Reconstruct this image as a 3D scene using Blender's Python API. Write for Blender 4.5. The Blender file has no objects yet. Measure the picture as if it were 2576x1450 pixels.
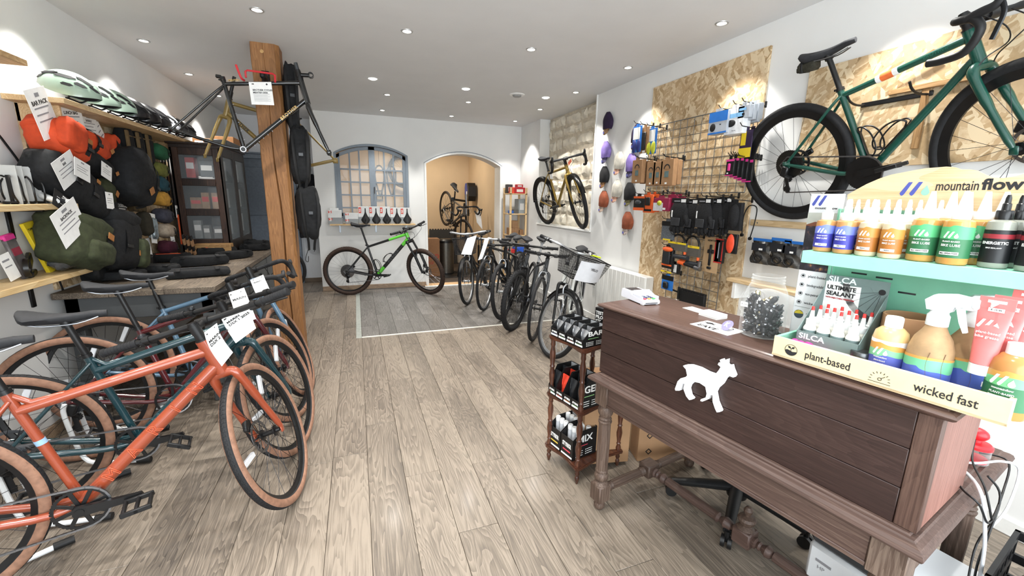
import bpy, math, random
from mathutils import Vector, Matrix
random.seed(7)
PI = math.pi
D = bpy.data
SC = bpy.context.scene
COL = SC.collection
rad = math.radians
cam_data = D.cameras.new('camera')
cam = D.objects.new('camera', cam_data)
COL.objects.link(cam)
cam_data.sensor_width = 36.0
cam_data.sensor_fit = 'HORIZONTAL'
cam_data.lens = 36.0 * 1050.0 / 2576.0
cam_data.clip_start = .02
_r = ((.93875422, -.05569035, .34005751), (-.34415587, -.20090317, .91716665), (.0172413, -.97802684, -.20776486))
cam.matrix_world = Matrix(((_r[0][0], -_r[0][1], -_r[0][2], 0), (_r[1][0], -_r[1][1], -_r[1][2], 0), (_r[2][0], -_r[2][1], -_r[2][2], 1.47), (0, 0, 0, 1)))
SC.camera = cam
world = D.worlds.new('daylight_sky')
SC.world = world
world.use_nodes = True
_bg = world.node_tree.nodes['Background']
_bg.inputs[0].default_value = (.8, .9, 1.0, 1)
_bg.inputs[1].default_value = 1.2
SC.view_settings.view_transform = 'Standard'
SC.view_settings.look = 'None'
SC.view_settings.exposure = .0
SC.view_settings.gamma = 1.0
SC.view_settings.use_curve_mapping = False
DAY, SPOT, RECESS = 215.0, 74.0, 55.0
def area_light(name, loc, rot, sx, sy, energy, color):
    l = D.lights.new(name, 'AREA')
    l.shape = 'RECTANGLE'; l.size = sx; l.size_y = sy; l.energy = energy; l.color = color
    o = D.objects.new(name, l); o.location = loc; o.rotation_euler = rot
    COL.objects.link(o)
    return o
area_light('shop_window_daylight', (.5, -1.28, 1.45), (rad(90), 0, 0), 4.2, 2.2, DAY, (.9, .96, 1.0))
def lin(h):
    if isinstance(h, tuple): return h
    h = h.lstrip('#')
    o = []
    for i in (0, 2, 4):
        c = int(h[i:i+2], 16) / 255
        o.append(c / 12.92 if c <= .04045 else ((c + .055) / 1.055) ** 2.4)
    return tuple(o)
MATS = {}
def nmat(name):
    m = D.materials.new(name); m.use_nodes = True
    nt = m.node_tree
    return m, nt, nt.nodes['Principled BSDF']
def N(nt, t, **kw):
    n = nt.nodes.new(t)
    for k, v in kw.items():
        if k.startswith('i_'):
            n.inputs[int(k[2:])].default_value = v
        else: setattr(n, k, v)
    return n
def ramp(nt, stops, fac):
    r = nt.nodes.new('ShaderNodeValToRGB')
    e = r.color_ramp.elements
    while len(e) < len(stops): e.new(.5)
    for el, (p, c) in zip(e, stops):
        el.position = p; el.color = (*lin(c), 1)
    nt.links.new(fac, r.inputs[0])
    return r.outputs[0]
def bump(nt, b, h, s, d=.01):
    n = nt.nodes.new('ShaderNodeBump'); n.inputs['Strength'].default_value = s; n.inputs['Distance'].default_value = d
    nt.links.new(h, n.inputs['Height']); nt.links.new(n.outputs[0], b.inputs['Normal'])
def mat(col, rough=.5, metal=0., coat=0., var=.06, sc=30., spec=.5, trans=0., ior=1.45, emis=0., bmp=0., alpha=1., sheen=0.):
    key = (col, rough, metal, coat, var, sc, spec, trans, ior, emis, bmp, alpha, sheen)
    if key in MATS: return MATS[key]
    m, nt, b = nmat('m_%d' % len(MATS))
    c = lin(col)
    b.inputs['Base Color'].default_value = (*c, 1)
    b.inputs['Roughness'].default_value = rough
    b.inputs['Metallic'].default_value = metal
    b.inputs['Coat Weight'].default_value = coat
    b.inputs['Coat Roughness'].default_value = .06
    b.inputs['Specular IOR Level'].default_value = spec
    b.inputs['IOR'].default_value = ior
    b.inputs['Transmission Weight'].default_value = trans
    b.inputs['Alpha'].default_value = alpha
    b.inputs['Sheen Weight'].default_value = sheen
    if emis:
        b.inputs['Emission Color'].default_value = (*c, 1); b.inputs['Emission Strength'].default_value = emis
    if var or bmp:
        tc = N(nt, 'ShaderNodeTexCoord')
        nz = N(nt, 'ShaderNodeTexNoise'); nz.inputs['Scale'].default_value = sc; nz.inputs['Detail'].default_value = 4
        nt.links.new(tc.outputs['Object'], nz.inputs['Vector'])
        if var:
            o = ramp(nt, [(.3, tuple(max(0, x * (1 - 2.2 * var)) for x in c)), (.7, tuple(min(1, x * (1 + 1.5 * var)) for x in c))], nz.outputs['Fac'])
            nt.links.new(o, b.inputs['Base Color'])
        if bmp: bump(nt, b, nz.outputs['Fac'], bmp)
    MATS[key] = m
    return m
def wood(dark, mid, light, axis='y', rough=.5, ring=1.0, coat=0., fine=1.0, bmp=.15, spec=.4, rc=.2):
    key = ('wood', dark, mid, light, axis, rough, ring, coat, fine, rc)
    if key in MATS: return MATS[key]
    m, nt, b = nmat('wood_%d' % len(MATS))
    L = nt.links.new
    tc = N(nt, 'ShaderNodeTexCoord'); oi = N(nt, 'ShaderNodeObjectInfo')
    off = N(nt, 'ShaderNodeVectorMath', operation='SCALE'); off.inputs[0].default_value = (7.3, 31.7, 17.1)
    L(oi.outputs['Random'], off.inputs['Scale'])
    add = N(nt, 'ShaderNodeVectorMath', operation='ADD'); L(tc.outputs['Object'], add.inputs[0]); L(off.outputs[0], add.inputs[1])
    k = 'xyz'.index(axis)
    def mp(along, across):
        n = N(nt, 'ShaderNodeMapping'); s = [across] * 3; s[k] = along; n.inputs['Scale'].default_value = s
        L(add.outputs[0], n.inputs['Vector']); return n.outputs[0]
    n1 = N(nt, 'ShaderNodeTexNoise'); n1.inputs['Scale'].default_value = 1; n1.inputs['Detail'].default_value = 3; n1.inputs['Distortion'].default_value = .5; L(mp(.8, 6 * ring), n1.inputs['Vector'])
    mul = N(nt, 'ShaderNodeMath', operation='MULTIPLY'); mul.inputs[1].default_value = 26.0; L(n1.outputs['Fac'], mul.inputs[0])
    fr = N(nt, 'ShaderNodeMath', operation='FRACT'); L(mul.outputs[0], fr.inputs[0])
    n2 = N(nt, 'ShaderNodeTexNoise'); n2.inputs['Scale'].default_value = 1; n2.inputs['Detail'].default_value = 6; n2.inputs['Roughness'].default_value = .7; L(mp(5 * fine, 210 * fine), n2.inputs['Vector'])
    n3 = N(nt, 'ShaderNodeTexNoise'); n3.inputs['Scale'].default_value = 1; n3.inputs['Detail'].default_value = 3; L(mp(.9, 4), n3.inputs['Vector'])
    a = N(nt, 'ShaderNodeMath', operation='MULTIPLY'); a.inputs[1].default_value = rc; L(fr.outputs[0], a.inputs[0])
    c = N(nt, 'ShaderNodeMath', operation='MULTIPLY_ADD'); c.inputs[1].default_value = .85; L(n2.outputs['Fac'], c.inputs[0]); L(a.outputs[0], c.inputs[2])
    d = N(nt, 'ShaderNodeMath', operation='MULTIPLY_ADD'); d.inputs[1].default_value = .55; L(n3.outputs['Fac'], d.inputs[0]); L(c.outputs[0], d.inputs[2])
    sr = N(nt, 'ShaderNodeMath', operation='MULTIPLY_ADD'); sr.inputs[1].default_value = .14; L(oi.outputs['Random'], sr.inputs[0]); L(d.outputs[0], sr.inputs[2])
    o = ramp(nt, [(.48, dark), (.84, mid), (1.15 if False else 1.0, light)], sr.outputs[0])
    L(o, b.inputs['Base Color'])
    b.inputs['Roughness'].default_value = rough; b.inputs['Coat Weight'].default_value = coat; b.inputs['Coat Roughness'].default_value = .15
    b.inputs['Specular IOR Level'].default_value = spec
    if bmp: bump(nt, b, d.outputs[0], bmp, .004)
    MATS[key] = m
    return m
def glass(base=.05, edge=.55, col='#f2f6f6'):
    key = ('glass', base, edge, col)
    if key in MATS: return MATS[key]
    m, nt, b = nmat('clear_%d' % len(MATS)); b.inputs['Base Color'].default_value = (*lin(col), 1); b.inputs['Roughness'].default_value = .03; b.inputs['Specular IOR Level'].default_value = .9
    lw = N(nt, 'ShaderNodeLayerWeight'); lw.inputs['Blend'].default_value = .35
    p = N(nt, 'ShaderNodeMath', operation='POWER'); p.inputs[1].default_value = 2.2; nt.links.new(lw.outputs['Facing'], p.inputs[0])
    q = N(nt, 'ShaderNodeMath', operation='MULTIPLY_ADD'); q.inputs[1].default_value = edge; q.inputs[2].default_value = base; nt.links.new(p.outputs[0], q.inputs[0]); nt.links.new(q.outputs[0], b.inputs['Alpha'])
    MATS[key] = m
    return m
def osb_mat():
    if 'osb' in MATS: return MATS['osb']
    m, nt, b = nmat('osb'); L = nt.links.new
    tc = N(nt, 'ShaderNodeTexCoord')
    outs = []
    for i, (rot, s) in enumerate((((.5, .2, .3), (14, 14, 55)), ((1.2, .5, 1.0), (16, 16, 60)), ((2.1, .9, 1.9), (13, 13, 48)))):
        mp = N(nt, 'ShaderNodeMapping'); mp.inputs['Rotation'].default_value = rot; L(tc.outputs['Object'], mp.inputs['Vector'])
        nz = N(nt, 'ShaderNodeTexNoise'); nz.inputs['Scale'].default_value = 9; L(mp.outputs[0], nz.inputs['Vector'])
        ad = N(nt, 'ShaderNodeVectorMath', operation='MULTIPLY_ADD'); ad.inputs[1].default_value = (.03, .03, .03); L(nz.outputs['Color'], ad.inputs[0]); L(mp.outputs[0], ad.inputs[2])
        m2 = N(nt, 'ShaderNodeMapping'); m2.inputs['Scale'].default_value = s; L(ad.outputs[0], m2.inputs['Vector'])
        v = N(nt, 'ShaderNodeTexVoronoi'); v.inputs['Scale'].default_value = 1.0; L(m2.outputs[0], v.inputs['Vector'])
        outs.append(v.outputs['Color'])
    sep = []
    for o in outs:
        s = N(nt, 'ShaderNodeSeparateColor'); L(o, s.inputs[0]); sep.append(s.outputs)
    g1 = N(nt, 'ShaderNodeMath', operation='GREATER_THAN'); g1.inputs[1].default_value = .55; L(sep[0][1], g1.inputs[0])
    mx = N(nt, 'ShaderNodeMix'); L(g1.outputs[0], mx.inputs[0]); L(sep[1][0], mx.inputs[2]); L(sep[0][0], mx.inputs[3])
    g2 = N(nt, 'ShaderNodeMath', operation='GREATER_THAN'); g2.inputs[1].default_value = .62; L(sep[2][1], g2.inputs[0])
    mx2 = N(nt, 'ShaderNodeMix'); L(g2.outputs[0], mx2.inputs[0]); L(mx.outputs[0], mx2.inputs[2]); L(sep[2][0], mx2.inputs[3])
    fz = N(nt, 'ShaderNodeTexNoise'); fz.inputs['Scale'].default_value = 55; fz.inputs['Detail'].default_value = 5; L(tc.outputs['Object'], fz.inputs['Vector'])
    sm = N(nt, 'ShaderNodeMath', operation='MULTIPLY_ADD'); sm.inputs[1].default_value = .45; L(fz.outputs['Fac'], sm.inputs[0]); L(mx2.outputs[0], sm.inputs[2])
    o = ramp(nt, [(.12, '#8f7450'), (.36, '#b39770'), (.8, '#c2a783'), (1.0, '#d8c4a2')], sm.outputs[0])
    L(o, b.inputs['Base Color']); b.inputs['Roughness'].default_value = .6
    bump(nt, b, sm.outputs[0], .25, .004)
    MATS['osb'] = m
    return m
BLK = lambda r=.45: mat('#131314', r, var=.1)
RUB = mat('#19191b', .75, var=.15, sc=60)
TAN = mat('#8a6652', .7, var=.1, sc=50)
CHR = mat('#c9cace', .22, 1.0, var=.05)
STEEL = mat('#8e9094', .35, 1.0, var=.05)
ALU = mat('#b9bbbf', .35, .9, var=.04)
PAP = mat('#eeeeec', .6, var=.02)
INK = mat('#1c1c1e', .6, var=0)
GRYINK = mat('#8c8c90', .6, var=0)
WHT = mat('#e9e9e6', .45, var=.02)
FAB = mat('#17181a', .9, var=.25, sc=140, bmp=.3, sheen=.1)
def T3(x, y, z): return Matrix.Translation((x, y, z))
def RX(a): return Matrix.Rotation(a, 4, 'X')
def RY(a): return Matrix.Rotation(a, 4, 'Y')
def RZ(a): return Matrix.Rotation(a, 4, 'Z')
def S3(x, y, z): return Matrix.Diagonal((x, y, z, 1))
def FRM(o, x, y):
    "frame at o with the given x axis and approximate y axis"
    x = Vector(x).normalized(); z = x.cross(Vector(y)).normalized(); y = z.cross(x)
    return Matrix(((x[0], y[0], z[0], o[0]), (x[1], y[1], z[1], o[1]), (x[2], y[2], z[2], o[2]), (0, 0, 0, 1)))
class M:
    def __init__(s, mx=None): s.v = []; s.f = []; s.mx = mx
    def add(s, vs, fs, mx=None):
        n = len(s.v)
        for v in vs:
            v = Vector(v)
            if mx is not None: v = mx @ v
            if s.mx is not None: v = s.mx @ v
            s.v.append(v)
        s.f += [tuple(i + n for i in f) for f in fs]
        return s
    def box(s, x0, x1, y0, y1, z0, z1, b=0., mx=None):
        if x1 < x0: x0, x1 = x1, x0
        if y1 < y0: y0, y1 = y1, y0
        if z1 < z0: z0, z1 = z1, z0
        if b <= 0:
            vs = [(x, y, z) for x in (x0, x1) for y in (y0, y1) for z in (z0, z1)]
            return s.add(vs, [(0, 1, 3, 2), (4, 6, 7, 5), (0, 4, 5, 1), (2, 3, 7, 6), (0, 2, 6, 4), (1, 5, 7, 3)], mx)
        b = min(b, (x1 - x0) * .45, (y1 - y0) * .45, (z1 - z0) * .45)
        vs = []; X = (x0, x1); Y = (y0, y1); Z = (z0, z1)
        for i in (0, 1):
            for j in (0, 1):
                for k in (0, 1):
                    dx, dy, dz = (b, -b)[i], (b, -b)[j], (b, -b)[k]
                    vs += [(X[i], Y[j] + dy, Z[k] + dz), (X[i] + dx, Y[j], Z[k] + dz), (X[i] + dx, Y[j] + dy, Z[k])]
        I = lambda i, j, k, a: (i * 4 + j * 2 + k) * 3 + a
        fs = []
        for i in (0, 1):
            q = [I(i, 0, 0, 0), I(i, 0, 1, 0), I(i, 1, 1, 0), I(i, 1, 0, 0)]; fs.append(tuple(q if i == 0 else q[::-1]))
            q = [I(0, i, 0, 1), I(1, i, 0, 1), I(1, i, 1, 1), I(0, i, 1, 1)]; fs.append(tuple(q if i == 0 else q[::-1]))
            q = [I(0, 0, i, 2), I(0, 1, i, 2), I(1, 1, i, 2), I(1, 0, i, 2)]; fs.append(tuple(q if i == 0 else q[::-1]))
            for j in (0, 1):
                fs.append((I(i, j, 0, 0), I(i, j, 1, 0), I(i, j, 1, 1), I(i, j, 0, 1)) if (i + j) % 2 else (I(i, j, 0, 1), I(i, j, 1, 1), I(i, j, 1, 0), I(i, j, 0, 0)))
                fs.append((I(i, 0, j, 2), I(i, 1, j, 2), I(i, 1, j, 0), I(i, 0, j, 0)) if (i + j) % 2 else (I(i, 0, j, 0), I(i, 1, j, 0), I(i, 1, j, 2), I(i, 0, j, 2)))
                fs.append((I(0, i, j, 1), I(1, i, j, 1), I(1, i, j, 2), I(0, i, j, 2)) if (i + j) % 2 else (I(0, i, j, 2), I(1, i, j, 2), I(1, i, j, 1), I(0, i, j, 1)))
                for k in (0, 1):
                    t = (I(i, j, k, 0), I(i, j, k, 1), I(i, j, k, 2))
                    fs.append(t if (i + j + k) % 2 else t[::-1])
        return s.add(vs, fs, mx)
    def tube(s, pts, r, n=8, closed=False, cap=True, flat=None, mx=None):
        P = [Vector(p) for p in pts]; K = len(P)
        rr = r if isinstance(r, (list, tuple)) else [r] * K
        vs = []; up = None
        for i in range(K):
            a = P[(i - 1) % K] if (i or closed) else P[i]; c = P[(i + 1) % K] if (i < K - 1 or closed) else P[i]
            t = c - a
            t = t.normalized() if t.length > 1e-9 else Vector((0, 0, 1))
            if up is None:
                up = Vector((0, 0, 1)) if abs(t.z) < .9 else Vector((1, 0, 0))
            u = up - t * up.dot(t)
            if u.length < 1e-6: u = t.orthogonal()
            u.normalize(); w = t.cross(u); up = u
            for j in range(n):
                an = 2 * PI * j / n
                vs.append(P[i] + u * (math.cos(an) * rr[i] * (flat or 1)) + w * (math.sin(an) * rr[i]))
        fs = []
        for i in range(K if closed else K - 1):
            i2 = (i + 1) % K
            for j in range(n):
                j2 = (j + 1) % n
                fs.append((i * n + j, i * n + j2, i2 * n + j2, i2 * n + j))
        if cap and not closed:
            fs.append(tuple(range(n))[::-1]); fs.append(tuple((K - 1) * n + j for j in range(n)))
        return s.add(vs, fs, mx)
    def lathe(s, prof, n=24, mx=None, cap=True, closed=False):
        vs = []; K = len(prof)
        for r, z in prof:
            for j in range(n):
                a = 2 * PI * j / n
                vs.append((r * math.cos(a), r * math.sin(a), z))
        fs = []
        for i in range(K if closed else K - 1):
            i2 = (i + 1) % K
            for j in range(n):
                j2 = (j + 1) % n
                fs.append((i * n + j, i * n + j2, i2 * n + j2, i2 * n + j))
        if cap and not closed:
            if prof[0][0] > 1e-6: fs.append(tuple(range(n))[::-1])
            if prof[-1][0] > 1e-6: fs.append(tuple((K - 1) * n + j for j in range(n)))
        return s.add(vs, fs, mx)
    def prism(s, poly, z0, z1, mx=None):
        n = len(poly)
        vs = [(x, y, z0) for x, y in poly] + [(x, y, z1) for x, y in poly]
        ar = sum(poly[i][0] * poly[(i + 1) % n][1] - poly[(i + 1) % n][0] * poly[i][1] for i in range(n))
        fs = [tuple(range(n))[::-1], tuple(range(n, 2 * n))] + [(i, (i + 1) % n, (i + 1) % n + n, i + n) for i in range(n)]
        if ar < 0: fs = [f[::-1] for f in fs]
        return s.add(vs, fs, mx)
    def ring(s, outer, inner, z0, z1, mx=None):
        n = len(outer)
        vs = [(x, y, z) for z in (z0, z1) for P in (outer, inner) for x, y in P]
        fs = []
        for i in range(n):
            j = (i + 1) % n
            fs += [(i, j, n + j, n + i)[::-1], (2 * n + i, 2 * n + j, 3 * n + j, 3 * n + i), (i, j, 2 * n + j, 2 * n + i), (n + i, n + j, 3 * n + j, 3 * n + i)[::-1]]
        return s.add(vs, fs, mx)
    def ell(s, c, rx, ry, rz, nu=16, nv=10, mx=None):
        prof = [(max(1e-4, math.sin(PI * k / nv)), -math.cos(PI * k / nv)) for k in range(nv + 1)]
        m = T3(*c) @ S3(rx, ry, rz)
        return s.lathe(prof, nu, (mx @ m) if mx is not None else m, cap=False)
    def grid(s, fn, nu, nv, cu=False, cv=False, mx=None):
        vs = [fn(i / (nu if cu else nu - 1), j / (nv if cv else nv - 1)) for i in range(nu) for j in range(nv)]
        fs = []
        for i in range(nu if cu else nu - 1):
            for j in range(nv if cv else nv - 1):
                i2, j2 = (i + 1) % nu, (j + 1) % nv
                fs.append((i * nv + j, i2 * nv + j, i2 * nv + j2, i * nv + j2))
        return s.add(vs, fs, mx)
    def obj(s, name, m, parent=None, ang=38., kind=None, label=None, cat=None, group=None, loc=None, rot=None):
        me = D.meshes.new(name)
        me.from_pydata([tuple(v) for v in s.v], [], s.f)
        me.validate()
        me.polygons.foreach_set('use_smooth', [True] * len(me.polygons))
        me.set_sharp_from_angle(angle=rad(ang))
        if m: me.materials.append(m)
        o = D.objects.new(name, me); COL.objects.link(o)
        if parent is not None: o.parent = parent
        if loc is not None: o.location = loc
        if rot is not None: o.rotation_euler = rot
        if kind: o['kind'] = kind
        if label: o['label'] = label
        if cat: o['category'] = cat
        if group: o['group'] = group
        return o
def thing(name, label, cat, loc=(0, 0, 0), rot=(0, 0, 0), group=None, mx=None):
    o = D.objects.new(name, None); COL.objects.link(o); o.empty_display_size = .05
    if mx is not None: o.matrix_world = mx
    else: o.location = loc; o.rotation_euler = rot
    o['label'] = label; o['category'] = cat
    if group: o['group'] = group
    return o
def dup(root, loc=None, rot=None, label=None, group=None, mx=None):
    r = root.copy(); COL.objects.link(r)
    if mx is not None: r.matrix_world = mx
    if loc is not None: r.location = loc
    if rot is not None: r.rotation_euler = rot
    if label: r['label'] = label
    if group: r['group'] = group
    for ch in list(root.children):
        c = ch.copy(); COL.objects.link(c); c.parent = r
        for g in ch.children:
            d = g.copy(); COL.objects.link(d); d.parent = c
    return r
_TXT = {}
def text(s, size, m, parent, mx, name='lettering', bold=0., ex=.0006, align='CENTER', w=None, spacing=1.0, outline=0.):
    "flat lettering in the xy plane of frame mx, standing proud along +z"
    key = (s, size, bold, ex, align, spacing, w, outline)
    if key not in _TXT:
        cu = D.curves.new('t', 'FONT'); cu.body = s; cu.size = size; cu.align_x = align; cu.align_y = 'CENTER'
        cu.extrude = ex; cu.offset = bold * size; cu.resolution_u = 3; cu.space_character = spacing
        if outline: cu.fill_mode = 'NONE'; cu.bevel_depth = outline; cu.bevel_resolution = 0; cu.extrude = 0
        o = D.objects.new('t', cu); COL.objects.link(o)
        dg = bpy.context.evaluated_depsgraph_get()
        me = D.meshes.new_from_object(o.evaluated_get(dg)); D.objects.remove(o)
        if w:
            xs = [v.co.x for v in me.vertices]
            if xs:
                k = w / max(1e-6, max(xs) - min(xs))
                for v in me.vertices: v.co.x *= k
        _TXT[key] = me
    me = _TXT[key]
    if me.materials and me.materials[0] != m or not me.materials:
        if me.materials: me = me.copy(); me.materials.clear()
        me.materials.append(m)
    o = D.objects.new(name, me); COL.objects.link(o)
    if parent is not None: o.parent = parent
    o.matrix_local = mx
    return o
def lerp(a, b, t): return a + (b - a) * t
def arc(c, r, a0, a1, n, plane='xz', y=0.):
    return [(c[0] + r * math.cos(lerp(a0, a1, i / (n - 1))), y, c[1] + r * math.sin(lerp(a0, a1, i / (n - 1)))) for i in range(n)]
def smooth(pts, k=4):
    "Catmull-Rom through the points"
    P = [Vector(p) for p in pts]; o = []
    for i in range(len(P) - 1):
        a, b, c, d = P[max(i - 1, 0)], P[i], P[i + 1], P[min(i + 2, len(P) - 1)]
        for q in range(k):
            t = q / k
            o.append(.5 * ((2 * b) + (c - a) * t + (2 * a - 5 * b + 4 * c - d) * t * t + (3 * b - a - 3 * c + d) * t ** 3))
    o.append(P[-1])
    return o
PLASTER = mat('#e3e3e1', .85, var=.012, sc=3, bmp=.04)
CEIL = mat('#d9d9d9', .9, var=.01, sc=4)
H = 2.685
XW0, XW1, YB = -1.82, 2.735, 7.05
m = M(); m.box(XW0 - .1, 3.1, -1.3, 9.6, -.12, -.006)
floor = m.obj('floor', mat('#3a3029', .8), kind='structure')
OAK = wood('#3c3631', '#6d6358', '#857a6d', 'y', .42, ring=.95, bmp=.1, coat=.12, rc=.22)
GREY = wood('#3a3835', '#65625e', '#7a7672', 'y', .42, ring=.95, bmp=.1, coat=.12, rc=.22)
_pl = {}
def plank(x0, x1, y0, y1, mt):
    k = (round(x1 - x0, 3), round(y1 - y0, 3), mt.name)
    if k not in _pl:
        q = M(); q.box(.0008, x1 - x0 - .0008, .0008, y1 - y0 - .0008, -.006, 0, .0014)
        o = q.obj('plank', mt, floor); _pl[k] = o.data
    else:
        o = D.objects.new('plank', _pl[k]); COL.objects.link(o); o.parent = floor
    o.location = (x0, y0, 0)
PW, PL = .185, 1.285
r0 = random.Random(3)
k0 = -10
for k in range(k0, 16):
    xa, xb = -.018 + PW * k, -.018 + PW * (k + 1)
    xa, xb = max(xa, XW0), min(xb, XW1)
    if xb - xa < .02: continue
    ph = r0.random() * PL
    inz = xa > -.1 and k >= 0
    spans = [(-1.2, 4.515, OAK), (4.545, 7.0, GREY)] if inz else [(-1.2, 7.0 if xa > -.55 else 7.9, OAK)]
    for s0, s1, mt in spans:
        y = s0 - ph if mt is OAK else s0 - (ph * .7)
        while y < s1:
            a, b = max(y, s0), min(y + PL, s1)
            if b - a > .01: plank(xa, xb, a, b, mt)
            y += PL
m = M(); m.box(-.018, XW1, 4.515, 4.545, -.006, .004, .001); m.obj('trim_1', mat('#d9d6cc', .4, .2), kind='structure')
m = M(); m.box(-.075, -.02, 4.515, 7.0, -.004, .003, .001); m.obj('trim_2', mat('#a7aba4', .4, .3), kind='structure')
m = M(); m.box(XW0, XW1 + .4, -1.3, 9.6, H, H + .1); m.obj('ceiling', CEIL, kind='structure')
m = M(); m.box(XW0 - .1, XW0, -1.3, 8.0, -.1, H); m.obj('wall_left', PLASTER, kind='structure')
m = M()
m.box(XW1, 3.1, -1.3, 4.6, -.1, H); m.box(XW1, 3.1, 6.25, 7.4, -.1, H); m.box(XW1, 3.1, 4.6, 6.25, -.1, 1.085); m.box(2.93, 3.1, 4.6, 6.25, 1.085, H)
m.obj('wall_right', PLASTER, kind='structure')
m = M(); m.box(2.715, 2.93, 4.585, 6.27, 1.085, 1.105, .004); m.obj('trim_3', WHT, kind='structure')
m = M(); m.box(2.722, 2.735, 4.585, 4.6, 1.1, H); m.obj('trim_4', WHT, kind='structure')
m = M(); m.box(XW0, XW1, -1.4, -1.2, 0, .25); m.box(XW0, XW1, -1.4, -1.2, 2.55, H); m.box(XW0, -1.6, -1.4, -1.2, .25, 2.55); m.box(2.6, XW1, -1.4, -1.2, .25, 2.55)
m.obj('wall_front', PLASTER, kind='structure')
m = M()
for x in (-1.6, -.2, 1.2, 2.54): m.box(x, x + .06, -1.34, -1.26, .25, 2.55)
m.box(-1.6, 2.6, -1.34, -1.26, .25, .31); m.box(-1.6, 2.6, -1.34, -1.26, 2.49, 2.55)
m.obj('window_3', mat('#2e3338', .4), kind='structure')
def arcpts(x0, x1, zs, zt, n=18):
    w = (x1 - x0) / 2; h = zt - zs; R = (w * w + h * h) / (2 * h); c = (x0 + w, zt - R); a = math.asin(w / R)
    return [(c[0] + R * math.sin(t), c[1] + R * math.cos(t)) for t in [lerp(-a, a, i / (n - 1)) for i in range(n)]]
W0, W1, WZ0, WZS, WZT = -.275, .81, 1.13, 2.115, 2.262
A0, A1, AZS, AZT = 1.07, 2.385, 2.02, 2.215
BW = FRM((0, 7.35, 0), (1, 0, 0), (0, 0, 1))
m = M(BW)
def wallrect(x0, x1, z0, z1): m.prism([(x0, z0), (x1, z0), (x1, z1), (x0, z1)], 0, .3)
wallrect(-.56, W0, -.1, H); wallrect(W1, A0, -.1, H); wallrect(A1, 2.75, -.1, H); wallrect(W0, W1, -.1, WZ0)
def archfill(pts):
    for p, q in zip(pts, pts[1:]): m.prism([p, q, (q[0], H), (p[0], H)], 0, .3)
wp = arcpts(W0, W1, WZS, WZT); ap = arcpts(A0, A1, AZS, AZT)
archfill(wp); archfill(ap)
m.obj('wall_back', PLASTER, kind='structure')
m = M(BW)
ip = arcpts(A0 + .028, A1 - .028, AZS - .008, AZT - .028)
for p, q, a, b in zip(ap, ap[1:], ip, ip[1:]): m.prism([a, b, q, p], -.002, .31)
m.prism([(A0, 0), (A0 + .028, 0), ip[0], ap[0]], -.002, .31); m.prism([ip[-1], (A1 - .028, 0), (A1, 0), ap[-1]], -.002, .31)
m.obj('door_1', WHT, kind='structure')
m = M(BW)
op = arcpts(A0 - .012, A1 + .012, AZS + .004, AZT + .013)
for p, q, a, b in zip(ap, ap[1:], op, op[1:]): m.prism([p, q, b, a], .295, .312)
m.obj('trim_5', mat('#8a9098', .5), kind='structure')
m = M(); m.box(A0 - .05, A1 + .2, 6.96, 7.2, 0, .012, .003); m.obj('trim_6', mat('#c9a77f', .5), kind='structure')
m = M(); m.box(A0 - .05, A1 + .3, 6.93, 6.97, 0, .016, .003); m.obj('trim_7', WHT, kind='structure')
BBM = wood('#6d5846', '#97806a', '#ac957c', 'x', .5)
m = M(); m.box(-.56, A0 - .02, 7.035, 7.05, 0, .075, .003); m.obj('baseboard_back', BBM, kind='structure')
m = M(); m.box(2.72, 2.735, -1.2, 7.05, 0, .075, .003); m.obj('baseboard_right', WHT, kind='structure')
m = M(); m.box(-1.82, -1.805, -1.2, 7.9, 0, .075, .003); m.obj('baseboard_left', BBM, kind='structure')
CORR = mat('#d4d6d9', .85, var=.01)
m = M(); m.box(XW0, -.4, 7.9, 8.0, -.1, H); m.box(-.56, -.4, 7.35, 7.9, -.1, H); m.obj('wall_corridor', CORR, kind='structure')
m = M(); m.box(-.9, -.56, 7.885, 7.9, 0, .075, .003); m.obj('baseboard_corridor', mat('#6a5a4a', .5), kind='structure')
DBL = mat('#5f6975', .5)
dr = M(); dr.box(-1.78, -.93, 7.85, 7.9, 0, 2.03, .004); door2 = dr.obj('door_2', DBL, kind='structure')
q = M()
q.box(-.97, -.9, 7.82, 7.9, 0, 2.1, .006); q.box(-1.82, -.9, 7.82, 7.9, 2.03, 2.1, .006); q.box(-1.82, -.9, 7.8, 7.9, 2.1, 2.125, .006)
q.obj('door_frame', mat('#6f7985', .5), door2)
q = M(); q.box(-1.7, -1.05, 7.838, 7.85, 1.15, 1.9, .004); q.box(-1.7, -1.05, 7.838, 7.85, .15, 1.0, .004); q.obj('door_panel', DBL, door2)
BEIGE = mat('#d6bd9b', .85, var=.02, sc=3)
m = M(); m.box(-.56, 2.6, 9.5, 9.6, -.1, H); m.obj('wall_workshop_back', BEIGE, kind='structure')
m = M(); m.box(2.43, 2.53, 7.35, 9.6, -.1, H); m.obj('wall_workshop_right', BEIGE, kind='structure')
m = M(); m.box(-.56, -.46, 7.9, 9.6, -.1, H); m.obj('wall_workshop_left', BEIGE, kind='structure')
m = M(); m.box(-.5, 2.5, 7.2, 9.5, -.02, .002); m.obj('floor_workshop', mat('#453c35', .6, var=.1, sc=6), kind='structure')
m = M(); m.box(-.5, 2.43, 9.485, 9.5, 0, .3, .003); m.obj('baseboard_workshop', mat('#d9cdbb', .6), kind='structure')
WG = mat('#7d8791', .45, var=.02)
win = M(BW)
def band(o, i, z0, z1, mm):
    for p, q, a, b in zip(o, o[1:], i, i[1:]): mm.prism([a, b, q, p], z0, z1)
fo = arcpts(W0, W1, WZS, WZT, 24); fi = arcpts(W0 + .035, W1 - .035, WZS - .01, WZT - .035, 24)
band(fo, fi, .2, .312, win)
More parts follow.
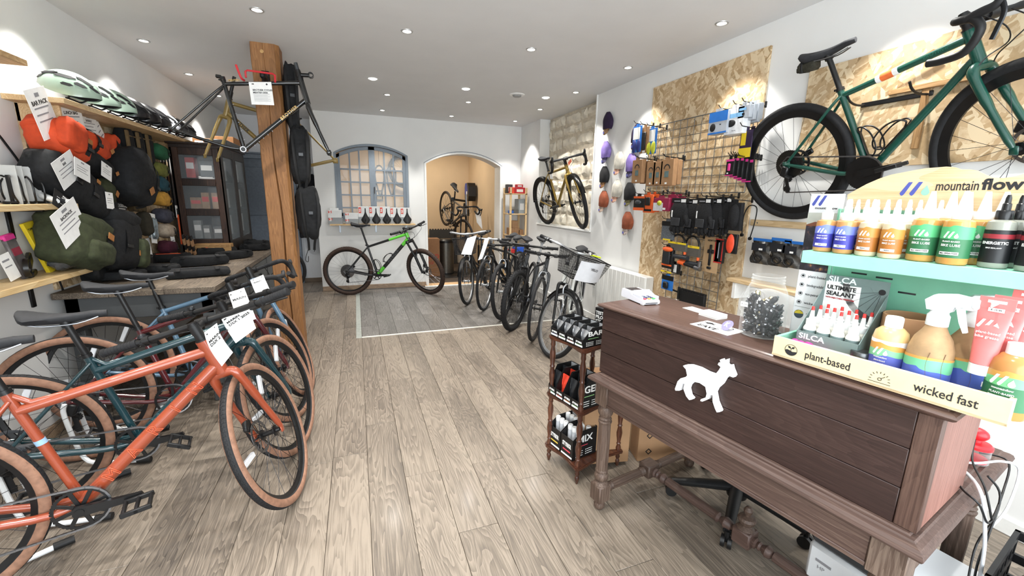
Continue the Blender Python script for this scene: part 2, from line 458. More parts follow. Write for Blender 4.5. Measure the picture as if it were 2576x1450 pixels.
win.prism([(W0, WZ0), (W0 + .035, WZ0), (W0 + .035, WZS - .01), (W0, WZS)], .2, .312)
win.prism([(W1 - .035, WZ0), (W1, WZ0), (W1, WZS), (W1 - .035, WZS - .01)], .2, .312)
win.prism([(W0, WZ0), (W1, WZ0), (W1, WZ0 + .04), (W0, WZ0 + .04)], .2, .312)
wobj = win.obj('window_1', WG, kind='structure')
def ztop(x, inset):
    w = (W1 - W0) / 2; h = WZT - WZS; R = (w * w + h * h) / (2 * h) - inset
    cx, cz = (W0 + W1) / 2, WZT - inset - R
    return cz + math.sqrt(max(0, R * R - (x - cx) ** 2))
xm = (W0 + W1) / 2
GLS = mat('#dfe6ea', .03, var=0, alpha=.16, spec=.8)
zr = [WZ0 + .04, 1.3, 1.495, 1.69, 1.88]
for s in (0, 1):
    a, b = ((W0 + .035, xm), (xm, W1 - .035))[s]
    sash = M(BW)
    def vbar(x0, x1, z0=WZ0 + .04): sash.prism([(x0, z0), (x1, z0), (x1, ztop(x1, .04)), (x0, ztop(x0, .04))], .235, .285)
    vbar(a, a + .045); vbar(b - .045, b)
    n = 10
    for i in range(n):
        xa, xb = lerp(a, b, i / n), lerp(a, b, (i + 1) / n)
        sash.prism([(xa, ztop(xa, .085)), (xb, ztop(xb, .085)), (xb, ztop(xb, .04)), (xa, ztop(xa, .04))], .235, .285)
    sash.prism([(a, WZ0 + .04), (b, WZ0 + .04), (b, WZ0 + .09), (a, WZ0 + .09)], .235, .285)
    so = sash.obj('sash', WG, wobj)
    gx = [a + .045, lerp(a + .045, b - .045, 1 / 3), lerp(a + .045, b - .045, 2 / 3), b - .045]
    for x in gx[1:3]:
        q = M(BW); q.prism([(x - .011, WZ0 + .06), (x + .011, WZ0 + .06), (x + .011, ztop(x, .06)), (x - .011, ztop(x, .06))], .24, .275); q.obj('muntin', WG, wobj)
    for z in zr[1:]:
        q = M(BW); q.prism([(a + .03, z - .011), (b - .03, z - .011), (b - .03, z + .011), (a + .03, z + .011)], .24, .274); q.obj('muntin', WG, wobj)
    for i in range(3):
        for j in range(5):
            z0 = zr[j]
            q = M(BW)
            if j < 4: q.prism([(gx[i], z0), (gx[i + 1], z0), (gx[i + 1], zr[j + 1]), (gx[i], zr[j + 1])], .252, .256)
            else: q.prism([(gx[i], z0), (gx[i + 1], z0), (gx[i + 1], ztop(gx[i + 1], .075)), (gx[i], ztop(gx[i], .075))], .252, .256)
            q.obj('pane', GLS, wobj)
q = M(); q.tube([(xm + .02, 7.06, 1.62), (xm + .02, 7.03, 1.62), (xm + .02, 7.03, 1.52)], .008, 8); q.obj('window_handle', STEEL, wobj)
STN = mat('#e4dccb', .9, var=.1, sc=9, bmp=.7)
rs = random.Random(11)
mort = M(); mort.box(2.905, 2.931, 4.6, 6.25, 1.1, H)
niche = mort.obj('wall_niche', mat('#cfc4b0', .95, var=.08, sc=14, bmp=.6), kind='structure')
z = 1.1
while z < H - .02:
    h = rs.uniform(.13, .24); h = min(h, H - z)
    y = 4.6 - rs.random() * .1
    while y < 6.24:
        w = rs.uniform(.18, .46)
        a, b = max(y, 4.602), min(y + w, 6.248)
        if b - a > .04:
            q = M(); nx, nz = 5, 4; dep = rs.uniform(.015, .055)
            hh = h * rs.uniform(.86, 1.0); g = .01
            def fn(u, v):
                eu, ev = min(u, 1 - u), min(v, 1 - v)
                ed = 0 if (eu == 0 or ev == 0) else 1
                x = 2.91 - ed * dep * rs.uniform(.6, 1.15)
                return (x, lerp(a + g, b - g, u) + (rs.uniform(-.012, .012) if ed == 0 else rs.uniform(-.015, .015)), lerp(z + g * .7, z + hh - g * .4, v) + rs.uniform(-.012, .012))
            q.grid(fn, nx + 1, nz + 1)
            q.obj('stone', STN, niche, ang=25)
        y += w
    z += h
LENS = mat('#fff6e6', .4, var=0, emis=14.)
LENSB = mat('#fffaf2', .4, var=0, emis=22.)
RINGM = mat('#b4b4b4', .35, .6, var=0)
def spot(name, loc, e, size, blend, parent, tgt=None, col=(1., .975, .93)):
    l = D.lights.new(name, 'SPOT'); l.energy = e; l.spot_size = rad(size); l.spot_blend = blend; l.color = col; l.shadow_soft_size = .03
    o = D.objects.new(name, l); COL.objects.link(o); o.parent = parent; o.location = loc
    return o
colname = {-1.55: 'by the left wall', -.55: 'left of centre', .43: 'in the middle', 1.43: 'right of centre', 2.44: 'by the right wall'}
ordn = ['backmost', 'second from the back', 'third from the back', 'fourth from the back', 'fifth from the back', 'sixth from the back', 'seventh from the back']
lensm = M(); lensm.lathe([(.0001, -.004), (.026, -.004), (.03, .004)], 20, cap=False)
ringm = M(); ringm.lathe([(.03, .004), (.033, -.005), (.042, -.005), (.045, 0), (.045, .01)], 24, cap=False)
proto = None
YS = {-1.55: [6.58, 5.57, 4.56, 3.53, 2.52, 1.5, .5], -.55: [3.53, 2.52, 1.5, .5], .43: [6.61, 5.62, 3.51, 2.5, 1.5, .5], 1.43: [6.61, 5.59, 3.5, 2.5, 1.5, .5], 2.44: [6.57, 5.6, 4.59, 3.59, 2.51, 1.5, .5]}  # near-end ones out of view are added to light the room
for x, ys in YS.items():
    for i, y in enumerate(ys):
        t = thing('downlight', 'recessed ceiling downlight, %s in the row %s' % (ordn[i], colname[x]), 'light', (x, y, H), group='recessed ceiling downlights')
        if proto is None:
            lo = lensm.obj('lens', LENS, t); ro = ringm.obj('trim_ring', RINGM, t); proto = (lo.data, ro.data)
        else:
            for n, d in zip(('lens', 'trim_ring'), proto):
                o = D.objects.new(n, d); COL.objects.link(o); o.parent = t
        spot('lamp', (0, 0, -.012), SPOT, 88, .45, t)
for x, nm in ((.24, 'left'), (1.24, 'middle'), (2.23, 'right')):
    t = thing('bright_downlight', 'brighter round ceiling downlight, %s one of the row of three across the room' % nm, 'light', (x, 4.957, H), group='bright round downlights')
    q = M(); q.lathe([(.0001, -.012), (.03, -.01), (.042, 0)], 20, cap=False); q.obj('lens', LENSB, t)
    q = M(); q.lathe([(.042, 0), (.046, -.004), (.05, 0)], 24, cap=False); q.obj('trim_ring', WHT, t)
    spot('lamp', (0, 0, -.02), RECESS, 130, .6, t)
t = thing('ceiling_vent', 'round white ceiling air vent between the downlights', 'vent', (1.864, 4.968, H))
q = M(); q.lathe([(.0001, -.028), (.04, -.028), (.05, -.022), (.05, -.012), (.0001, -.012)], 24, cap=False); q.obj('vent_disc', mat('#9a9a98', .5), t)
q = M(); q.lathe([(.045, .0), (.055, -.012), (.085, -.008), (.09, 0)], 28, cap=False); q.obj('vent_collar', WHT, t)
t = thing('workshop_fill_lamp', 'unseen warm ceiling panel added to light the workshop behind the arch', 'light', (1.2, 8.4, H))  # unseen source, added to brighten the workshop
q = M(); q.box(-.5, .5, -.06, .06, -.04, 0, .01); q.obj('fill_panel', mat('#fff0d8', .4, var=0, emis=6.), t)
lo = area_light('workshop_fill_light', (0, 0, -.05), (0, 0, 0), 1.0, .12, 30, (1., .9, .76)); lo.parent = t
def axrot(p, o, d, a):
    return Matrix.Translation(o) @ Matrix.Rotation(a, 4, d) @ Matrix.Translation(-Vector(o)) @ Vector(p)
BB0 = dict(R=.355, wb=1.06, ha=71., off=.05, a2c=.415, ht=.14, cs=.435, bbh=.285, sa=73.5, stl=.46, sh=.7, sp=.03, stem=.07, rise=.02, bw=.7, sweep=.04, hd=0., lean=0., steer=0., x=0., y=0., z0=0.)
def toothed(r, n, h=.003):
    o = []
    for i in range(n):
        for q, rr in ((0, r - h), (.35, r), (.65, r), (1, r - h)):
            if q == 1: continue
            a = 2 * PI * (i + q) / n; o.append((rr * math.cos(a), rr * math.sin(a)))
    return o
def circ(r, n): return [(r * math.cos(2 * PI * i / n), r * math.sin(2 * PI * i / n)) for i in range(n)]
def wheel(name, par, mx, R, tw, st, front):
    "axle along local y of mx; R outer tyre radius"
    W = mx @ RX(PI / 2)          # lathe axis z -> y
    rt = tw / 2; rc = R - rt; rr = R - tw * .86
    q = M(W); rd = st.get('rimd', .022); rw = .011 if st.get('rimd', 0) < .03 else .013
    q.lathe([(rr, -rw), (rr + .004, -rw - .001), (rr + .004, rw + .001), (rr, rw), (rr - rd, rw * .45), (rr - rd, -rw * .45)], 56, closed=True)
    wo = q.obj(name, st.get('rim', BLK(.35)), par, ang=50)
    q = M(W); ns = 12
    prof = [(rc + rt * math.cos(a), rt * math.sin(a) * 1.02) for a in [2 * PI * k / ns for k in range(ns)]]
    q.lathe(prof, 64, closed=True)
    tread = st.get('knob')
    q.obj('tyre', st.get('tyre', RUB), wo, ang=60)
    if tread:
        q = M(W); nk = tread
        for i in range(nk):
            for j, (yo, sz) in enumerate(((0, .5), (-.36, .6), (.36, .6), (.68, .7), (-.68, .7))):
                a = 2 * PI * (i + .5 * (j % 2)) / nk
                ra = rc + rt * math.sqrt(max(0, 1 - yo * yo)) - .001
                l = PI * R / nk * .95
                hh = .0035 if nk < 80 else .0015
                if nk < 80: l *= .8; hh = .005
                tl = math.asin(yo) if abs(yo) < 1 else 0
                q.box(0, hh, -l / 2, l / 2, -rt * .17, rt * .17, mx=RZ(a) @ T3(rc, 0, 0) @ RY(-tl) @ T3(rt - .001, 0, 0))
        q.obj('tread', st.get('tyre', RUB), wo, kind='stuff')
    if st.get('side'):
        q = M(W)
        for s in (1, -1):
            pr = [(rc + (rt + .0008) * math.cos(a), s * (rt * 1.02 + .0008) * math.sin(a)) for a in [rad(38 + 9.5 * k) for k in range(11)]]
            if s > 0: pr = pr[::-1]
            q.lathe(pr[::-1] if s > 0 else pr[::-1], 64, cap=False)
        q.obj('sidewall', st['side'], wo, ang=60)
    q = M(W); ns = st.get('spokes', 28)
    for i in range(ns):
        s = 1 if i % 2 else -1
        a = 2 * PI * i / ns; a2 = a + (.75 if (i // 2) % 2 else -.75)
        p0 = (.024 * math.cos(a2), .024 * math.sin(a2), s * .03); p1 = ((rr - rd + .001) * math.cos(a), (rr - rd + .001) * math.sin(a), s * .003)
        q.tube([p0, p1], .0012, 3, cap=False)
    q.obj('spokes', st.get('spoke', mat('#2a2a2c', .35, .8, var=0)), wo)
    q = M(W)
    q.lathe([(.004, -.055), (.009, -.052), (.012, -.036), (.027, -.033), (.027, -.028), (.013, -.024), (.013, .024), (.027, .028), (.027, .033), (.012, .036), (.009, .052), (.004, .055)], 18)
    q.obj('hub', st.get('hub', BLK(.3)), wo)
    if st.get('disc', True):
        q = M(W); q.ring(circ(.08, 40), circ(.066, 40), -.043, -.041)
        for k in range(6): q.box(.02, .068, -.004, .004, -.043, -.041, mx=RZ(k * PI / 3))
        q.obj('brake_rotor', STEEL, wo)
    if st.get('refl'):
        for a in (st['refl'], st['refl'] + 2.1):
            q = M(W); q.box(rr * .62, rr * .93, -.012, .012, -.008, .008, .003, mx=RZ(a)); q.obj('spoke_reflector', mat('#dfe3e8', .15, .3, var=0), wo)
    return wo
def bike(name, label, P_, st, group=None, cat='bicycle', mx=None):
    P = dict(BB0); P.update(P_)
    R, tw = P['R'], st.get('tw', .044)
    t = thing(name, label, cat, group=group, mx=mx if mx is not None else T3(P['x'], P['y'], P['z0']) @ RZ(P['hd']) @ RX(P['lean']))
    V = Vector
    ha = rad(P['ha']); u = V((-math.cos(ha), 0, math.sin(ha))); fw = V((math.sin(ha), 0, math.cos(ha)))
    F = V((P['wb'], 0, R)); HB = F - fw * P['off'] + u * P['a2c']; HT = HB + u * P['ht']
    BBp = V((math.sqrt(max(.01, P['cs'] ** 2 - (R - P['bbh']) ** 2)), 0, P['bbh']))
    sa = rad(P['sa']); sd = V((-math.cos(sa), 0, math.sin(sa)))
    ST = BBp + sd * P['stl']; SD = BBp + sd * P['sh']; Ra = V((0, 0, R))
    SM = Matrix.Translation(HB) @ Matrix.Rotation(P['steer'], 4, u) @ Matrix.Translation(-HB)   # everything that turns with the fork
    dt, tt, stt = st.get('dt', .021), st.get('tt', .017), st.get('stt', .016)
    q = M()
    TTf = HT - u * st.get('tth', .03); TTr = ST - sd * st.get('ttr', .03); DTf = HB + u * .035
    if st.get('step'):
        q.tube(smooth([DTf, lerp(DTf, BBp, .45) + V((0, 0, -.03)), BBp + V((.06, 0, .03)), BBp], 4), dt, 10)
        q.tube([HB + u * .08, lerp(HB, BBp, .5) + V((0, 0, .06)), BBp + sd * .15], tt, 10)
    else:
        q.tube([BBp, DTf], [dt * 1.02, dt], 12, flat=st.get('dtflat'))
        q.tube([TTr, TTf], [tt * .92, tt * 1.1], 12)
    q.tube([BBp, ST], stt, 12)
    q.tube([HB - u * .004, HT + u * .002], st.get('htr', .023), 16)
    q.tube([BBp + V((0, -.037, 0)), BBp + V((0, .037, 0))], .022, 16)
    ssj = ST - sd * st.get('ssd', .03); csr = st.get('csr', .01)
    for s in (-1, 1):
        q.tube(smooth([BBp + V((-.03, s * .03, 0)), BBp + V((-.13, s * .042, .004)), Ra + V((.03, s * .066, 0)), Ra + V((0, s * .066, 0))], 3), [csr * 1.25] * 6 + [csr] * 4, 8)
        q.tube(smooth([ssj + V((0, s * .012, 0)), lerp(ssj, Ra, .22) + V((0, s * .036, .0)), Ra + V((0, s * .066, .0))], 4), st.get('ssr', .008), 8)
        q.box(-.018, .03, s * .062, s * .07, -.02, .022, .004, mx=T3(*Ra))
    if st.get('gusset'):
        q.tube([ST - sd * .005, lerp(ST, TTr, .3) + V((.05, 0, -.028)), TTr + (TTf - TTr) * .22 + V((0, 0, .012))], [.01, .012, .01], 8)
    fo = q.obj('frame', st['paint'], t, ang=50)
    q = M()
    q.tube([ST - sd * .002, ST + sd * .014], stt * 1.25, 14); q.box(-.03, -.012, -.006, .006, -.006, .006, .002, mx=T3(*(ST + sd * .006)))
    q.obj('seat_clamp', st.get('parts', BLK(.35)), fo)
    if st.get('bare'):
        pass
    q = M(SM)
    fr = st.get('fr', .014)
    if st.get('susp'):
        crown = HB - u * .02
        q.box(-.024, .024, -.072, .072, -.016, .018, .01, mx=FRM(crown, fw, (0, 1, 0)))
        for s in (-1, 1):
            q.tube([crown + V((0, s * .06, 0)) + u * .03, F + V((0, s * .06, 0)) + u * .21 - fw * -.0], .0165, 10)
            low = F + V((0, s * .062, 0))
            q.tube([low + u * .26, low + u * .1, low], [.022, .021, .017], 12)
        q.tube(smooth([F + u * .25 + V((0, -.06, 0)), F + u * .36 + fw * .04, F + u * .25 + V((0, .06, 0))], 5), .012, 8)
    else:
        cw = st.get('cw', .052)
        cr = HB - u * .012
        wid = max(cw, tw / 2 + .018)
        for s in (-1, 1):
            q.tube(smooth([cr, cr + V((0, s * wid * .72, 0)) - u * .004, cr + V((0, s * wid, 0)) - u * .045, lerp(cr, F, .5) + V((0, s * (wid + .006), 0)) - fw * .004, F + V((0, s * .062, 0)) + u * .012], 4),
                   [fr * 1.35] * 4 + [fr * 1.3] * 4 + [fr * 1.15] * 4 + [fr * .9] * 4 + [fr * .62], 10, flat=1.0)
            q.box(-.016, .016, s * .058, s * .066, -.018, .02, .004, mx=T3(*F))
    fk = q.obj('fork', st.get('forkpaint', st['paint']), t, ang=50)
    q = M(SM)
    q.tube([HT, HT + u * P['sp'] + u * .045], .019, 14); q.tube([HT, HT + u * .008], .0245, 16)
    q.tube([HT + u * (P['sp'] + .044), HT + u * (P['sp'] + .05)], .0165, 12)
    q.obj('headset_spacer', st.get('parts', BLK(.4)), fk)
    if st.get('bare'): return t, SM, dict(F=F, HB=HB, HT=HT, BB=BBp, ST=ST, u=u, fo=fo, fk=fk)
    wheel('front_wheel', t, SM @ Matrix.Translation(F), R, tw, st, True)
    rw = wheel('rear_wheel', t, Matrix.Translation(Ra), R, tw, st, False)
    nt = st.get('teeth', 40); cr_ = nt * .00202
    q = M(Matrix.Translation(BBp + V((0, -.05, 0))) @ RX(PI / 2))
    tp = toothed(cr_, nt); n = len(tp)
    if st.get('solid'): q.prism(tp, -.002, .002)
    else:
        q.ring(tp, circ(cr_ * .86, n), -.002, .002)
        for k in range(5 if not st.get('arms8') else 8):
            a = 2 * PI * k / (5 if not st.get('arms8') else 8) + .3
            q.box(.012, cr_ * .88, -.007, .007, -.0025, .0025, .001, mx=RZ(a))
    co = q.obj('crankset', st.get('ringm', BLK(.35)), t)
    ca = st.get('crank', .3)
    for s, aa in ((-1, ca), (1, ca + PI)):
        d = V((math.cos(aa), 0, math.sin(aa)))
        q = M(); y0, y1 = s * .062, s * .078
        fr_ = FRM(BBp + V((0, (y0 + y1) / 2, 0)), d, (0, 1, 0))
        q.prism([(-.02, -.012), (-.012, -.02), (.012, -.02), (.0, -.02), (.16, -.012), (.178, -.013), (.184, 0), (.178, .013), (.16, .012), (0, .02), (-.012, .02), (-.02, .012)], -.008, .008, mx=fr_ @ RX(PI / 2))
        q.tube([BBp + V((0, s * .05, 0)), BBp + V((0, s * .081, 0))], .014, 12)
        q.obj('crank_arm', st.get('crankm', BLK(.35)), co, ang=30)
        pc = BBp + d * .172 + V((0, s * .135, 0))
        q = M(T3(*pc) @ RY(st.get('pedrot', -.25)))
        for x in (-.045, -.006, .034): q.box(x, x + .011, -.046, .046, -.009, .009, .003)
        for y in (-.05, .04): q.box(-.047, .047, y, y + .012, -.01, .01, .003)
        q.tube([(0, -s * .058, 0), (0, s * .05, 0)], .007, 8)
        q.obj('pedal', BLK(.5), co)
    q = M(Matrix.Translation(Ra + V((0, -.03, 0))) @ RX(PI / 2))
    ct = st.get('cass', (11, 13, 15, 18, 21, 24, 28, 34))
    for i, c in enumerate(ct): q.ring(toothed(c * .00202, c), circ(max(.018, c * .00202 * .72), c * 3), (len(ct) - 1 - i) * .0036, (len(ct) - 1 - i) * .0036 + .0018)
    q.obj('cassette', st.get('cassm', STEEL), rw)
    rc = ct[len(ct) // 2] * .00202
    q = M(); ch = st.get('chain', STEEL)
    dv = Ra + V((-.01, -.048, -.0)); tp1 = BBp + V((0, -.05, 0))
    jl, tl = V((.012, -.05, -.065)), V((.0, -.05, -.15))
    def run(p, r, nn):
        for i in range(nn):
            a, b = lerp(p, r, i / nn), lerp(p, r, (i + 1) / nn)
            w = .0035 if i % 2 else .0048
            q.box(-.001, (b - a).length + .001, -w * .8, w * .8, -.0035, .0035, mx=FRM(a, b - a, (0, 1, 0)))
    cs_ = Ra + V((0, -.048, 0)); bt = Ra + tl
    path = [bt + V((.0, 0, -.022)), bt + V((-.022, 0, 0)), cs_ + V((-.01, 0, -rc)), cs_ + V((-rc, 0, 0)), cs_ + V((0, 0, rc))]
    up = [cs_ + V((0, 0, rc)), tp1 + V((0, 0, cr_))] + [tp1 + V((cr_ * math.sin(a), 0, cr_ * math.cos(a))) for a in [k * PI / 12 for k in range(1, 12)]] + [tp1 + V((0, 0, -cr_)), bt + V((0, 0, -.022))]
    loop = path + up[1:]
    for a, b in zip(loop, loop[1:]): run(a, b, max(1, int((b - a).length / .0127)))
    q.obj('chain', ch, t)
    if st.get('derailleur', True):
        q = M()
        j = Ra + jl
        q.box(-.02, .02, -.012, .012, -.035, .03, .006, mx=T3(*(Ra + V((.0, -.072, -.035)))) @ RY(.4))
        q.tube([Ra + V((.0, -.075, -.06)), Ra + tl + V((.01, 0, .07))], .013, 8)
        for pz in (Ra + V((.012, -.05, -.085)), Ra + tl): q.prism(toothed(.022, 11, .004), -.003, .003, mx=T3(*pz) @ RX(PI / 2))
        q.box(-.012, .012, -.007, -.004, -.095, .01, .003, mx=T3(*(Ra + tl + V((0, 0, .075)))) @ RY(-.12))
        q.obj('derailleur', BLK(.4), t)
    q = M(); q.tube([ST - sd * .01, SD - sd * .045], .0138, 12)
    q.tube([SD - sd * .06, SD - sd * .035], .02, 10)
    so = q.obj('seat_post', st.get('post', BLK(.4)), t)
    q = M()
    sl, sw = st.get('sl', .275), st.get('sw', .072)
    def sadf(a, b):
        x = lerp(-.125, sl - .125, a)
        w = sw * (1 - max(0, min(1, (a - .12) / .5)) ** .75 * .74) if a > .12 else sw * (.8 + .2 * math.sin(a / .12 * PI / 2))
        if a < .015: w *= .6
        if a > .97: w *= .55
        th = 2 * PI * b
        zz = .03 * (1 - a) ** 2.2 - .012 * math.sin(a * PI) + .012 * a - .02 * max(0, a - .82) * 5 * .6
        yy = w * math.cos(th); h = math.sin(th)
        z = zz + (h * .012 if h > 0 else h * (.03 * (1 - a) + .016))
        if h < 0: yy *= .92
        return (x, yy, z - (.012 * (abs(yy) / sw) ** 2))
    q.grid(sadf, 18, 14, cv=True); q.mx = None
    q2 = M(Matrix.Translation(SD + V((0, 0, -.012))) @ RY(st.get('stilt', 0.))); q2.add(q.v, q.f)
    q2.add([sadf(0, j / 14) for j in range(14)], [tuple(range(14))]); q2.add([sadf(1, j / 14) for j in range(14)], [tuple(range(14))[::-1]])
    sad = q2.obj('saddle', st.get('saddlem', mat('#26272a', .7, var=.1, sc=80, bmp=.1)), t, ang=60)
    q = M(Matrix.Translation(SD + V((0, 0, -.012))))
    for s in (-1, 1): q.tube(smooth([(-.1, s * .035, -.015), (-.05, s * .022, -.032), (.05, s * .022, -.032), (.12, s * .01, -.012)], 3), .0035, 6)
    q.obj('saddle_rails', STEEL, sad)
    C0 = HT + u * P['sp'] + V((P['stem'], 0, P['rise'])); SB = HT + u * (P['sp'] + .02)
    q = M(SM)
    q.tube([SB, lerp(SB, C0, .8), C0], [.017, .015, .017], 12)
    q.tube([SB - u * .02, SB + u * .02], .021, 14)
    q.tube([C0 + V((0, -.026, 0)), C0 + V((0, .026, 0))], .0215, 14)
    b, sw_ = P['bw'] / 2, P['sweep']
    bk = st.get('bar', 'flat'); barm = st.get('barm', BLK(.45))
    so2 = q.obj('stem', st.get('stemm', st.get('parts', BLK(.4))), t)
    q = M(SM)
    if bk == 'drop':
        for s in (-1, 1):
            pts = smooth([C0, C0 + V((0, s * (b - .07), .004)), C0 + V((.02, s * (b - .01), .004)), C0 + V((.085, s * b, -.005)), C0 + V((.115, s * (b + .008), -.05)), C0 + V((.075, s * (b + .014), -.115)), C0 + V((.0, s * (b + .02), -.13)), C0 + V((-.05, s * (b + .025), -.128))], 5)
            q.tube(pts, [.0125] * 5 + [.0158] * (len(pts) - 5), 12)
        bo = q.obj('handlebar', st.get('tape', RUB), t, ang=60)
        for s in (-1, 1):
            q = M(SM); q.tube(smooth([C0 + V((.06, s * b, 0)), C0 + V((.11, s * b, .012)), C0 + V((.15, s * (b - .002), .022)), C0 + V((.168, s * (b - .003), .045)), C0 + V((.166, s * (b - .003), .06))], 4), [.015, .016, .017, .017, .017, .0165, .016, .016, .016, .0155, .015, .014, .013, .012, .011, .01, .008], 10)
            q.obj('brake_hood', mat('#1c1c1e', .6, var=.1), bo)
        for s in (-1, 1):
            q = M(SM); q.tube(smooth([C0 + V((.166, s * (b - .003), .035)), C0 + V((.178, s * b, -.01)), C0 + V((.165, s * (b + .006), -.06)), C0 + V((.155, s * (b + .012), -.095))], 4), .006, 8, flat=1.6); q.obj('brake_lever', mat('#202124', .3, .4, var=0), bo)
        if st.get('rings'):
            for s in (-1, 1):
                q = M(SM)
                for k in range(10):
                    a = C0 + V((.0, s * (.075 + k * .011), .002))
                    q.tube([a, a + V((0, s * .0025, 0))], .0166, 10)
                q.obj('bar_tape_wraps', st.get('tape', RUB), bo)
    else:
        rs_ = st.get('barrise', .0); crv = st.get('swept', False)
        for s in (-1, 1):
            if crv: pts = smooth([C0, C0 + V((.03, s * b * .35, .01)), C0 + V((.02, s * b * .75, .03)), C0 + V((-.04, s * b * .95, .03)), C0 + V((-sw_ - .08, s * b, .025))], 5)
            else: pts = smooth([C0, C0 + V((0, s * b * .28, rs_ * .2)), C0 + V((-sw_ * .35, s * b * .55, rs_)), C0 + V((-sw_, s * b, rs_ + .005))], 4)
            q.tube(pts, [.0155] * 2 + [.0135] * (len(pts) - 4) + [.0112] * 2, 10)
        bo = q.obj('handlebar', barm, t, ang=60)
        for s in (-1, 1):
            q = M(SM); e = pts[-1]; e = V((e.x, s * abs(e.y), e.z)); i_ = V((pts[-6].x, s * abs(pts[-6].y), pts[-6].z)); d = (e - i_).normalized()
            gl = .125
            q.tube([e - d * gl, e - d * (gl - .008), e - d * (gl - .009), e - d * .012, e - d * .01, e], [.0185, .0185, .0155, .0155, .0185, .0175], 14)
            for k in range(9): q.tube([e - d * (gl - .018 - k * .0115), e - d * (gl - .026 - k * .0115)], .0166, 12)
            q.obj('grip', st.get('gripm', RUB), bo)
            if st.get('levers', True):
                q = M(SM); c = e - d * (gl + .035)
                q.tube([c - d * .012, c + d * .012], .019, 12)
                q.box(-.012, .02, -.03, .012, -.012, .012, .004, mx=FRM(c + V((.024, 0, -.008)), (1, 0, 0), -d if s > 0 else d))
                q.tube(smooth([c + V((.035, 0, -.012)), c + V((.062, 0, -.012)) + d * .03, c + V((.058, 0, -.014)) + d * .09, c + V((.064, 0, -.016)) + d * .125], 4), .0065, 8, flat=.7)
                q.obj('brake_lever', st.get('leverm', BLK(.4)), bo)
            if st.get('barend'):
                q = M(SM); q.tube(smooth([e + V((0, 0, 0)), e + V((.04, s * .004, .012)), e + V((.09, -s * .008, .02))], 4), .012, 10); q.obj('bar_end', BLK(.4), bo)
    if st.get('cables', True):
        q = M(SM)
        for s in (-1, 1):
            if bk == 'drop': a = C0 + V((.02, s * .07, 0)); m1 = C0 + V((.09, s * .06, -.06))
            else: a = C0 + V((.05, s * b * .5, -.005)); m1 = C0 + V((.13, s * b * .25, -.02))
            q.tube(smooth([a, m1, C0 + V((.07, s * .01, -.12)), HB + V((.035, s * .03, .02)), HB + V((.0, s * .05, -.05))], 5), .0026, 5)
        q.obj('brake_cable', BLK(.5), bo)
    if st.get('bell'):
        q = M(SM); c = C0 + V((-.012, b * st['bell'], .004))
        q.lathe([(.0001, .03), (.009, .029), (.016, .022), (.0165, .01), (.01, .008), (.008, -.005), (.0001, -.005)], 16, mx=T3(*c)); q.tube([c + V((0, -.008, -.008)), c + V((0, .008, -.008))], .019, 12)
        q.obj('bell', mat('#2b2c2e', .25, .5, var=0), bo)
    if st.get('disc', True):
        q = M(SM); q.box(-.028, .022, .046, .066, -.03, .03, .006, mx=T3(*(F + u * .085 - fw * .02)) @ RY(.35)); q.obj('brake_caliper', BLK(.35), fk)
        q = M(); q.box(-.03, .03, .046, .062, -.018, .018, .006, mx=T3(*(Ra + V((.06, 0, .055)))) @ RY(-.5)); q.obj('brake_caliper', BLK(.35), fo)
    elif st.get('vbrake'):
        q = M(SM)
        for s in (-1, 1): q.tube(smooth([F + u * (R - .04) + V((.03, s * .035, 0)) - fw * 0, F + u * (R - .0) + fw * .03 + V((0, s * .042, 0)), F + u * (R + .045) + fw * .035 + V((0, s * .02, 0))], 4), .0075, 8)
        q.tube([F + u * (R + .045) + fw * .035 + V((0, -.022, 0)), F + u * (R + .045) + fw * .035 + V((0, .022, 0))], .004, 6)
        q.obj('rim_brake', st['vbrake'], fk)
    for (fa, wh) in st.get('cages', ()):
        base, dirv, nrm = ((lerp(BBp, DTf, fa), (DTf - BBp).normalized(), V((-(DTf - BBp).z, 0, (DTf - BBp).x)).normalized()) if wh == 'dt' else (lerp(BBp, ST, fa), sd, V((sd.z, 0, -sd.x))))
        o_ = base + nrm * (.02 if wh == 'dt' else .018)
        q = M(FRM(o_, dirv, nrm))
        for s in (-1, 1): q.tube(smooth([(-.07, .002, s * .008), (-.085, .035, s * .026), (-.05, .066, s * .036), (.02, .068, s * .038), (.07, .045, s * .034), (.085, .012, s * .02), (.06, .002, s * .008)], 4), .0042, 6)
        q.box(-.075, .07, 0, .005, -.01, .01, .002); q.tube([(-.085, .035, -.026), (-.095, .05, 0), (-.085, .035, .026)], .0042, 6)
        q.obj('bottle_cage', BLK(.4), fo)
    if st.get('guard'):
        gm = st.get('guardm', BLK(.3))
        for nm, c, mxx, a0, a1, par in (('front_mudguard', F, SM, .35, 2.75, fk), ('rear_mudguard', Ra, None, .25, 3.2, fo)):
            q = M(mxx); rg = R + .014
            def gf(a, b_):
                an = lerp(a0, a1, a); y = (b_ - .5) * 2 * (tw / 2 + .007); rr2 = rg - .012 * (abs(b_ - .5) * 2) ** 2
                return (c.x + rr2 * math.cos(an), y, c.z + rr2 * math.sin(an))
            q.grid(gf, 22, 5)
            q.grid(lambda a, b_: gf(a, 1 - b_) , 22, 5)
            an = a1 - .1 if nm[0] == 'r' else a1 - .15
            for s in (-1, 1): q.tube([c + V((0, s * .06, 0)), V((c.x + rg * math.cos(an), s * (tw / 2 + .006), c.z + rg * math.sin(an)))], .002, 5)
            q.obj(nm, gm, par, ang=60)
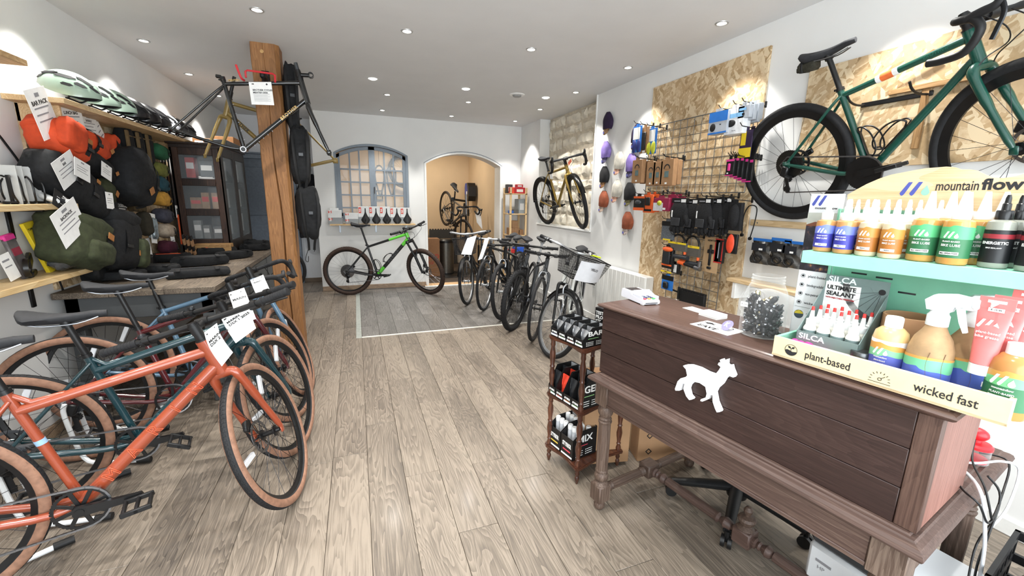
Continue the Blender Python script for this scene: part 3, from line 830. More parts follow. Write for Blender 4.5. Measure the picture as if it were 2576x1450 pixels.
    if st.get('rack'):
        q = M(); z = R * 2 + .06
        for s in (-1, 1):
            q.tube(smooth([(.2, s * .04, z), (.0, s * .06, z), (-.18, s * .06, z)], 3), .005, 6)
            q.tube([(.0, s * .062, z), Ra + V((0, s * .075, .02))], .004, 6); q.tube([(-.14, s * .06, z), Ra + V((0, s * .075, .02))], .004, 6)
        for x in (-.18, -.08, .02, .12): q.tube([(x, -.06, z), (x, .06, z)], .004, 6)
        q.obj('luggage_rack', st.get('rackm', STEEL), fo)
    return t, SM, dict(F=F, HB=HB, HT=HT, BB=BBp, ST=ST, SD=SD, u=u, fo=fo, fk=fk, C0=C0, DTf=DTf, TTf=TTf, TTr=TTr, Ra=Ra, bo=bo, sd=sd, b=b)
def decal(s, size, m, par, a, b, t, off, side=-1, bold=.02, spacing=1.0, outline=0., flip=False):
    "lettering along the tube from a to b on its right (-1) or left (+1) flank"
    d = (b - a).normalized(); p = lerp(a, b, t)
    y = Vector((-d.z, 0, d.x)) if side < 0 else Vector((-d.z, 0, d.x))
    x = d if side < 0 else -d
    if flip: x, y = -x, -y
    mx = FRM(p + Vector((0, side * off, 0)), x, y if side < 0 else y)
    return text(s, size, m, par, mx, name='decal', bold=bold, spacing=spacing, outline=outline)
GRAVEL = dict(tw=.045, side=TAN, refl=1.2)
OR = mat('#8f4027', .28, coat=.6, var=.03, sc=200)
t, SM, K = bike('commuter_bicycle', 'orange flat-bar bicycle with tan tyre walls, nearest of the leaning row', dict(R=.355, wb=1.1006, ha=70.5, a2c=.4001, ht=.1562, sa=74.9, stl=.5053, sh=.7095, sp=.0362, stem=.0686, rise=.0455, bw=.7623, sweep=.0362, hd=.2571, lean=-.01, steer=1.2092, x=-1.4781, y=1.798),
    dict(GRAVEL, paint=OR, knob=120, dt=.026, tt=.02, gusset=1, ttr=.075, tth=.05, arms8=1, teeth=42, crank=-.02, pedrot=-.1, fr=.0155, csr=.0125, barrise=.0, bell=.62, htr=.027), 'row of leaning bicycles')
OL = mat('#e8603c', .4, var=0)
for i, c in enumerate('MARIN'):
    decal(c, .062, OL, K['fo'], K['BB'], K['DTf'], .2 + .155 * i, .0268, bold=.0, outline=.0011)
q = M(); q.tube([lerp(K['BB'], K['ST'], .56), lerp(K['BB'], K['ST'], .6)], .0168, 14); q.obj('decal_band', mat('#8fb0cf', .4), K['fo'])
GN = mat('#12343b', .2, coat=.7, var=.05, sc=200)
t2, SM2, K2 = bike('commuter_bicycle', 'dark green flat-bar bicycle with tan tyre walls behind the orange one', dict(R=.355, wb=1.0702, ha=71.68, a2c=.3956, ht=.1533, sa=75.13, stl=.4694, sh=.6856, sp=.0333, stem=.0667, rise=.032, bw=.7213, sweep=.0307, hd=.2102, lean=.0227, steer=1.1011, x=-1.4878, y=2.2898),
    dict(GRAVEL, paint=GN, knob=120, dt=.025, tt=.019, gusset=1, ttr=.075, tth=.05, arms8=1, teeth=42, crank=.02, pedrot=.5, fr=.0155, csr=.0125, bell=.55, htr=.026), 'row of leaning bicycles')
for i, c in enumerate('MARIN'):
    decal(c, .058, mat('#5b7c80', .4, var=0), K2['fo'], K2['BB'], K2['DTf'], .2 + .155 * i, .0258, bold=.0, outline=.0008)
BU = mat('#4a1218', .2, coat=.7, var=.05, sc=200)
t3, SM3, K3 = bike('gravel_bicycle', 'burgundy drop-bar bicycle with tan tyre walls, third in the leaning row', dict(R=.355, wb=1.0039, ha=71.43, a2c=.4165, ht=.1427, stl=.4414, sh=.7169, sp=.0307, stem=.063, rise=.0187, bw=.4261, hd=.1128, lean=-.0789, steer=1.1455, x=-1.4991, y=2.7816),
    dict(GRAVEL, paint=BU, dt=.019, tt=.015, ttr=.02, bar='drop', rings=1, crank=.5, teeth=44, chain=CHR, crankm=ALU, fr=.0145), 'row of leaning bicycles')
BL = mat('#56738a', .3, coat=.5, var=.04, sc=200)
t4, SM4, K4 = bike('gravel_bicycle', 'slate blue drop-bar bicycle with tan tyre walls, farthest of the leaning row', dict(R=.355, wb=1.0571, ha=71.9, a2c=.4283, ht=.1636, stl=.4655, sh=.7153, sp=.0359, stem=.0717, rise=.0458, bw=.4193, hd=.06, lean=-.19, steer=1.36, x=-1.535, y=3.165),
    dict(GRAVEL, paint=BL, dt=.018, tt=.0155, ttr=.02, bar='drop', rings=1, crank=-.6, teeth=42, fr=.0145), 'row of leaning bicycles')
CB = mat('#1b1c1e', .35, coat=.4)
LG = mat('#5cc23a', .3, coat=.5, var=.03)
BRT = mat('#3a2a22', .75, var=.12)
t5, SM5, K5 = bike('mountain_bicycle', 'black and green hardtail bicycle parked against the white back wall', dict(R=.3665, wb=1.1634, ha=68., a2c=.5236, ht=.1341, bbh=.31, stl=.4631, sh=.7926, stem=.1168, rise=.0454, bw=.7191, hd=-.2654, lean=-.0192, steer=-.6558, x=-.1659, y=6.69),
    dict(tw=.056, tyre=BRT, knob=64, paint=CB, susp=1, dt=.027, tt=.018, ttr=.02, tth=.03, teeth=34, cass=(11, 14, 18, 22, 28, 36, 45, 51), cassm=CHR, crank=.05, cages=((.42, 'dt'), (.32, 'st')), forkpaint=BLK(.3), spoke=STEEL, htr=.028, ssd=.02), None)
q = M(); q.tube([lerp(K5['TTr'], K5['TTf'], .55), K5['TTf']], [.0185, .0205], 12); q.tube([K5['HB'] + K5['u'] * .05, K5['HT'] - K5['u'] * .01], .0286, 14); q.tube([lerp(K5['BB'], K5['DTf'], .82), K5['DTf']], .0277, 12); q.tube([K5['BB'], lerp(K5['BB'], K5['DTf'], .22)], .0277, 12)
q.obj('green_paint', LG, K5['fo'], ang=50)
decal('MERIDA', .055, mat('#4a4c4f', .4, var=0), K5['fo'], K5['BB'], K5['DTf'], .52, .0278, bold=.02, spacing=1.3)
TE = mat('#0d4438', .3, coat=.6, var=.04, sc=150)
t6, SM6, K6 = bike('wall_hung_bicycle', 'large teal gravel bicycle with deep black rims hung on the right wall', dict(R=.357, wb=1.0013, a2c=.4008, ht=.1525, sa=69.93, stl=.4755, sh=.7199, stem=.083, rise=.0124, bw=.421, hd=-1.5459, lean=.2102, steer=-.2183, x=2.69, y=1.9759, z0=1.3729),
    dict(tw=.046, rimd=.042, paint=TE, dt=.0185, tt=.016, stt=.0165, ttr=.03, bar='drop', teeth=44, solid=1, crank=.22, cages=((.33, 'dt'), (.33, 'st')), cass=(10, 13, 16, 20, 24, 30, 36, 44), cassm=mat('#4b4a48', .35, .9), spokes=24, fr=.016, htr=.024, tape=BLK(.55), stilt=-.12))
q = M(); pp = [lerp(K6['TTr'], K6['TTf'], v) for v in (.32, .36, .46, .5)]
q.tube([pp[0], pp[1]], .019, 14); q.tube([pp[2], pp[3]], .019, 14); q.obj('frame_wrap', WHT, K6['fo'])
q = M(); q.tube([pp[1], pp[2]], .0195, 14); q.obj('orange_band', mat('#e0703a', .5), K6['fo'])
decal('BROTHER', .018, mat('#1d5f4e', .4, var=0), K6['fo'], K6['TTr'], K6['TTf'], .78, .0165, bold=.02, spacing=1.2)
q = M(Matrix.Translation(K6['SD'] + Vector((-.1, 0, -.055))))
q.box(-.045, .06, -.036, .036, -.035, .02, .014); q.box(-.055, -.04, -.02, .02, -.03, .0, .006)
sb = q.obj('saddle_bag', mat('#2c2a20', .9, var=.2, sc=90, bmp=.2), t6)
q = M(Matrix.Translation(K6['SD'] + Vector((-.1, 0, -.055)))); q.box(-.02, -.005, -.038, .038, -.037, .024, .004); q.obj('bag_strap', BLK(.6), sb)
GD = mat('#8a7132', .35, .35, coat=.4)
t7, SM7, K7 = bike('niche_bicycle', 'gold drop-bar bicycle with black mudguards standing in the stone niche', dict(R=.355, wb=1.05, a2c=.4031, ht=.1188, stl=.5156, sh=.7147, stem=.0641, rise=.052, bw=.4264, hd=-1.5721, lean=.19, steer=-.2387, x=2.755, y=5.8983, z0=1.105),
    dict(tw=.05, paint=GD, dt=.0185, tt=.016, bar='drop', guard=1, teeth=42, crank=.1, fr=.0145))
q = M(SM7); q.box(-.09, .09, .0, .004, -.02, .02, .001, mx=T3(*(K7['HT'] + Vector((-.02, .06, .02)))) @ RY(-.25)); q.obj('orange_flag', mat('#e8683f', .5), t7)
q = M(); q.box(-.045, .045, -.028, -.024, -.09, .0, .001, mx=T3(*(lerp(K7['TTr'], K7['TTf'], .2)))); q.obj('price_tag', PAP, t7)
SIL = mat('#b7babd', .3, .7)
WHB = mat('#c9ccc8', .35, coat=.4)
DKG = mat('#3a3d40', .3, coat=.4)
SLK = dict(tw=.036, disc=False, vbrake=SIL, spoke=STEEL)
G = 'row of second-hand bicycles'
ba, SMa, Ka = bike('city_bicycle', 'dark city bicycle with black front basket, farthest of the second-hand row', dict(R=.335, a2c=.4, ht=.16, stem=.05, rise=.1, bw=.56, sweep=.12, hd=-2.176, lean=.0866, steer=.0757, x=2.0262, y=6.4821),
    dict(SLK, tw=.042, paint=BLK(.3), rim=SIL, barm=SIL, swept=1, stemm=SIL, guard=1, step=1, hub=SIL, crank=1.2), G)
bb, SMb, Kb = bike('trekking_bicycle', 'black trekking bicycle with chrome brakes and silver rims, second farthest of the row', dict(R=.345, stem=.06, rise=.06, bw=.56, hd=-2.4, lean=.07, steer=.2393, x=2.3494, y=5.9526), dict(SLK, paint=BLK(.3), rim=SIL, barm=SIL, stemm=SIL, hub=SIL, crank=.8, vbrake=CHR), G)
bc, SMc, Kc = bike('hybrid_bicycle', 'black hybrid bicycle with smooth fat tyres in the second-hand row', dict(R=.352, sh=.6952, rise=.023, bw=.6, hd=-2.1659, lean=.0373, steer=-.069, x=2.2389, y=5.6347), dict(tw=.048, disc=False, vbrake=SIL, paint=BLK(.3), hub=SIL, crank=1.0), G)
bd, SMd, Kd = bike('mountain_bicycle', 'black mountain bicycle with knobbly tyres and long bar in the second-hand row', dict(R=.35, wb=1.0672, sh=.7393, rise=.0863, bw=.7289, hd=-1.8958, lean=-.235, steer=-.4783, x=1.9297, y=5.3409), dict(tw=.056, knob=62, paint=DKG, guard=0, crank=.6, forkpaint=BLK(.3), sw=.085), G)
be, SMe, Ke = bike('hybrid_bicycle', 'slim grey hybrid bicycle with bar ends in the second-hand row', dict(R=.35, wb=1.0695, sh=.7717, rise=.0294, bw=.5, hd=-1.8525, lean=-.2156, steer=-.3776, x=1.9811, y=4.9527), dict(SLK, tw=.034, paint=mat('#4a4d50', .3, .3, coat=.3), barend=1, crank=.4, post=SIL, vbrake=SIL), G)
bf, SMf, Kf = bike('city_bicycle', 'white city bicycle with wire basket and silver rims, nearest of the second-hand row', dict(R=.335, a2c=.4, ht=.17, stem=.05, rise=.12, bw=.5565, sweep=.15, hd=-2.27, lean=-.09, steer=.8, x=2.36, y=4.25), dict(SLK, tw=.042, paint=WHB, forkpaint=BLK(.3), rim=SIL, barm=SIL, stemm=SIL, swept=1, step=1, guard=1, rack=1, hub=SIL, crank=.9, spokes=32), G)
OSB = osb_mat()
RF = FRM((0, 0, 0), (0, -1, 0), (0, 0, 1))            # upright plane facing the room (local z = -X)
def rmx(x, y, z, yaw=0.): return T3(x, y, z) @ RF @ RY(yaw)
t = thing('osb_board', 'tall strand board panel on the right wall behind the wire grids', 'board', (2.726, 2.946, 1.31))
q = M(); q.box(-.009, .009, -.611, .611, -1.22, 1.22, .001); q.obj('board', OSB, t)
t = thing('osb_board', 'wide strand board panel on the right wall behind the teal bicycle', 'board', (2.726, 1.31, 1.985))
q = M(); q.box(-.009, .009, -.72, .72, -.305, .305, .001); q.obj('board', OSB, t)
WIRE = mat('#8b8e90', .35, .9, var=.03)
def grid(label, y0, y1, z0, z1, ny, nz, x=2.692):
    t = thing('wire_grid', label, 'grid', (x, (y0 + y1) / 2, (z0 + z1) / 2))
    w, h = (y1 - y0) / 2, (z1 - z0) / 2
    q = M()
    for s in (-1, 1): q.tube([(0, -w, s * h), (0, w, s * h)], .004, 6); q.tube([(0, s * w, -h), (0, s * w, h)], .004, 6)
    for y in (-w + .04, w - .04):
        for z in (-h + .04, h - .04): q.tube([(0, y, z), (.024, y, z)], .004, 6)
    q.obj('grid_frame', WIRE, t)
    vm = hm = None
    for i in range(1, ny):
        y = lerp(-w, w, i / ny)
        if vm is None: q = M(); q.tube([(-.002, 0, -h), (-.002, 0, h)], .0026, 5); o = q.obj('wire', WIRE, t); vm = o.data
        else: o = D.objects.new('wire', vm); COL.objects.link(o); o.parent = t
        o.location = (0, y, 0)
    for i in range(1, nz):
        z = lerp(-h, h, i / nz)
        if hm is None: q = M(); q.tube([(.002, -w, 0), (.002, w, 0)], .0026, 5); o = q.obj('wire', WIRE, t); hm = o.data
        else: o = D.objects.new('wire', hm); COL.objects.link(o); o.parent = t
        o.location = (0, 0, z)
    return t
ga = grid('upper wire grid panel on the tall strand board', 2.372, 3.52, 1.55, 2.168, 14, 9)
gb = grid('lower wire grid panel on the tall strand board, below the gloves', 2.5, 3.1, .52, 1.33, 7, 10)
def hook(par, y, z, L=.2, up=.02):
    px, py, pz = par.location
    q = M(); q.tube([(2.69 - px, y - py, z - pz), (2.69 - L - px, y - py, z - pz + .012), (2.69 - L - .02 - px, y - py, z + up + .012 - pz)], .003, 6)
    q.box(2.686 - px, 2.7 - px, y - py - .006, y - py + .006, z - pz - .012, z - pz + .03, .002)
    q.obj('hook', BLK(.4), par)
def ray_rect(tl, br): return ((tl[1] + br[1]) / 2, (tl[2] + br[2]) / 2, abs(tl[1] - br[1]), abs(tl[2] - br[2]))
def rcard(name, label, cat, tl, br, th, m, deco=(), x=None, group=None, yaw=0., hdr=True, hk=None):
    "hanging pack: front rectangle given by its top-left and bottom-right corners in the wall-parallel plane"
    y, z, w, h = ray_rect(tl, br); x = tl[0] if x is None else x
    t = thing(name, label, cat, mx=rmx(x, y, z, yaw), group=group)
    q = M(); q.box(-w / 2, w / 2, -h / 2, h / 2, -th, 0, min(.003, th * .3)); q.obj('pack', m, t)
    if hdr: q = M(); q.box(-w * .18, w * .18, h / 2, h / 2 + .02, -.003, -.001); q.obj('hang_tab', m, t)
    for d in deco:
        u0, v0, u1, v1 = [k - .5 for k in d[1:5]]
        if d[0] == 'r': q = M(); q.box(u0 * w, u1 * w, v0 * h, v1 * h, .0002, .0012); q.obj('print', d[5], t)
        elif d[0] == 'b': q = M(); q.box(u0 * w, u1 * w, v0 * h, v1 * h, -.002, d[6], d[6] * .4); q.obj('blister_item', d[5], t)
        elif d[0] == 'o':
            q = M(); c = ((u0 + u1) / 2 * w, (v0 + v1) / 2 * h); rx, ry = abs(u1 - u0) * w / 2, abs(v1 - v0) * h / 2
            q.ell((c[0], c[1], .0), rx, ry, d[6], 16, 8); q.obj('blister_item', d[5], t)
        elif d[0] == 'arc':
            q = M(); c = ((u0 + u1) / 2 * w, (v0 + v1) / 2 * h); rr = abs(u1 - u0) * w / 2
            q.ring([(c[0] + rr * math.cos(a), c[1] + rr * math.sin(a)) for a in [PI * k / 9 for k in range(10)]], [(c[0] + rr * .75 * math.cos(a), c[1] + rr * .75 * math.sin(a)) for a in [PI * k / 9 for k in range(10)]], .0002, .001); q.obj('print', d[5], t)
        elif d[0] == 't': text(d[6], d[7] if len(d) > 7 else h * .1, d[5], t, T3((u0 + u1) / 2 * w, (v0 + v1) / 2 * h, .0014), name='print', bold=.02, ex=.0003)
    if hk: hook(hk, y + (0), z + h / 2 + .012)
    return t
KB = mat('#9a7552', .75, var=.04); NAVY = mat('#26306e', .6, var=.05); LIME = mat('#b5b832', .55, var=.05); ORG = mat('#e2612a', .5, var=.03); MAG = mat('#8e2244', .55, var=.03)
BLUEC = mat('#2a6fc0', .45, var=.03); GRYC = mat('#aeb4bc', .5, var=.03); YEL = mat('#e3c62a', .5, var=.02); PURP = mat('#2d1d3c', .6, var=.05); PNK = mat('#d83a8c', .5, var=.02); LTB = mat('#7fb4de', .5, var=.02); BK = BLK(.5); RED = mat('#c0302c', .5, var=.02)
X = 2.52
rcard('grip_pack', 'navy blue foam grip pair on a white and blue card, upper left end of grid', 'grips', (2.52,3.549,2.162), (2.52,3.415,1.926), .004, BLUEC, [('r', .05, .5, .8, .95, WHT), ('o', .02, -.02, .46, .5, NAVY, .016), ('o', .5, -.02, .94, .5, NAVY, .016)], hk=ga)
rcard('pump_card', 'black mini pump on a brown card between blue and lime grips', 'pump', (2.53,3.445,2.141), (2.53,3.322,1.911), .004, KB, [('b', .3, .12, .7, .8, BK, .012), ('r', .35, .02, .65, .1, WHT)], hk=ga)
rcard('grip_pack', 'lime green foam grip pair on a white and blue card', 'grips', (2.54,3.357,2.115), (2.54,3.222,1.895), .004, BLUEC, [('r', .05, .5, .8, .95, WHT), ('o', .02, -.02, .46, .5, LIME, .016), ('o', .5, -.02, .94, .5, LIME, .016)], hk=ga)
gl = 'brown cardboard boxes on the grid hooks'
for i, (a, b, w) in enumerate((((2.5,3.494,1.853), (2.5,3.346,1.642), 'at the left end'), ((2.56,3.446,1.841), (2.56,3.336,1.637), 'half hidden, second from the left'), ((2.53,3.316,1.823), (2.53,3.194,1.614), 'third from the left'), ((2.53,3.221,1.819), (2.53,3.099,1.619), 'fourth from the left'), ((2.53,3.122,1.832), (2.53,2.961,1.609), 'widest, at the right'), ((2.6,3.063,1.824), (2.6,2.986,1.621), 'narrow one at the right end'))):
    rcard('light_box', 'brown cardboard light box on the grid, ' + w, 'box', a, b, .045, KB, [('arc', .25, .52, .75, .75, INK), ('r', .34, .32, .66, .55, mat('#5b7070', .7, var=.1)), ('r', .42, .06, .58, .13, WHT)], group=gl, hk=ga)
rcard('light_pack', 'black and orange light pack at the left end below the brown boxes', 'light pack', (2.52,3.461,1.52), (2.52,3.298,1.389), .03, BK, [('r', 0, 0, 1, .2, ORG), ('r', 0, .85, 1, 1, ORG), ('o', .15, .4, .7, .75, mat('#55585c', .3, .6), .015)], hk=ga)
for i, (a, b, w) in enumerate((((2.53,3.325,1.535), (2.53,3.189,1.371), 'left'), ((2.55,3.248,1.542), (2.55,3.149,1.38), 'right'))):
    rcard('light_pack', 'orange light pack, %s one of two beside the magenta packs' % w, 'light pack', a, b, .03, ORG, [('b', .3, .4, .75, .85, BK, .014), ('r', .1, .08, .9, .2, BK)], group='orange light packs', hk=ga)
for i, (a, b, w) in enumerate((((2.51,3.154,1.506), (2.51,2.952,1.393), 'with a yellow light, at the left'), ((2.55,3.019,1.534), (2.55,2.907,1.401), 'in the middle'), ((2.6,2.981,1.521), (2.6,2.879,1.409), 'at the right'))):
    rcard('light_pack', 'magenta light pack ' + w, 'light pack', a, b, .025, MAG, [('r', .6, .1, .8, .25, WHT)] + ([('r', .0, .0, .62, .62, mat('#cfd0d2', .5)), ('o', .25, .4, .55, .8, LIME, .014)] if i == 0 else []), group='magenta light packs', hk=ga)
rcard('component_box', 'grey and blue component box with window, top right hooks, left one', 'box', (2.48,2.57,2.112), (2.48,2.403,1.96), .07, GRYC, [('r', 0, .55, 1, 1, BLUEC), ('r', 0, 0, 1, .08, BLUEC), ('o', .08, .12, .4, .5, INK, .004), ('t', .4, .3, .9, .5, INK, 'SM', .012)], hk=ga)
rcard('component_box', 'white component box with round window, top right hooks, middle one', 'box', (2.5,2.443,2.118), (2.5,2.286,1.943), .07, mat('#e3e5e8', .5), [('r', .05, .62, .95, .78, LTB), ('o', .1, .28, .6, .56, INK, .004), ('t', .3, .05, .8, .2, GRYINK, 'PEDAL', .012)], hk=ga)
for i in range(4):
    a, b = (((2.5,2.339,2.12), (2.5,2.245,2.038)), ((2.54,2.324,2.126), (2.54,2.246,2.026)), ((2.58,2.329,2.135), (2.58,2.248,2.014)), ((2.62,2.336,2.145), (2.62,2.266,2.036)))[i]
    rcard('component_box', 'small pale grey component box at the top right corner, %s from the front' % ('first', 'second', 'third', 'fourth')[i], 'box', a, b, .03, GRYC, [('r', .1, .6, .7, .8, LTB), ('r', .4, .2, .6, .4, INK)], group='small grey component boxes', hk=ga if i == 0 else None)
t = rcard('socket_pouch', 'purple and yellow pouch below the grey boxes beside the big rim', 'pouch', (2.54,2.331,1.962), (2.54,2.233,1.782), .01, PURP, [('r', 0, 0, 1, .35, YEL), ('r', .1, .45, .5, .95, YEL)], hk=ga)
rcard('socket_pouch', 'dark purple pouch behind the yellow lettered one', 'pouch', (2.6,2.333,1.972), (2.6,2.245,1.812), .01, PURP, [('r', .2, .3, .8, .5, YEL)])
for i in range(5):
    px = (((2.5,2.387,1.773), (2.5,2.318,1.661)), ((2.52,2.365,1.778), (2.52,2.298,1.65)), ((2.54,2.346,1.778), (2.54,2.278,1.639)), ((2.56,2.329,1.772), (2.56,2.258,1.628)), ((2.58,2.31,1.766), (2.58,2.235,1.617)))[i]
    rcard('tool_pack', 'black and pink tool pack beside the big wheel, %s from the left' % ('first', 'second', 'third', 'fourth', 'fifth')[i], 'tool pack', px[0], px[1], .02, BK, [('r', 0, .88, 1, 1, PNK), ('r', 0, 0, 1, .06, PNK), ('b', .3, .3, .6, .75, PNK if i == 0 else mat('#7d8a98', .3, .7), .008), ('r', .2, .12, .4, .2, WHT)], group='black and pink tool packs', hk=ga)
GLV = mat('#141416', .9, var=.2, sc=120, bmp=.4)
GLP = mat('#2b2c2f', .7, var=.1)
def glove(label, tl, br, x, k):
    y, z, w, h = ray_rect(tl, br)
    t = thing('glove_pair', label, 'gloves', mx=rmx(x, y, z), group='black gloves under the grid')
    q = M(); q.box(-w * .42, w * .42, h * .36, h * .52, -.004, .002, .001); q.obj('header_card', BLK(.5), t)
    q = M(); q.box(w * .05, w * .28, h * .38, h * .48, .002, .003); q.obj('price_sticker', PAP, t)
    q = M(); q.box(-w * .3, w * .0, h * .4, h * .44, .002, .003); q.obj('print', GRYINK, t)
    q = M()
    def gf(a, b):
        an = 2 * PI * a; yy = lerp(.36, -.5, b)
        rx = w * (.3 + .14 * math.sin(PI * min(1, b * 1.25)) - .06 * max(0, b - .75) * 4); rz = .03 * (math.sin(PI * min(.97, b + .12)) ** .6 if b < .9 else .45)
        return (rx * math.cos(an), yy * h, rz * math.sin(an) + .004)
    q.grid(gf, 16, 9, cu=True)
    for i in range(4):
        xo = (-.26 + .17 * i) * w; L = (.16, .22, .2, .13)[i] * h
        q.tube([(xo, -h * .42, .008), (xo * 1.04, -h * .42 - L * .6, .012), (xo * 1.06, -h * .42 - L, .009)], [w * .09, w * .085, w * .05], 8)
    q.tube([(w * .36, -h * .05, .008), (w * .47, -h * .2, .012), (w * .48, -h * .34, .01)], [w * .1, w * .09, w * .05], 8)
    q.obj('glove', GLV, t, ang=70)
    q = M(); q.box(-w * .25, w * .2, -h * .38, -h * .12, .028, .034, .003); q.obj('palm_pad', GLP, t)
    q = M(); q.box(-w * .26, -w * .2, -h * .1, h * .12, .026, .031, .002); q.obj('print', PAP, t)
    hook(ga, y, z + h * .53)
for i, (a, b, x, w) in enumerate((((2.52,2.944,1.5), (2.52,2.714,1.248), 2.52, 'first from the left'), ((2.55,2.836,1.494), (2.55,2.624,1.242), 2.55, 'second from the left'), ((2.52,2.656,1.501), (2.52,2.467,1.251), 2.52, 'third from the left'), ((2.55,2.573,1.502), (2.55,2.397,1.248), 2.55, 'fourth from the left'), ((2.58,2.495,1.509), (2.58,2.341,1.26), 2.58, 'fifth from the left'))):
    glove('pair of black padded gloves below the upper grid, ' + w, a, b, x, i)
rcard('insole_pack', 'black overshoe with white lettering right of the gloves', 'overshoe', (2.54,2.351,1.475), (2.54,2.245,1.277), .03, GLV, [('o', .1, .05, .9, .95, GLV, .03), ('r', .3, .2, .4, .8, PAP)], hk=ga)
t = rcard('insole', 'red orange slotted sole hanging below the gloves', 'sole', (2.55,2.351,1.251), (2.55,2.259,1.11), .02, BK, [('o', .05, .0, .8, 1, mat('#e0492a', .5), .012)] + [('r', .3, .1 + .2 * k, .38, .22 + .2 * k, WHT) for k in range(4)] + [('r', .5, .12 + .2 * k, .58, .24 + .2 * k, WHT) for k in range(4)], hdr=False)
rcard('sock_pack', 'grey and black sock pair left below the gloves', 'socks', (2.54,3.053,1.307), (2.54,2.899,1.146), .02, mat('#5d6268', .9, var=.2, sc=80), [('r', 0, .75, 1, 1, BK), ('r', .2, -.02, .8, .06, YEL)], hk=gb)
t = thing('wire_loop', 'black wire mudguard stay hanging at the right of the gloves', 'stay', mx=rmx(2.6, (2.6,2.217,1.353)[1], (2.6,2.217,1.353)[2]))
q = M(); q.tube(smooth([(-.05, -.1, 0), (-.055, .02, 0), (-.03, .09, 0), (.01, .105, 0), (.045, .08, 0), (.04, -.02, 0), (.02, -.12, 0)], 5), .004, 7)
q.lathe([(.0001, -.008), (.012, -.006), (.012, .006), (.0001, .008)], 12, mx=T3(-.05, -.105, 0)); q.lathe([(.0001, -.008), (.012, -.006), (.012, .006), (.0001, .008)], 12, mx=T3(.02, -.125, 0)); q.obj('stay_wire', BLK(.35), t)
def ulock(label, tl, br, x):
    y, z, w, h = ray_rect(tl, br); t = thing('u_lock', label, 'lock', mx=rmx(x, y, z), group='shackle locks on the lower grid')
    q = M(); r = w * .42; q.tube([(-r, -h * .3, 0)] + [(r * math.cos(a), h * .5 - r + r * math.sin(a), 0) for a in [PI - k * PI / 9 for k in range(10)]] + [(r, -h * .3, 0)], .009, 10); q.obj('shackle', BLK(.4), t)
    q = M(); q.tube([(-w * .6, -h * .34, 0), (w * .6, -h * .34, 0)], .019, 12); q.obj('crossbar', mat('#3c3e42', .35, .3), t)
    q = M(); q.tube([(-w * .62, -h * .34, 0), (-w * .25, -h * .34, 0)], .0205, 12); q.tube([(r, -h * .22, 0), (r, -h * .08, 0)], .0115, 10); q.obj('orange_sleeve', ORG, t)
    q = M(); q.box(-w * .5, w * .5, -h * .12, h * .2, -.01, .012, .002); q.obj('label_card', mat('#55524c', .5), t)
    q = M(); q.box(-w * .5, w * .5, h * .14, h * .21, .012, .0135); q.obj('print', YEL, t)
    text('ABUS', .012, INK, t, T3(0, h * .175, .0136), name='print', ex=.0003)
    hook(gb, y, z + h * .46)
ulock('shackle lock with orange ends, left on the lower grid', (2.56,2.96,1.202), (2.56,2.746,.981), 2.56)
ulock('shackle lock with yellow label, right on the lower grid', (2.58,2.8,1.201), (2.58,2.619,.934), 2.58)
rcard('lock_pack', 'folding lock in an orange and black pack at the left of the lower grid', 'lock', (2.54,3.012,1.086), (2.54,2.884,.899), .03, BK, [('o', .0, .78, 1, 1.02, ORG, .025), ('b', .15, .2, .8, .8, mat('#26282a', .4), .012), ('r', 0, .12, 1, .2, ORG)], hk=gb)
rcard('lock_pack', 'black boxed cable lock with yellow band beside the folding lock', 'lock', (2.58,2.927,.947), (2.58,2.846,.862), .03, BK, [('r', .3, .1, .8, .9, WHT)])
t = thing('hammer_lock', 'silver and black bar lock lying across the lower grid', 'lock', mx=rmx(2.57, (2.57,2.704,.96)[1], (2.57,2.704,.96)[2]))
q = M(); q.tube([(-.12, .01, 0), (.1, -.012, 0)], .015, 12); q.obj('lock_bar', BLK(.4), t)
q = M(); q.tube([(.06, -.008, 0), (.115, -.013, 0)], .02, 12); q.tube([(.1, -.012, 0), (.108, .05, .004)], .016, 10); q.obj('lock_head', STEEL, t)
q = M(); q.tube([(-.13, .011, 0), (-.06, .004, 0)], .018, 12); q.obj('orange_sleeve', ORG, t)
rcard('pump_card', 'long brown card with a black pump right on the lower grid', 'pump', (2.62,2.624,1.203), (2.62,2.469,.925), .003, mat('#b99a74', .75, var=.03), [('b', .42, .2, .56, .8, BK, .014), ('b', .3, .55, .7, .66, BK, .012), ('b', .36, .1, .62, .17, BK, .012), ('t', .2, .88, .8, .94, INK, 'NEWTON', .02)], hk=gb)
rcard('torch_pack', 'slim red and black pack beside the pump card', 'pack', (2.62,2.515,1.2), (2.62,2.436,1.012), .03, BK, [('r', 0, 0, 1, .05, RED), ('r', 0, .95, 1, 1, RED), ('r', .0, .1, .12, .9, RED), ('r', .88, .1, 1, .9, RED), ('r', .45, .2, .55, .85, GRYC)], hk=gb)
rcard('lamp_card', 'blue card with a black lamp below a yellow tag, left of the lower grid', 'lamp pack', (2.55,3.000,.829), (2.55,2.854,.707), .004, BLUEC, [('r', 0, .72, 1, 1.06, BK), ('b', .25, .1, .65, .6, BK, .025), ('r', .35, .2, .5, .5, GRYC)], hk=gb)
rcard('yellow_tag', 'yellow and black header card above the blue lamp card', 'tag', (2.55,3.027,.872), (2.55,2.89,.859), .004, YEL, [('t', .1, .3, .9, .7, INK, 'PRICE', .012)], hdr=False)
t = thing('brush_rail', 'black cable guide rail standing at the foot of the lower grid', 'rail', mx=rmx(2.62, (2.62,2.703,.673)[1], (2.62,2.703,.673)[2]))
q = M(); q.box(-.14, .14, -.06, .05, -.03, 0, .004)
for k in range(18): q.box(-.14 + k * .0158, -.132 + k * .0158, .045, .064, -.03, 0, .001)
q.obj('rail_body', BLK(.6), t)
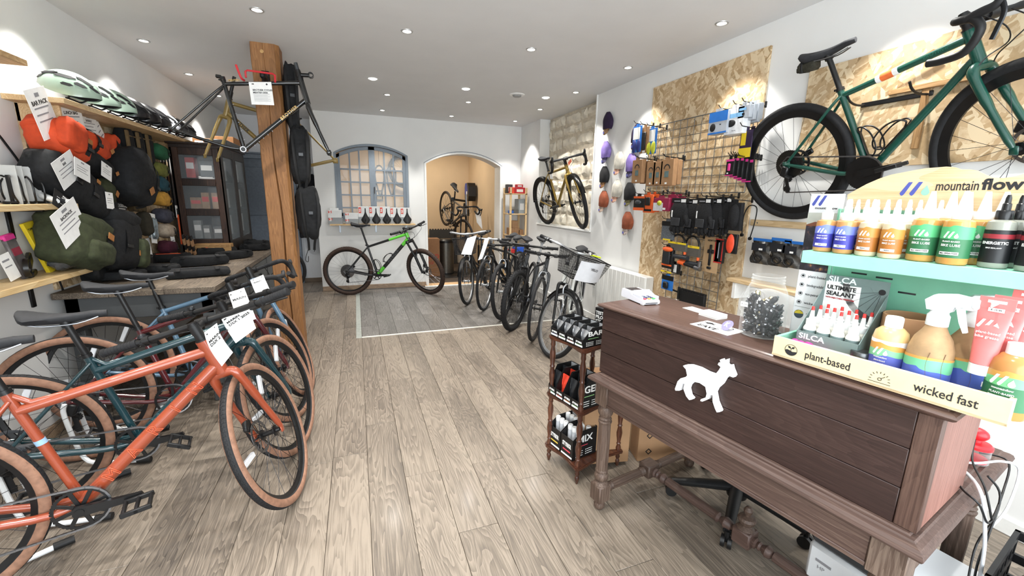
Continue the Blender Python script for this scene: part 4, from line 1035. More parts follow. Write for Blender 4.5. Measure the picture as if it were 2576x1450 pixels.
q = M(); q.tube([(-.16, -.04, -.01), (-.16, .07, -.01)], .012, 8); q.tube([(-.16, .02, -.01), (-.26, .04, .02)], .008, 8); q.obj('rail_bracket', BLK(.5), t)
def cap_(label, c, col, und, s=1.0, ang=0.):
    t = thing('cycling_cap', label, 'cap', mx=rmx(2.735, c[1], c[2], 0) @ RZ(ang) @ S3(s, s, s), group='cloth cycling caps on the right wall')
    q = M()
    def cf(a, b):
        an = 2 * PI * a; yy = lerp(.125, -.055, b)
        w = .085 * (math.sin(PI * min(1, .08 + b * .66)) ** .75); d = .075 * (math.sin(PI * min(1, .1 + b * .62)) ** .8)
        cr = 1 + .05 * math.sin(5 * an + 6 * b) + .03 * math.sin(9 * an - 4 * b)
        return (w * cr * math.cos(an) + .012 * math.sin(3 * b), yy, .03 + d * .55 * cr * math.sin(an))
    q.grid(cf, 26, 12, cu=True); q.obj('crown', mat(col, .85, var=.12, sc=18, bmp=.25), t, ang=75)
    q = M()
    def bf(a, b):
        x = lerp(-.055, .055, a); k = math.sqrt(max(0, 1 - (x / .058) ** 2)); y = -.052 - (.07 * k) * b
        return (x, y, .052 - .02 * (x / .055) ** 2 * 1 + .012 * b)
    q.grid(bf, 12, 5); q.grid(lambda a, b: (bf(1 - a, b)[0], bf(1 - a, b)[1], bf(1 - a, b)[2] - .003), 12, 5)
    q.obj('peak', mat(und, .7, var=.45, sc=70), t, ang=75)
    q = M(T3(-.008, -.095, .066)); q.prism(circ(.013, 16), 0, .002); q.obj('peak_sticker', mat('#5f62a8', .5, var=0), t)
    q = M(); q.lathe([(.0001, .0), (.004, .0), (.004, .05), (.0001, .052)], 8, mx=T3(0, .118, 0)); q.obj('nail', BLK(.4), t)
PU, LV_, CRM, BKC, RST = '#2a1a38', '#8a76bd', '#c9c4b8', '#1c1c1e', '#8c4a30'
caps = [((1527, 312), PU, '#8a6a48'), ((1600, 345), PU, '#6b4a3a'), ((1522, 385), LV_, '#4d4768'), ((1555, 412), CRM, '#c79a84'), ((1586, 418), LV_, '#4d4768'), ((1518, 447), BKC, '#8a6440'), ((1549, 482), CRM, '#c79a84'), ((1581, 490), BKC, '#6f6844'), ((1516, 508), RST, '#b7a090'), ((1576, 563), RST, '#b9aaa0')]
pos = [(2.7,4.305,2.318), (2.7,3.75,2.109), (2.7,4.31,2.007), (2.7,4.034,1.87), (2.7,3.808,1.83), (2.7,4.312,1.735), (2.7,4.044,1.575), (2.7,3.806,1.54), (2.7,4.297,1.461), (2.7,3.803,1.238)]
nm = ['dark purple cap, topmost on the wall', 'dark purple cap beside the navy grips', 'lavender cap below the topmost dark purple one', 'cream cap between the two lavender ones', 'lavender cap beside the brown light boxes', 'black cap left of the lower cream one', 'lower cream cap among the wall caps', 'black cap beside the orange light packs', 'rust cap at the left edge beside the niche', 'rust cap, lowest on the wall']
for i, (_, c, un) in enumerate(caps): cap_(nm[i], pos[i], c, un, 1.0, random.uniform(-.12, .12))
t = thing('radiator', 'white electric panel radiator on the right wall behind the second-hand bicycles', 'radiator', (2.735, 3.79, 0))
q = M(); q.box(-.115, -.02, -.485, .485, .13, .745, .006); q.obj('radiator_body', mat('#e3e3df', .4, var=.01), t)
fp = None
for i in range(12):
    q = M(); y = -.48 + i * .08
    q.box(-.122, -.114, y + .003, y + .077, .14, .74, .003); q.obj('panel', mat('#e6e6e2', .4, var=.01), t)
q = M(); q.box(-.03, 0, -.3, -.25, .3, .34); q.box(-.03, 0, .25, .3, .3, .34); q.obj('bracket', WHT, t)
t = thing('wooden_cleat', 'pale wooden cleat screwed to the right wall under the big wheel', 'cleat', (2.735, 1.95, 1.335))
q = M(); q.box(-.02, 0, -.36, .36, -.022, .022, .003); q.obj('cleat_board', wood('#b08e63', '#d0b48a', '#dcc49e', 'y', .5, bmp=.03), t)
for y in (-.3, .3):
    q = M(); q.lathe([(.0001, 0), (.004, .001), (.005, .0)], 10, mx=T3(-.0205, y, 0) @ RY(-PI / 2)); q.obj('screw', STEEL, t)
POUCH = mat('#3f3d3a', .15, var=.5, sc=14, spec=.8)
for i, (a, b, w) in enumerate((((2.62,2.2,1.215), (2.62,2.056,1.057), 'left'), ((2.62,2.06,1.228), (2.62,1.918,1.06), 'middle'), ((2.64,1.965,1.219), (2.64,1.842,1.064), 'right'))):
    y, z, w_, h = ray_rect(a, b)
    t = thing('cable_pouch', 'clear pouch of black cables with a blue header under the cleat, %s one' % w, 'pouch', mx=rmx(2.64, y, z), group='clear pouches under the cleat')
    q = M(); q.grid(lambda u, v: ((u - .5) * w_ * (1 + .1 * math.sin(7 * v)), (v - .5) * h, .022 * math.sin(PI * u) * math.sin(PI * (v * .9 + .05)) + .006 * math.sin(9 * u + 11 * v)), 14, 14); q.obj('pouch_film', POUCH, t, ang=60)
    q = M(); q.box(-w_ * .5, w_ * .5, h * .5, h * .62, -.002, .002); q.obj('pouch_header', BLUEC, t)
    q = M(); q.box(-w_ * .4, w_ * .35, h * .08, h * .42, .024, .0255); q.obj('label', mat('#24262b', .4), t)
    q = M(); q.box(w_ * .0, w_ * .2, h * .12, h * .2, .0256, .0262); q.obj('price_sticker', PAP, t)
    q = M(); q.tube([(.0 + .03 * math.cos(k * .9), -h * .25 + .025 * math.sin(k * .9), .02 + .001 * k) for k in range(14)], .005, 6); q.obj('cable_coil', BLK(.4), t)
t = thing('small_shelf', 'pale wooden bracket shelf under the cable pouches', 'shelf', (2.735, 2.05, .9))
q = M(); q.box(-.16, 0, -.28, .28, 0, .025, .003); q.obj('shelf_board', wood('#b08e63', '#d0b48a', '#dcc49e', 'y', .5, bmp=.03), t)
q = M(); q.box(-.15, 0, .2, .23, -.12, 0, .003); q.obj('shelf_bracket', WHT, t)
t = thing('hanging_rail', 'brown wooden strip on the strand board behind the teal bicycle', 'rail', (2.717, 1.4, 2.06))
q = M(); q.box(-.02, 0, -.16, .16, -.013, .013, .002); q.obj('rail_strip', wood('#7a5a38', '#a07c52', '#b89468', 'y', .6), t)
q = M(); q.box(-.014, 0, -.015, .015, -.3, -.013, .002); q.obj('rail_post', wood('#7a5a38', '#a07c52', '#b89468', 'z', .6), t)
t = thing('orange_flag', 'orange triangular flap behind the teal top tube', 'flag', mx=rmx(2.68, (2.68,1.448,2.19)[1], (2.68,1.448,2.19)[2]))
q = M(); q.prism([(-.08, -.035), (.06, .03), (.08, .02), (.03, -.01)], -.003, .003); q.obj('flap', mat('#e8642f', .5), t)
t = thing('bicycle_wall_hook', 'black wall cradle holding the teal bicycle by its top tube', 'hook', (2.717, 1.55, 2.05))
for y in (-.16, .12):
    q = M(); q.tube(smooth([(0, y, -.03), (-.08, y, -.035), (-.14, y, -.02), (-.17, y, .01)], 4), .006, 8); q.obj('cradle_arm', BLK(.4), t)
q = M(); q.box(-.012, 0, -.18, .14, -.04, -.015, .003); q.obj('cradle_plate', BLK(.4), t)
DM = T3(.963, 1.562, 0) @ RZ(math.atan2(-.98359, .18041))
WD = wood('#1c110d', '#33221e', '#402e29', 'x', .5, coat=.1, bmp=.08, rc=.1)
WDZ = wood('#2f211a', '#55443a', '#756458', 'z', .55, bmp=.1, rc=.1)
WDY = wood('#2f211a', '#55443a', '#756458', 'y', .55, bmp=.1, rc=.1)
WDL = wood('#32241d', '#54413a', '#6c594e', 'x', .5, bmp=.1, rc=.1)
WRED = wood('#55362d', '#7b5449', '#93695d', 'z', .5, bmp=.08, rc=.08)
TOPM = wood('#36261f', '#58423a', '#6e574b', 'x', .4, coat=.1, bmp=.08, rc=.08)
desk = thing('desk_counter', 'old dark wooden desk counter with turned fluted legs and raised box front', 'desk', mx=DM)
LU, LV = 1.153, .8
def flute(m, z0, z1, r, n=10, k=8):
    "fluted shaft"
    def fn(a, b):
        an = 2 * PI * a; rr = r * (1 - .1 * (.5 + .5 * math.cos(an * k)) ) * (1 + .06 * math.sin(PI * b))
        return (rr * math.cos(an), rr * math.sin(an), lerp(z0, z1, b))
    m.grid(fn, k * 6, 3, cu=True)
def turned_leg(u, v):
    q = M(T3(u, v, 0))
    q.lathe([(.0001, 0), (.018, .002), (.026, .014), (.027, .026), (.02, .044), (.026, .05)], 20)
    q.box(-.036, .036, -.036, .036, .05, .14, .006)
    q.lathe([(.036, .14), (.028, .15), (.02, .156), (.031, .166), (.034, .18), (.03, .195), (.022, .203), (.03, .208), (.03, .214), (.026, .22)], 22)
    flute(q, .218, .462, .029)
    q.lathe([(.03, .46), (.032, .468), (.026, .474), (.03, .482), (.024, .49), (.034, .51), (.036, .525), (.03, .545), (.026, .553)], 22)
    q.box(-.038, .038, -.038, .038, .552, .668, .003)
    q.obj('leg', WDZ, desk, ang=40)
for u in (.062, LU - .062):
    for v in (.062, LV - .062): turned_leg(u, v)
q = M(); q.box(.1, LU - .1, .03, .05, .558, .666, .003); q.box(.1, LU - .1, .026, .031, .558, .572, .002); q.obj('apron', WDL, desk)
q = M(); q.box(.1, LU - .1, LV - .05, LV - .03, .558, .666, .003); q.obj('apron', WDL, desk)
for u in (.03, LU - .05):
    q = M(); q.box(u, u + .02, .1, LV - .1, .558, .666, .003); q.obj('side_apron', WDY, desk)
prof = [(.0, .667), (-.004, .674), (.0, .684), (.008, .69), (.02, .694), (.024, .698), (.034, .698), (.038, .702), (.05, .703)]
q = M()
def ledge_fn(d): return [(d, d), (LU - d, d), (LU - d, LV - d), (d, LV - d)]
rings = [[(x, y, z) for x, y in ledge_fn(d)] for d, z in prof]
for ra, rb in zip(rings, rings[1:]):
    for i in range(4): q.add([ra[i], ra[(i + 1) % 4], rb[(i + 1) % 4], rb[i]], [(0, 1, 2, 3)])
q.add(rings[-1], [(0, 1, 2, 3)]); q.add(rings[0], [(3, 2, 1, 0)])
q.obj('ledge', WDL, desk, ang=20)
def hturn(m, p, axis_len, r=.022):
    q = m
    q.lathe([(.012, 0), (.022, .004), (.016, .012), (.024, .02), (.014, .028), (.02, .036)], 16, mx=p)
    flute_m = M(p)
    flute(flute_m, .036, axis_len - .036, r); q.add(flute_m.v, flute_m.f)
    q.lathe([(.02, axis_len - .036), (.014, axis_len - .028), (.024, axis_len - .02), (.016, axis_len - .012), (.022, axis_len - .004), (.012, axis_len)], 16, mx=p)
for u in (.062, LU - .062):
    q = M()
    hturn(q, T3(u, .098, .1) @ RX(-PI / 2), .262); hturn(q, T3(u, .44, .1) @ RX(-PI / 2), .262)
    q.box(u - .036, u + .036, .36, .44, .066, .138, .006)
    q.obj('side_stretcher', WDY, desk, ang=40)
q = M()
for u0, L in ((.098, .44), (LU - .098 - .44, .44)):
    p = T3(u0, .4, .1) @ RY(PI / 2)
    q.lathe([(.022, 0), (.024, .01), (.014, .016), (.02, .026), (.014, .034), (.026, .055), (.022, .07), (.012, .078), (.022, .084)], 16, mx=p)
    fm = M(p); flute(fm, .084, L - .09, .022); q.add(fm.v, fm.f)
    q.lathe([(.022, L - .09), (.024, L - .08), (.012, L - .07), (.026, L - .045), (.02, L - .02), (.012, L - .014), (.022, L)], 16, mx=p)
q.box(.538, .615, .364, .436, .066, .138, .006)
q.obj('long_stretcher', WDL, desk, ang=40)
q = M(); q.lathe([(.034, .138), (.026, .146), (.018, .152), (.03, .166), (.036, .182), (.03, .192), (.012, .198), (.012, .206), (.016, .212), (.018, .224), (.01, .238), (.0001, .242)], 20, mx=T3(.577, .4, 0)); q.obj('finial', WDZ, desk)
zs = [.703, .8, .905, 1.003]
for i in range(3):
    q = M(); q.box(.02, 1.08, .045, .062, zs[i] + .0008, zs[i + 1] - .0008, .0015); q.obj('front_board', WD, desk)
q = M(); q.box(1.081, 1.125, .045, .075, .703, 1.003, .002); q.obj('corner_post', wood('#2c1b14', '#46322a', '#5a443a', 'z', .5, rc=.08), desk)
q = M(); q.box(1.105, 1.124, .075, .4, .703, 1.003, .002); q.obj('end_panel', WRED, desk)
q = M(); q.box(.02, .04, .062, .4, .703, 1.003, .002); q.obj('end_panel', WDZ, desk)
q = M(); q.box(.04, 1.105, .385, .4, .703, 1.003, .002); q.obj('back_panel', WD, desk)
tp = [(.016, 1.003), (.008, 1.007), (.002, 1.012), (0, 1.016), (.004, 1.021), (.012, 1.024), (.02, 1.024), (.024, 1.028), (.034, 1.03)]
q = M()
def topf(d): return [(-.002 + d, .028 + d), (1.147 - d, .028 + d), (1.147 - d, .41 - d), (-.002 + d, .41 - d)]
rings = [[(x, y, z) for x, y in topf(d)] for d, z in tp]
for ra, rb in zip(rings, rings[1:]):
    for i in range(4): q.add([ra[i], ra[(i + 1) % 4], rb[(i + 1) % 4], rb[i]], [(0, 1, 2, 3)])
q.add(rings[-1], [(0, 1, 2, 3)]); q.add(rings[0], [(3, 2, 1, 0)])
q.obj('top', TOPM, desk, ang=20)
def DF(u, v, z, yaw=0.): return DM @ T3(u, v, z) @ RZ(yaw)
FACE = FRM((0, 0, 0), (1, 0, 0), (0, 0, 1))          # xy plane = upright, +z towards the customer
def dthing(name, label, cat, u, v, z, yaw=0., group=None): return thing(name, label, cat, mx=DF(u, v, z, yaw), group=group)
q = M(DM @ T3(0, .044, 0) @ FACE)
q.prism([(.464,.894),(.473,.901),(.495,.909),(.529,.911),(.561,.907),(.588,.908),(.599,.928),(.604,.941),(.593,.946),(.596,.954),(.604,.95),(.598,.964),(.605,.97),(.611,.96),(.618,.972),(.622,.975),(.623,.959),(.628,.956),(.638,.961),(.643,.949),(.654,.931),(.65,.922),(.634,.922),(.624,.908),(.616,.886),(.601,.864),(.596,.848),(.606,.818),(.623,.793),(.621,.787),(.611,.781),(.603,.791),(.592,.811),(.588,.834),(.579,.83),(.576,.814),(.555,.795),(.547,.794),(.548,.801),(.565,.815),(.567,.83),(.559,.852),(.536,.857),(.512,.852),(.499,.833),(.496,.819),(.505,.797),(.517,.791),(.514,.784),(.504,.778),(.49,.787),(.476,.809),(.478,.83),(.469,.827),(.466,.808),(.461,.796),(.444,.789),(.441,.795),(.449,.828),(.46,.844),(.48,.857),(.485,.865),(.477,.886),(.471,.889)], .001, .017)
q.obj('deer_sign', mat('#f1f2f4', .5, var=0), None, label='white cut-out deer sign mounted on the front of the dark desk', cat='sign')
t = dthing('card_terminal', 'white card payment terminal on the left end of the desk top', 'terminal', .072, .215, 1.03, 1.32)
q = M(FRM((0, 0, 0), (0, 1, 0), (0, 0, 1)))
q.prism([(-.088, .004), (.088, .004), (.09, .02), (.085, .042), (.02, .042), (-.0, .028), (-.085, .02), (-.09, .012)], -.042, .042); q.obj('terminal_body', mat('#e4e6ee', .4, var=.01), t, ang=25)
q = M()
for s in (-1, 1):
    q.add([(s * .04, -.082, .02), (s * .04, -.01, .024), (s * .037, -.02, .05), (s * .037, -.075, .032)], [(0, 1, 2, 3)]); q.box(s * .037, s * .041, -.08, -.005, .016, .036)
q.box(-.041, .041, -.012, -.006, .02, .052, .002); q.obj('pin_shield', mat('#dfe2ec', .4, var=0), t)
q = M(); q.box(-.03, .03, .026, .08, .042, .0435, .001); q.obj('screen', mat('#3a3a3c', .2, var=0), t)
for i in range(4):
    for j in range(3):
        c = '#2b3350' if i else ('#d8344a', '#e88a3a', '#3d9a4a')[j]
        q = M(T3(-.022 + .022 * j, -.07 + .015 * i, .0235) @ RX(.1)); q.box(-.008, .008, -.005, .005, 0, .003, .001); q.obj('key', mat(c, .5, var=0), t)
q = M(); q.box(-.03, .03, -.0915, -.088, .008, .011); q.obj('card_slot', INK, t)
for x in (-.035, .035):
    for y in (-.075, .07):
        q = M(); q.box(x - .006, x + .006, y - .008, y + .008, 0, .005, .001); q.obj('foot', WHT, t)
def flatcard(name, label, cat, u, v, w, h, yaw, th=.0012, z=1.03, mt=PAP):
    t = dthing(name, label, cat, u, v, z, yaw); q = M(); q.box(-w / 2, w / 2, -h / 2, h / 2, 0, th); q.obj('sheet', mt, t); return t
t = flatcard('business_card', 'single white business card lying flat on the desk top', 'card', .3, .3, .09, .055, -.12)
text('O', .03, mat('#7fb08c', .6, var=0), t, T3(.012, 0, .0012), name='print', bold=.04, ex=.0002)
t = dthing('card_stack', 'short stack of white business cards beside the clear jar', 'cards', .4, .268, 1.03, -.1)
for i in range(14):
    q = M(T3(random.uniform(-.0008, .0008), random.uniform(-.0008, .0008), i * .00125)); q.box(-.043, .043, -.028, .028, 0, .0011); q.obj('card', PAP, t)
text('K', .018, GRYINK, t, T3(.01, .004, 14 * .00125 + .0002), name='print', ex=.0002)
t = flatcard('sticker_sheet', 'white sticker sheet with black lettering under the tilted jar', 'paper', .5, .145, .15, .1, -.02)
text('EAVE', .034, INK, t, T3(-.02, -.026, .0013), name='print', bold=.04, ex=.0002); text('SPARKLE', .014, INK, t, T3(.01, .002, .0013), name='print', ex=.0002)
q = M(T3(-.045, .024, .0012)); q.prism([(-.03, 0), (-.01, .006), (.0, .014), (.012, .006), (.03, .012), (.016, 0), (.03, -.012), (.01, -.006), (-.004, -.014), (-.012, -.004)], 0, .0003); q.obj('print', INK, t)
q = M(); q.ring([(.03 + x, .026 + y) for x, y in circ(.016, 24)], [(.03 + x, .026 + y) for x, y in circ(.0125, 24)], .0012, .0015); q.obj('print', INK, t)
CLR = glass()
def jarprof(m, mx=None):
    R = .068
    o = [(.045, 0), (.062, .003), (R, .012), (R, .115), (R * .98, .135), (R * .86, .16), (.05, .178), (.047, .182), (.05, .186), (.047, .19), (.05, .195), (.047, .2), (.049, .207), (.045, .208)]
    m.lathe(o, 40, mx=mx, cap=False)
    m.lathe([(.0001, .001), (.06, .004)], 40, mx=mx, cap=False)
jar = dthing('glass_jar', 'clear jar full of small gas cartridges on the desk top', 'jar', .622, .205, 1.03)
q = M(); jarprof(q); q.obj('jar_wall', CLR, jar)
q = M(FACE @ T3(-.03, .11, .0685)); q.box(-.012, .012, -.008, .008, 0, .0008); q.obj('price_sticker', PAP, jar)
text('€ 2.50', .007, INK, jar, FACE @ T3(-.03, .11, .0694), name='print', ex=.0002)
jar2 = thing('glass_jar', 'clear empty jar lying on its side holding leaflets behind the full jar', 'jar', mx=DF(.565, .335, 1.1) @ RZ(-.25) @ RX(1.25) @ T3(0, 0, -.12))
q = M(); jarprof(q); q.obj('jar_wall', CLR, jar2)
pz = thing('leaflet', 'folded white leaflet inside the tilted clear jar', 'paper', mx=DF(.57, .3, 1.055) @ RZ(-.4) @ RX(.5))
q = M(); q.box(-.05, .05, -.045, .05, 0, .001); q.box(-.05, .05, -.045, .05, .004, .005, mx=RX(.12)); q.obj('sheet', PAP, pz)
text('BU CY', .02, INK, pz, T3(.005, .02, .0012) @ RZ(.6), name='print', bold=.03, ex=.0002)
pb = thing('badge', 'round lilac badge with a white letter below the tilted jar', 'badge', mx=DF(.535, .15, 1.048) @ RZ(-.3) @ RX(.8))
q = M(); q.lathe([(.0001, -.002), (.02, -.002), (.022, 0), (.02, .003), (.0001, .004)], 28); q.obj('badge_disc', mat('#8e88c4', .35, coat=.5, var=0), pb)
text('K', .026, WHT, pb, T3(0, 0, .0042), name='print', bold=.03, ex=.0003)
rj = random.Random(5)
GLD = mat('#cfc29c', .2, 1.0, var=.04); CBL = mat('#1c1a1c', .35, var=.05)
ct = None; nplaced = 0
for i in range(110):
    lay = i // 15; a = rj.uniform(0, 2 * PI); r = .05 if i % 15 < 11 else rj.uniform(0, .03)
    z = .014 + lay * .0155
    if z > .128: break
    tilt = rj.uniform(.5, 2.6); az = a + PI / 2 + rj.uniform(-.6, .6)
    mxl = jar.matrix_world @ T3(r * math.cos(a), r * math.sin(a), z) @ RZ(az) @ RX(tilt)
    L = .036; d = (RZ(az) @ RX(tilt)) @ Vector((0, 0, 1))
    c = Vector((r * math.cos(a), r * math.sin(a), z))
    for e in (c + d * L, c - d * L):
        rr = math.hypot(e.x, e.y)
        if rr > .057: c -= Vector((e.x, e.y, 0)) * (1 - .057 / rr)
        if e.z < .012: c.z += .012 - e.z
    mxl = jar.matrix_world @ Matrix.Translation(c) @ (RZ(az) @ RX(tilt))
    if ct is None:
        ct = thing('gas_cartridge', 'loose gold-tipped gas cartridge inside the clear jar', 'cartridge', mx=mxl, group='loose gas cartridges in the jar')
        q = M(); q.lathe([(.0001, -.036), (.006, -.035), (.0093, -.026), (.0093, .022), (.008, .027), (.005, .03)], 12, cap=False); q.obj('cartridge_sleeve', CBL, ct)
        q = M(); q.lathe([(.0045, .029), (.004, .036), (.0001, .0365)], 10, cap=False); q.obj('cartridge_neck', STEEL, ct)
        q = M(); q.lathe([(.0001, -.04), (.004, -.0394), (.0075, -.037), (.0095, -.032), (.0097, -.024), (.009, -.019)], 14, cap=False); q.obj('cartridge_base', GLD, ct)
        q = M(); q.grid(lambda a_, b_: (.00945 * math.cos(a_ * 1.3), .00945 * math.sin(a_ * 1.3), lerp(-.012, .012, b_)), 5, 2); q.obj('barcode_label', PAP, ct)
    else: dup(ct, mx=mxl)
MINT = mat('#86c9ac', .45, var=.02); PLY = wood('#b08e63', '#d0b48a', '#dcc49e', 'x', .5, bmp=.03, ring=.6)
CREAM = mat('#d9c9a2', .5, var=.03)
disp = dthing('product_display', 'mint green counter display with wooden mountain header and plywood tray', 'display', 0, 0, 0)
TU0, TU1, TV0, TV1, TZ = .745, 1.212, .045, .29, 1.031
q = M(); q.box(TU0, TU1, TV0, TV1, TZ, TZ + .006); q.obj('tray_floor', PLY, disp)
q = M(); q.box(TU0, TU1, TV0, TV0 + .009, TZ, TZ + .058, .001); fb = q.obj('tray_front', CREAM, disp)
for u in (TU0, TU1 - .009):
    q = M(); q.box(u, u + .009, TV0 + .009, TV1, TZ, TZ + .058, .001); q.obj('tray_side', MINT if u < 1 else CREAM, disp)
FR = lambda u, z, v=TV0 - .0004: T3(u, v, z) @ FACE
TXT = mat('#232326', .6, var=0)
text('plant-based', .03, TXT, disp, FR(.885, TZ + .028), bold=.006, w=.105)
text('wicked fast', .03, TXT, disp, FR(1.115, TZ + .028), bold=.006, w=.105)
q = M(FR(.795, TZ + .029)); q.ring(circ(.0165, 32), circ(.0155, 32), 0, .0006)
q.prism([(.0155 * math.cos(a), .0155 * math.sin(a)) for a in [PI * 1.06 + k * (PI * .9) / 14 for k in range(15)]] + [(.004, -.004), (-.004, -.001), (-.01, -.0)], 0, .0006)
q.box(-.0006, .0006, -.004, .005, 0, .0006); q.prism([(0, .004), (-.003, .01), (-.009, .011), (-.007, .005)], 0, .0006); q.prism([(0, .004), (.003, .01), (.009, .011), (.007, .005)], 0, .0006)
q.obj('print', TXT, disp)
q = M(FR(1.0, TZ + .028)); q.box(-.022, .022, -.0165, -.0155, 0, .0006); q.ring(circ(.0042, 16), circ(.003, 16), 0, .0006, mx=T3(0, -.007, 0)); q.box(.003, .013, -.0006, .0006, 0, .0006, mx=T3(0, -.007, 0) @ RZ(.75))
for k in range(9): q.box(.0165, .021, -.0006, .0006, 0, .0006, mx=T3(0, -.009, 0) @ RZ(k * PI / 8))
q.obj('print', TXT, disp)
q = M(); q.box(.765, TU1, .285, .293, TZ, 1.46, .001); q.obj('back_panel', MINT, disp)
q = M(); q.box(.765, .772, .255, .29, TZ, 1.46, .001); q.obj('side_fin', MINT, disp)
for (u, z) in ((.835, 1.272), (.895, 1.268), (.86, 1.25), (.95, 1.235)):
    q = M(); q.box(u - .019, u + .019, .2845, .2855, z - .0025, z + .0025); q.obj('slot', mat('#2a2d30', .3, var=0), disp)
q = M(); q.box(.735, TU1 + .02, .15, .287, 1.3, 1.336, .001); q.obj('shelf', mat('#8fd2b4', .45, var=.02), disp)
hp = [(.77,1.501),(.786,1.513),(.812,1.531),(.838,1.545),(.863,1.555),(.887,1.56),(.911,1.565),(.934,1.569),(.957,1.57),(.972,1.571),(.987,1.569),(1.000,1.563),(1.016,1.562),(1.03,1.558),(1.045,1.548),(1.059,1.541),(1.075,1.539),(1.096,1.544),(1.118,1.554),(1.14,1.558),(1.164,1.543),(1.161,1.44),(.941,1.386),(.788,1.372)]
q = M(T3(0, .294, 0) @ FACE); q.prism(hp, 0, .009); q.obj('mountain_header', PLY, disp)
def logo(m, sc, mx=None):
    def st(x0):
        return [(x0 - .0, -.5), (x0 + .11, -.56), (x0 + .22, -.44), (x0 + .62, .5), (x0 + .38, .5), (x0 - .06, -.36)]
    m.prism([(x * sc, y * sc) for x, y in st(-.95)], 0, .0006, mx); m.prism([(x * sc, y * sc) for x, y in st(-.35)], 0, .0006, mx)
def drop(m, sc, mx=None):
    m.prism([(x * sc, y * sc) for x, y in [(.55, .25)] + [(.52 + .25 * math.cos(a), -.28 + .25 * math.sin(a)) for a in [PI * .2 - k * PI * 1.4 / 12 for k in range(13)]]], 0, .0006, mx)
LB = mat('#4a55a5', .5, var=0)
q = M(T3(.925, .285 - .0002, 1.517) @ FACE); logo(q, .034); q.obj('logo', LB, disp)
q = M(T3(.925, .285 - .0002, 1.517) @ FACE); drop(q, .034); q.obj('logo_drop', mat('#8fd0b0', .5, var=0), disp)
text('mountain', .034, TXT, disp, T3(1.0, .2846, 1.522) @ FACE, bold=.004, w=.077)
text('flow', .036, TXT, disp, T3(1.076, .2846, 1.524) @ FACE, bold=.03, w=.068)
q = M(); q.box(.683, .772, .262, .27, 1.045, 1.503, .001); q.obj('poster_panel', mat('#dfe3e6', .5, var=.01), disp)
PF = lambda u, z: T3(u, .2618, z) @ FACE
q = M(PF(.7275, 1.335)); q.box(-.0445, .0445, -.072, .072, 0, .0003)
POST, nt, b = nmat('poster_photo'); tc = N(nt, 'ShaderNodeTexCoord'); nz = N(nt, 'ShaderNodeTexNoise'); nz.inputs['Scale'].default_value = 45; nt.links.new(tc.outputs['Object'], nz.inputs['Vector'])
nt.links.new(ramp(nt, [(.45, '#1b1a20'), (.6, '#2c2a38'), (.68, '#6a4a3a'), (.75, '#b98a4a')], nz.outputs['Fac']), b.inputs['Base Color'])
q.obj('poster_photo', POST, disp)
q = M(PF(.7275, 1.42)); q.prism([(-.0445, -.016), (.0445, -.016), (.0445, .004), (.02, .0), (.0, -.006), (-.02, -.002), (-.0445, -.012)], 0, .0005); q.obj('poster_photo', mat('#7a4a34', .6), disp)
q = M(PF(.7275, 1.432)); q.box(-.0445, .0445, -.022, .014, 0, .0002); q.obj('poster_photo', mat('#b9bdb4', .6), disp)
q = M(PF(.72, 1.483)); logo(q, .03); q.obj('logo', LB, disp)
text('mountainflow', .01, TXT, disp, PF(.73, 1.46), bold=.01, w=.06)
for s, z in (('plant-based', 1.245), ('biodegradable', 1.216), ('non-petroleum', 1.187), ('wicked fast', 1.158)):
    text(s, .0115, TXT, disp, PF(.738, z), align='CENTER', w=.05)
    q = M(PF(.698, z)); q.ring(circ(.0068, 20), circ(.0058, 20), 0, .0004); q.prism([(-.003, -.003), (.003, -.003), (.004, .002), (0, .0045), (-.004, .002)], 0, .0004); q.obj('print', TXT, disp)
q = M(PF(.7275, 1.143)); q.box(-.04, .04, -.0003, .0003, 0, .0004); q.obj('print', TXT, disp)
q = M(PF(.703, 1.118)); q.prism(circ(.014, 24), 0, .0004); q.obj('print', mat('#3d4a55', .6, var=0), disp)
q = M(PF(.703, 1.118)); q.prism([(-.013, 0), (.013, .003), (.011, .008), (0, .0138), (-.011, .008)], .0004, .0006); q.obj('print', mat('#c9b83a', .6, var=0), disp)
for i, s in enumerate(('USDA', 'CERTIFIED', 'BIOBASED', 'PRODUCT')): text(s, .006, TXT, disp, PF(.738, 1.13 - i * .0075), bold=.02, align='CENTER')
def sleeve(R, z0, z1, m, mx, n=28, a0=0., a1=2 * PI):
    "label band round a bottle with wavy edges z0(a), z1(a)"
    q = m
    q.grid(lambda a, b: (R * math.sin(lerp(a0, a1, a)), -R * math.cos(lerp(a0, a1, a)), lerp(z0(lerp(a0, a1, a)), z1(lerp(a0, a1, a)), b)), n, 2, cu=(a1 - a0 > 6.2), mx=mx)
def bend(mesh, R):
    "wrap flat lettering round a bottle of radius R, facing -y"
    for v in mesh.vertices:
        a = v.co.x / R; r = R + v.co.z; y = v.co.y
        v.co = (r * math.sin(a), -r * math.cos(a), y)
_BT = {}
def ctext(s, size, m, par, R, z, a=0., bold=.01, w=None):
    k = (s, size, R, bold, w)
    o = text(s, size, m, par, Matrix.Identity(4), name='print', bold=bold, ex=.00025, w=w)
    if k not in _BT:
        o.data = o.data.copy(); bend(o.data, R); _BT[k] = o.data
        if o.data.materials: o.data.materials[0] = m
    else:
        o.data = _BT[k]
    o.matrix_local = T3(0, 0, z) @ RZ(a)
    return o
WPL = mat('#eef0f0', .35, var=.01, spec=.6)
wav = lambda z, am, k, ph: (lambda a: z + am * (math.sin(k * a + ph) + .5 * math.sin(2.3 * k * a + 1.7 * ph)))
flat = lambda z: (lambda a: z)
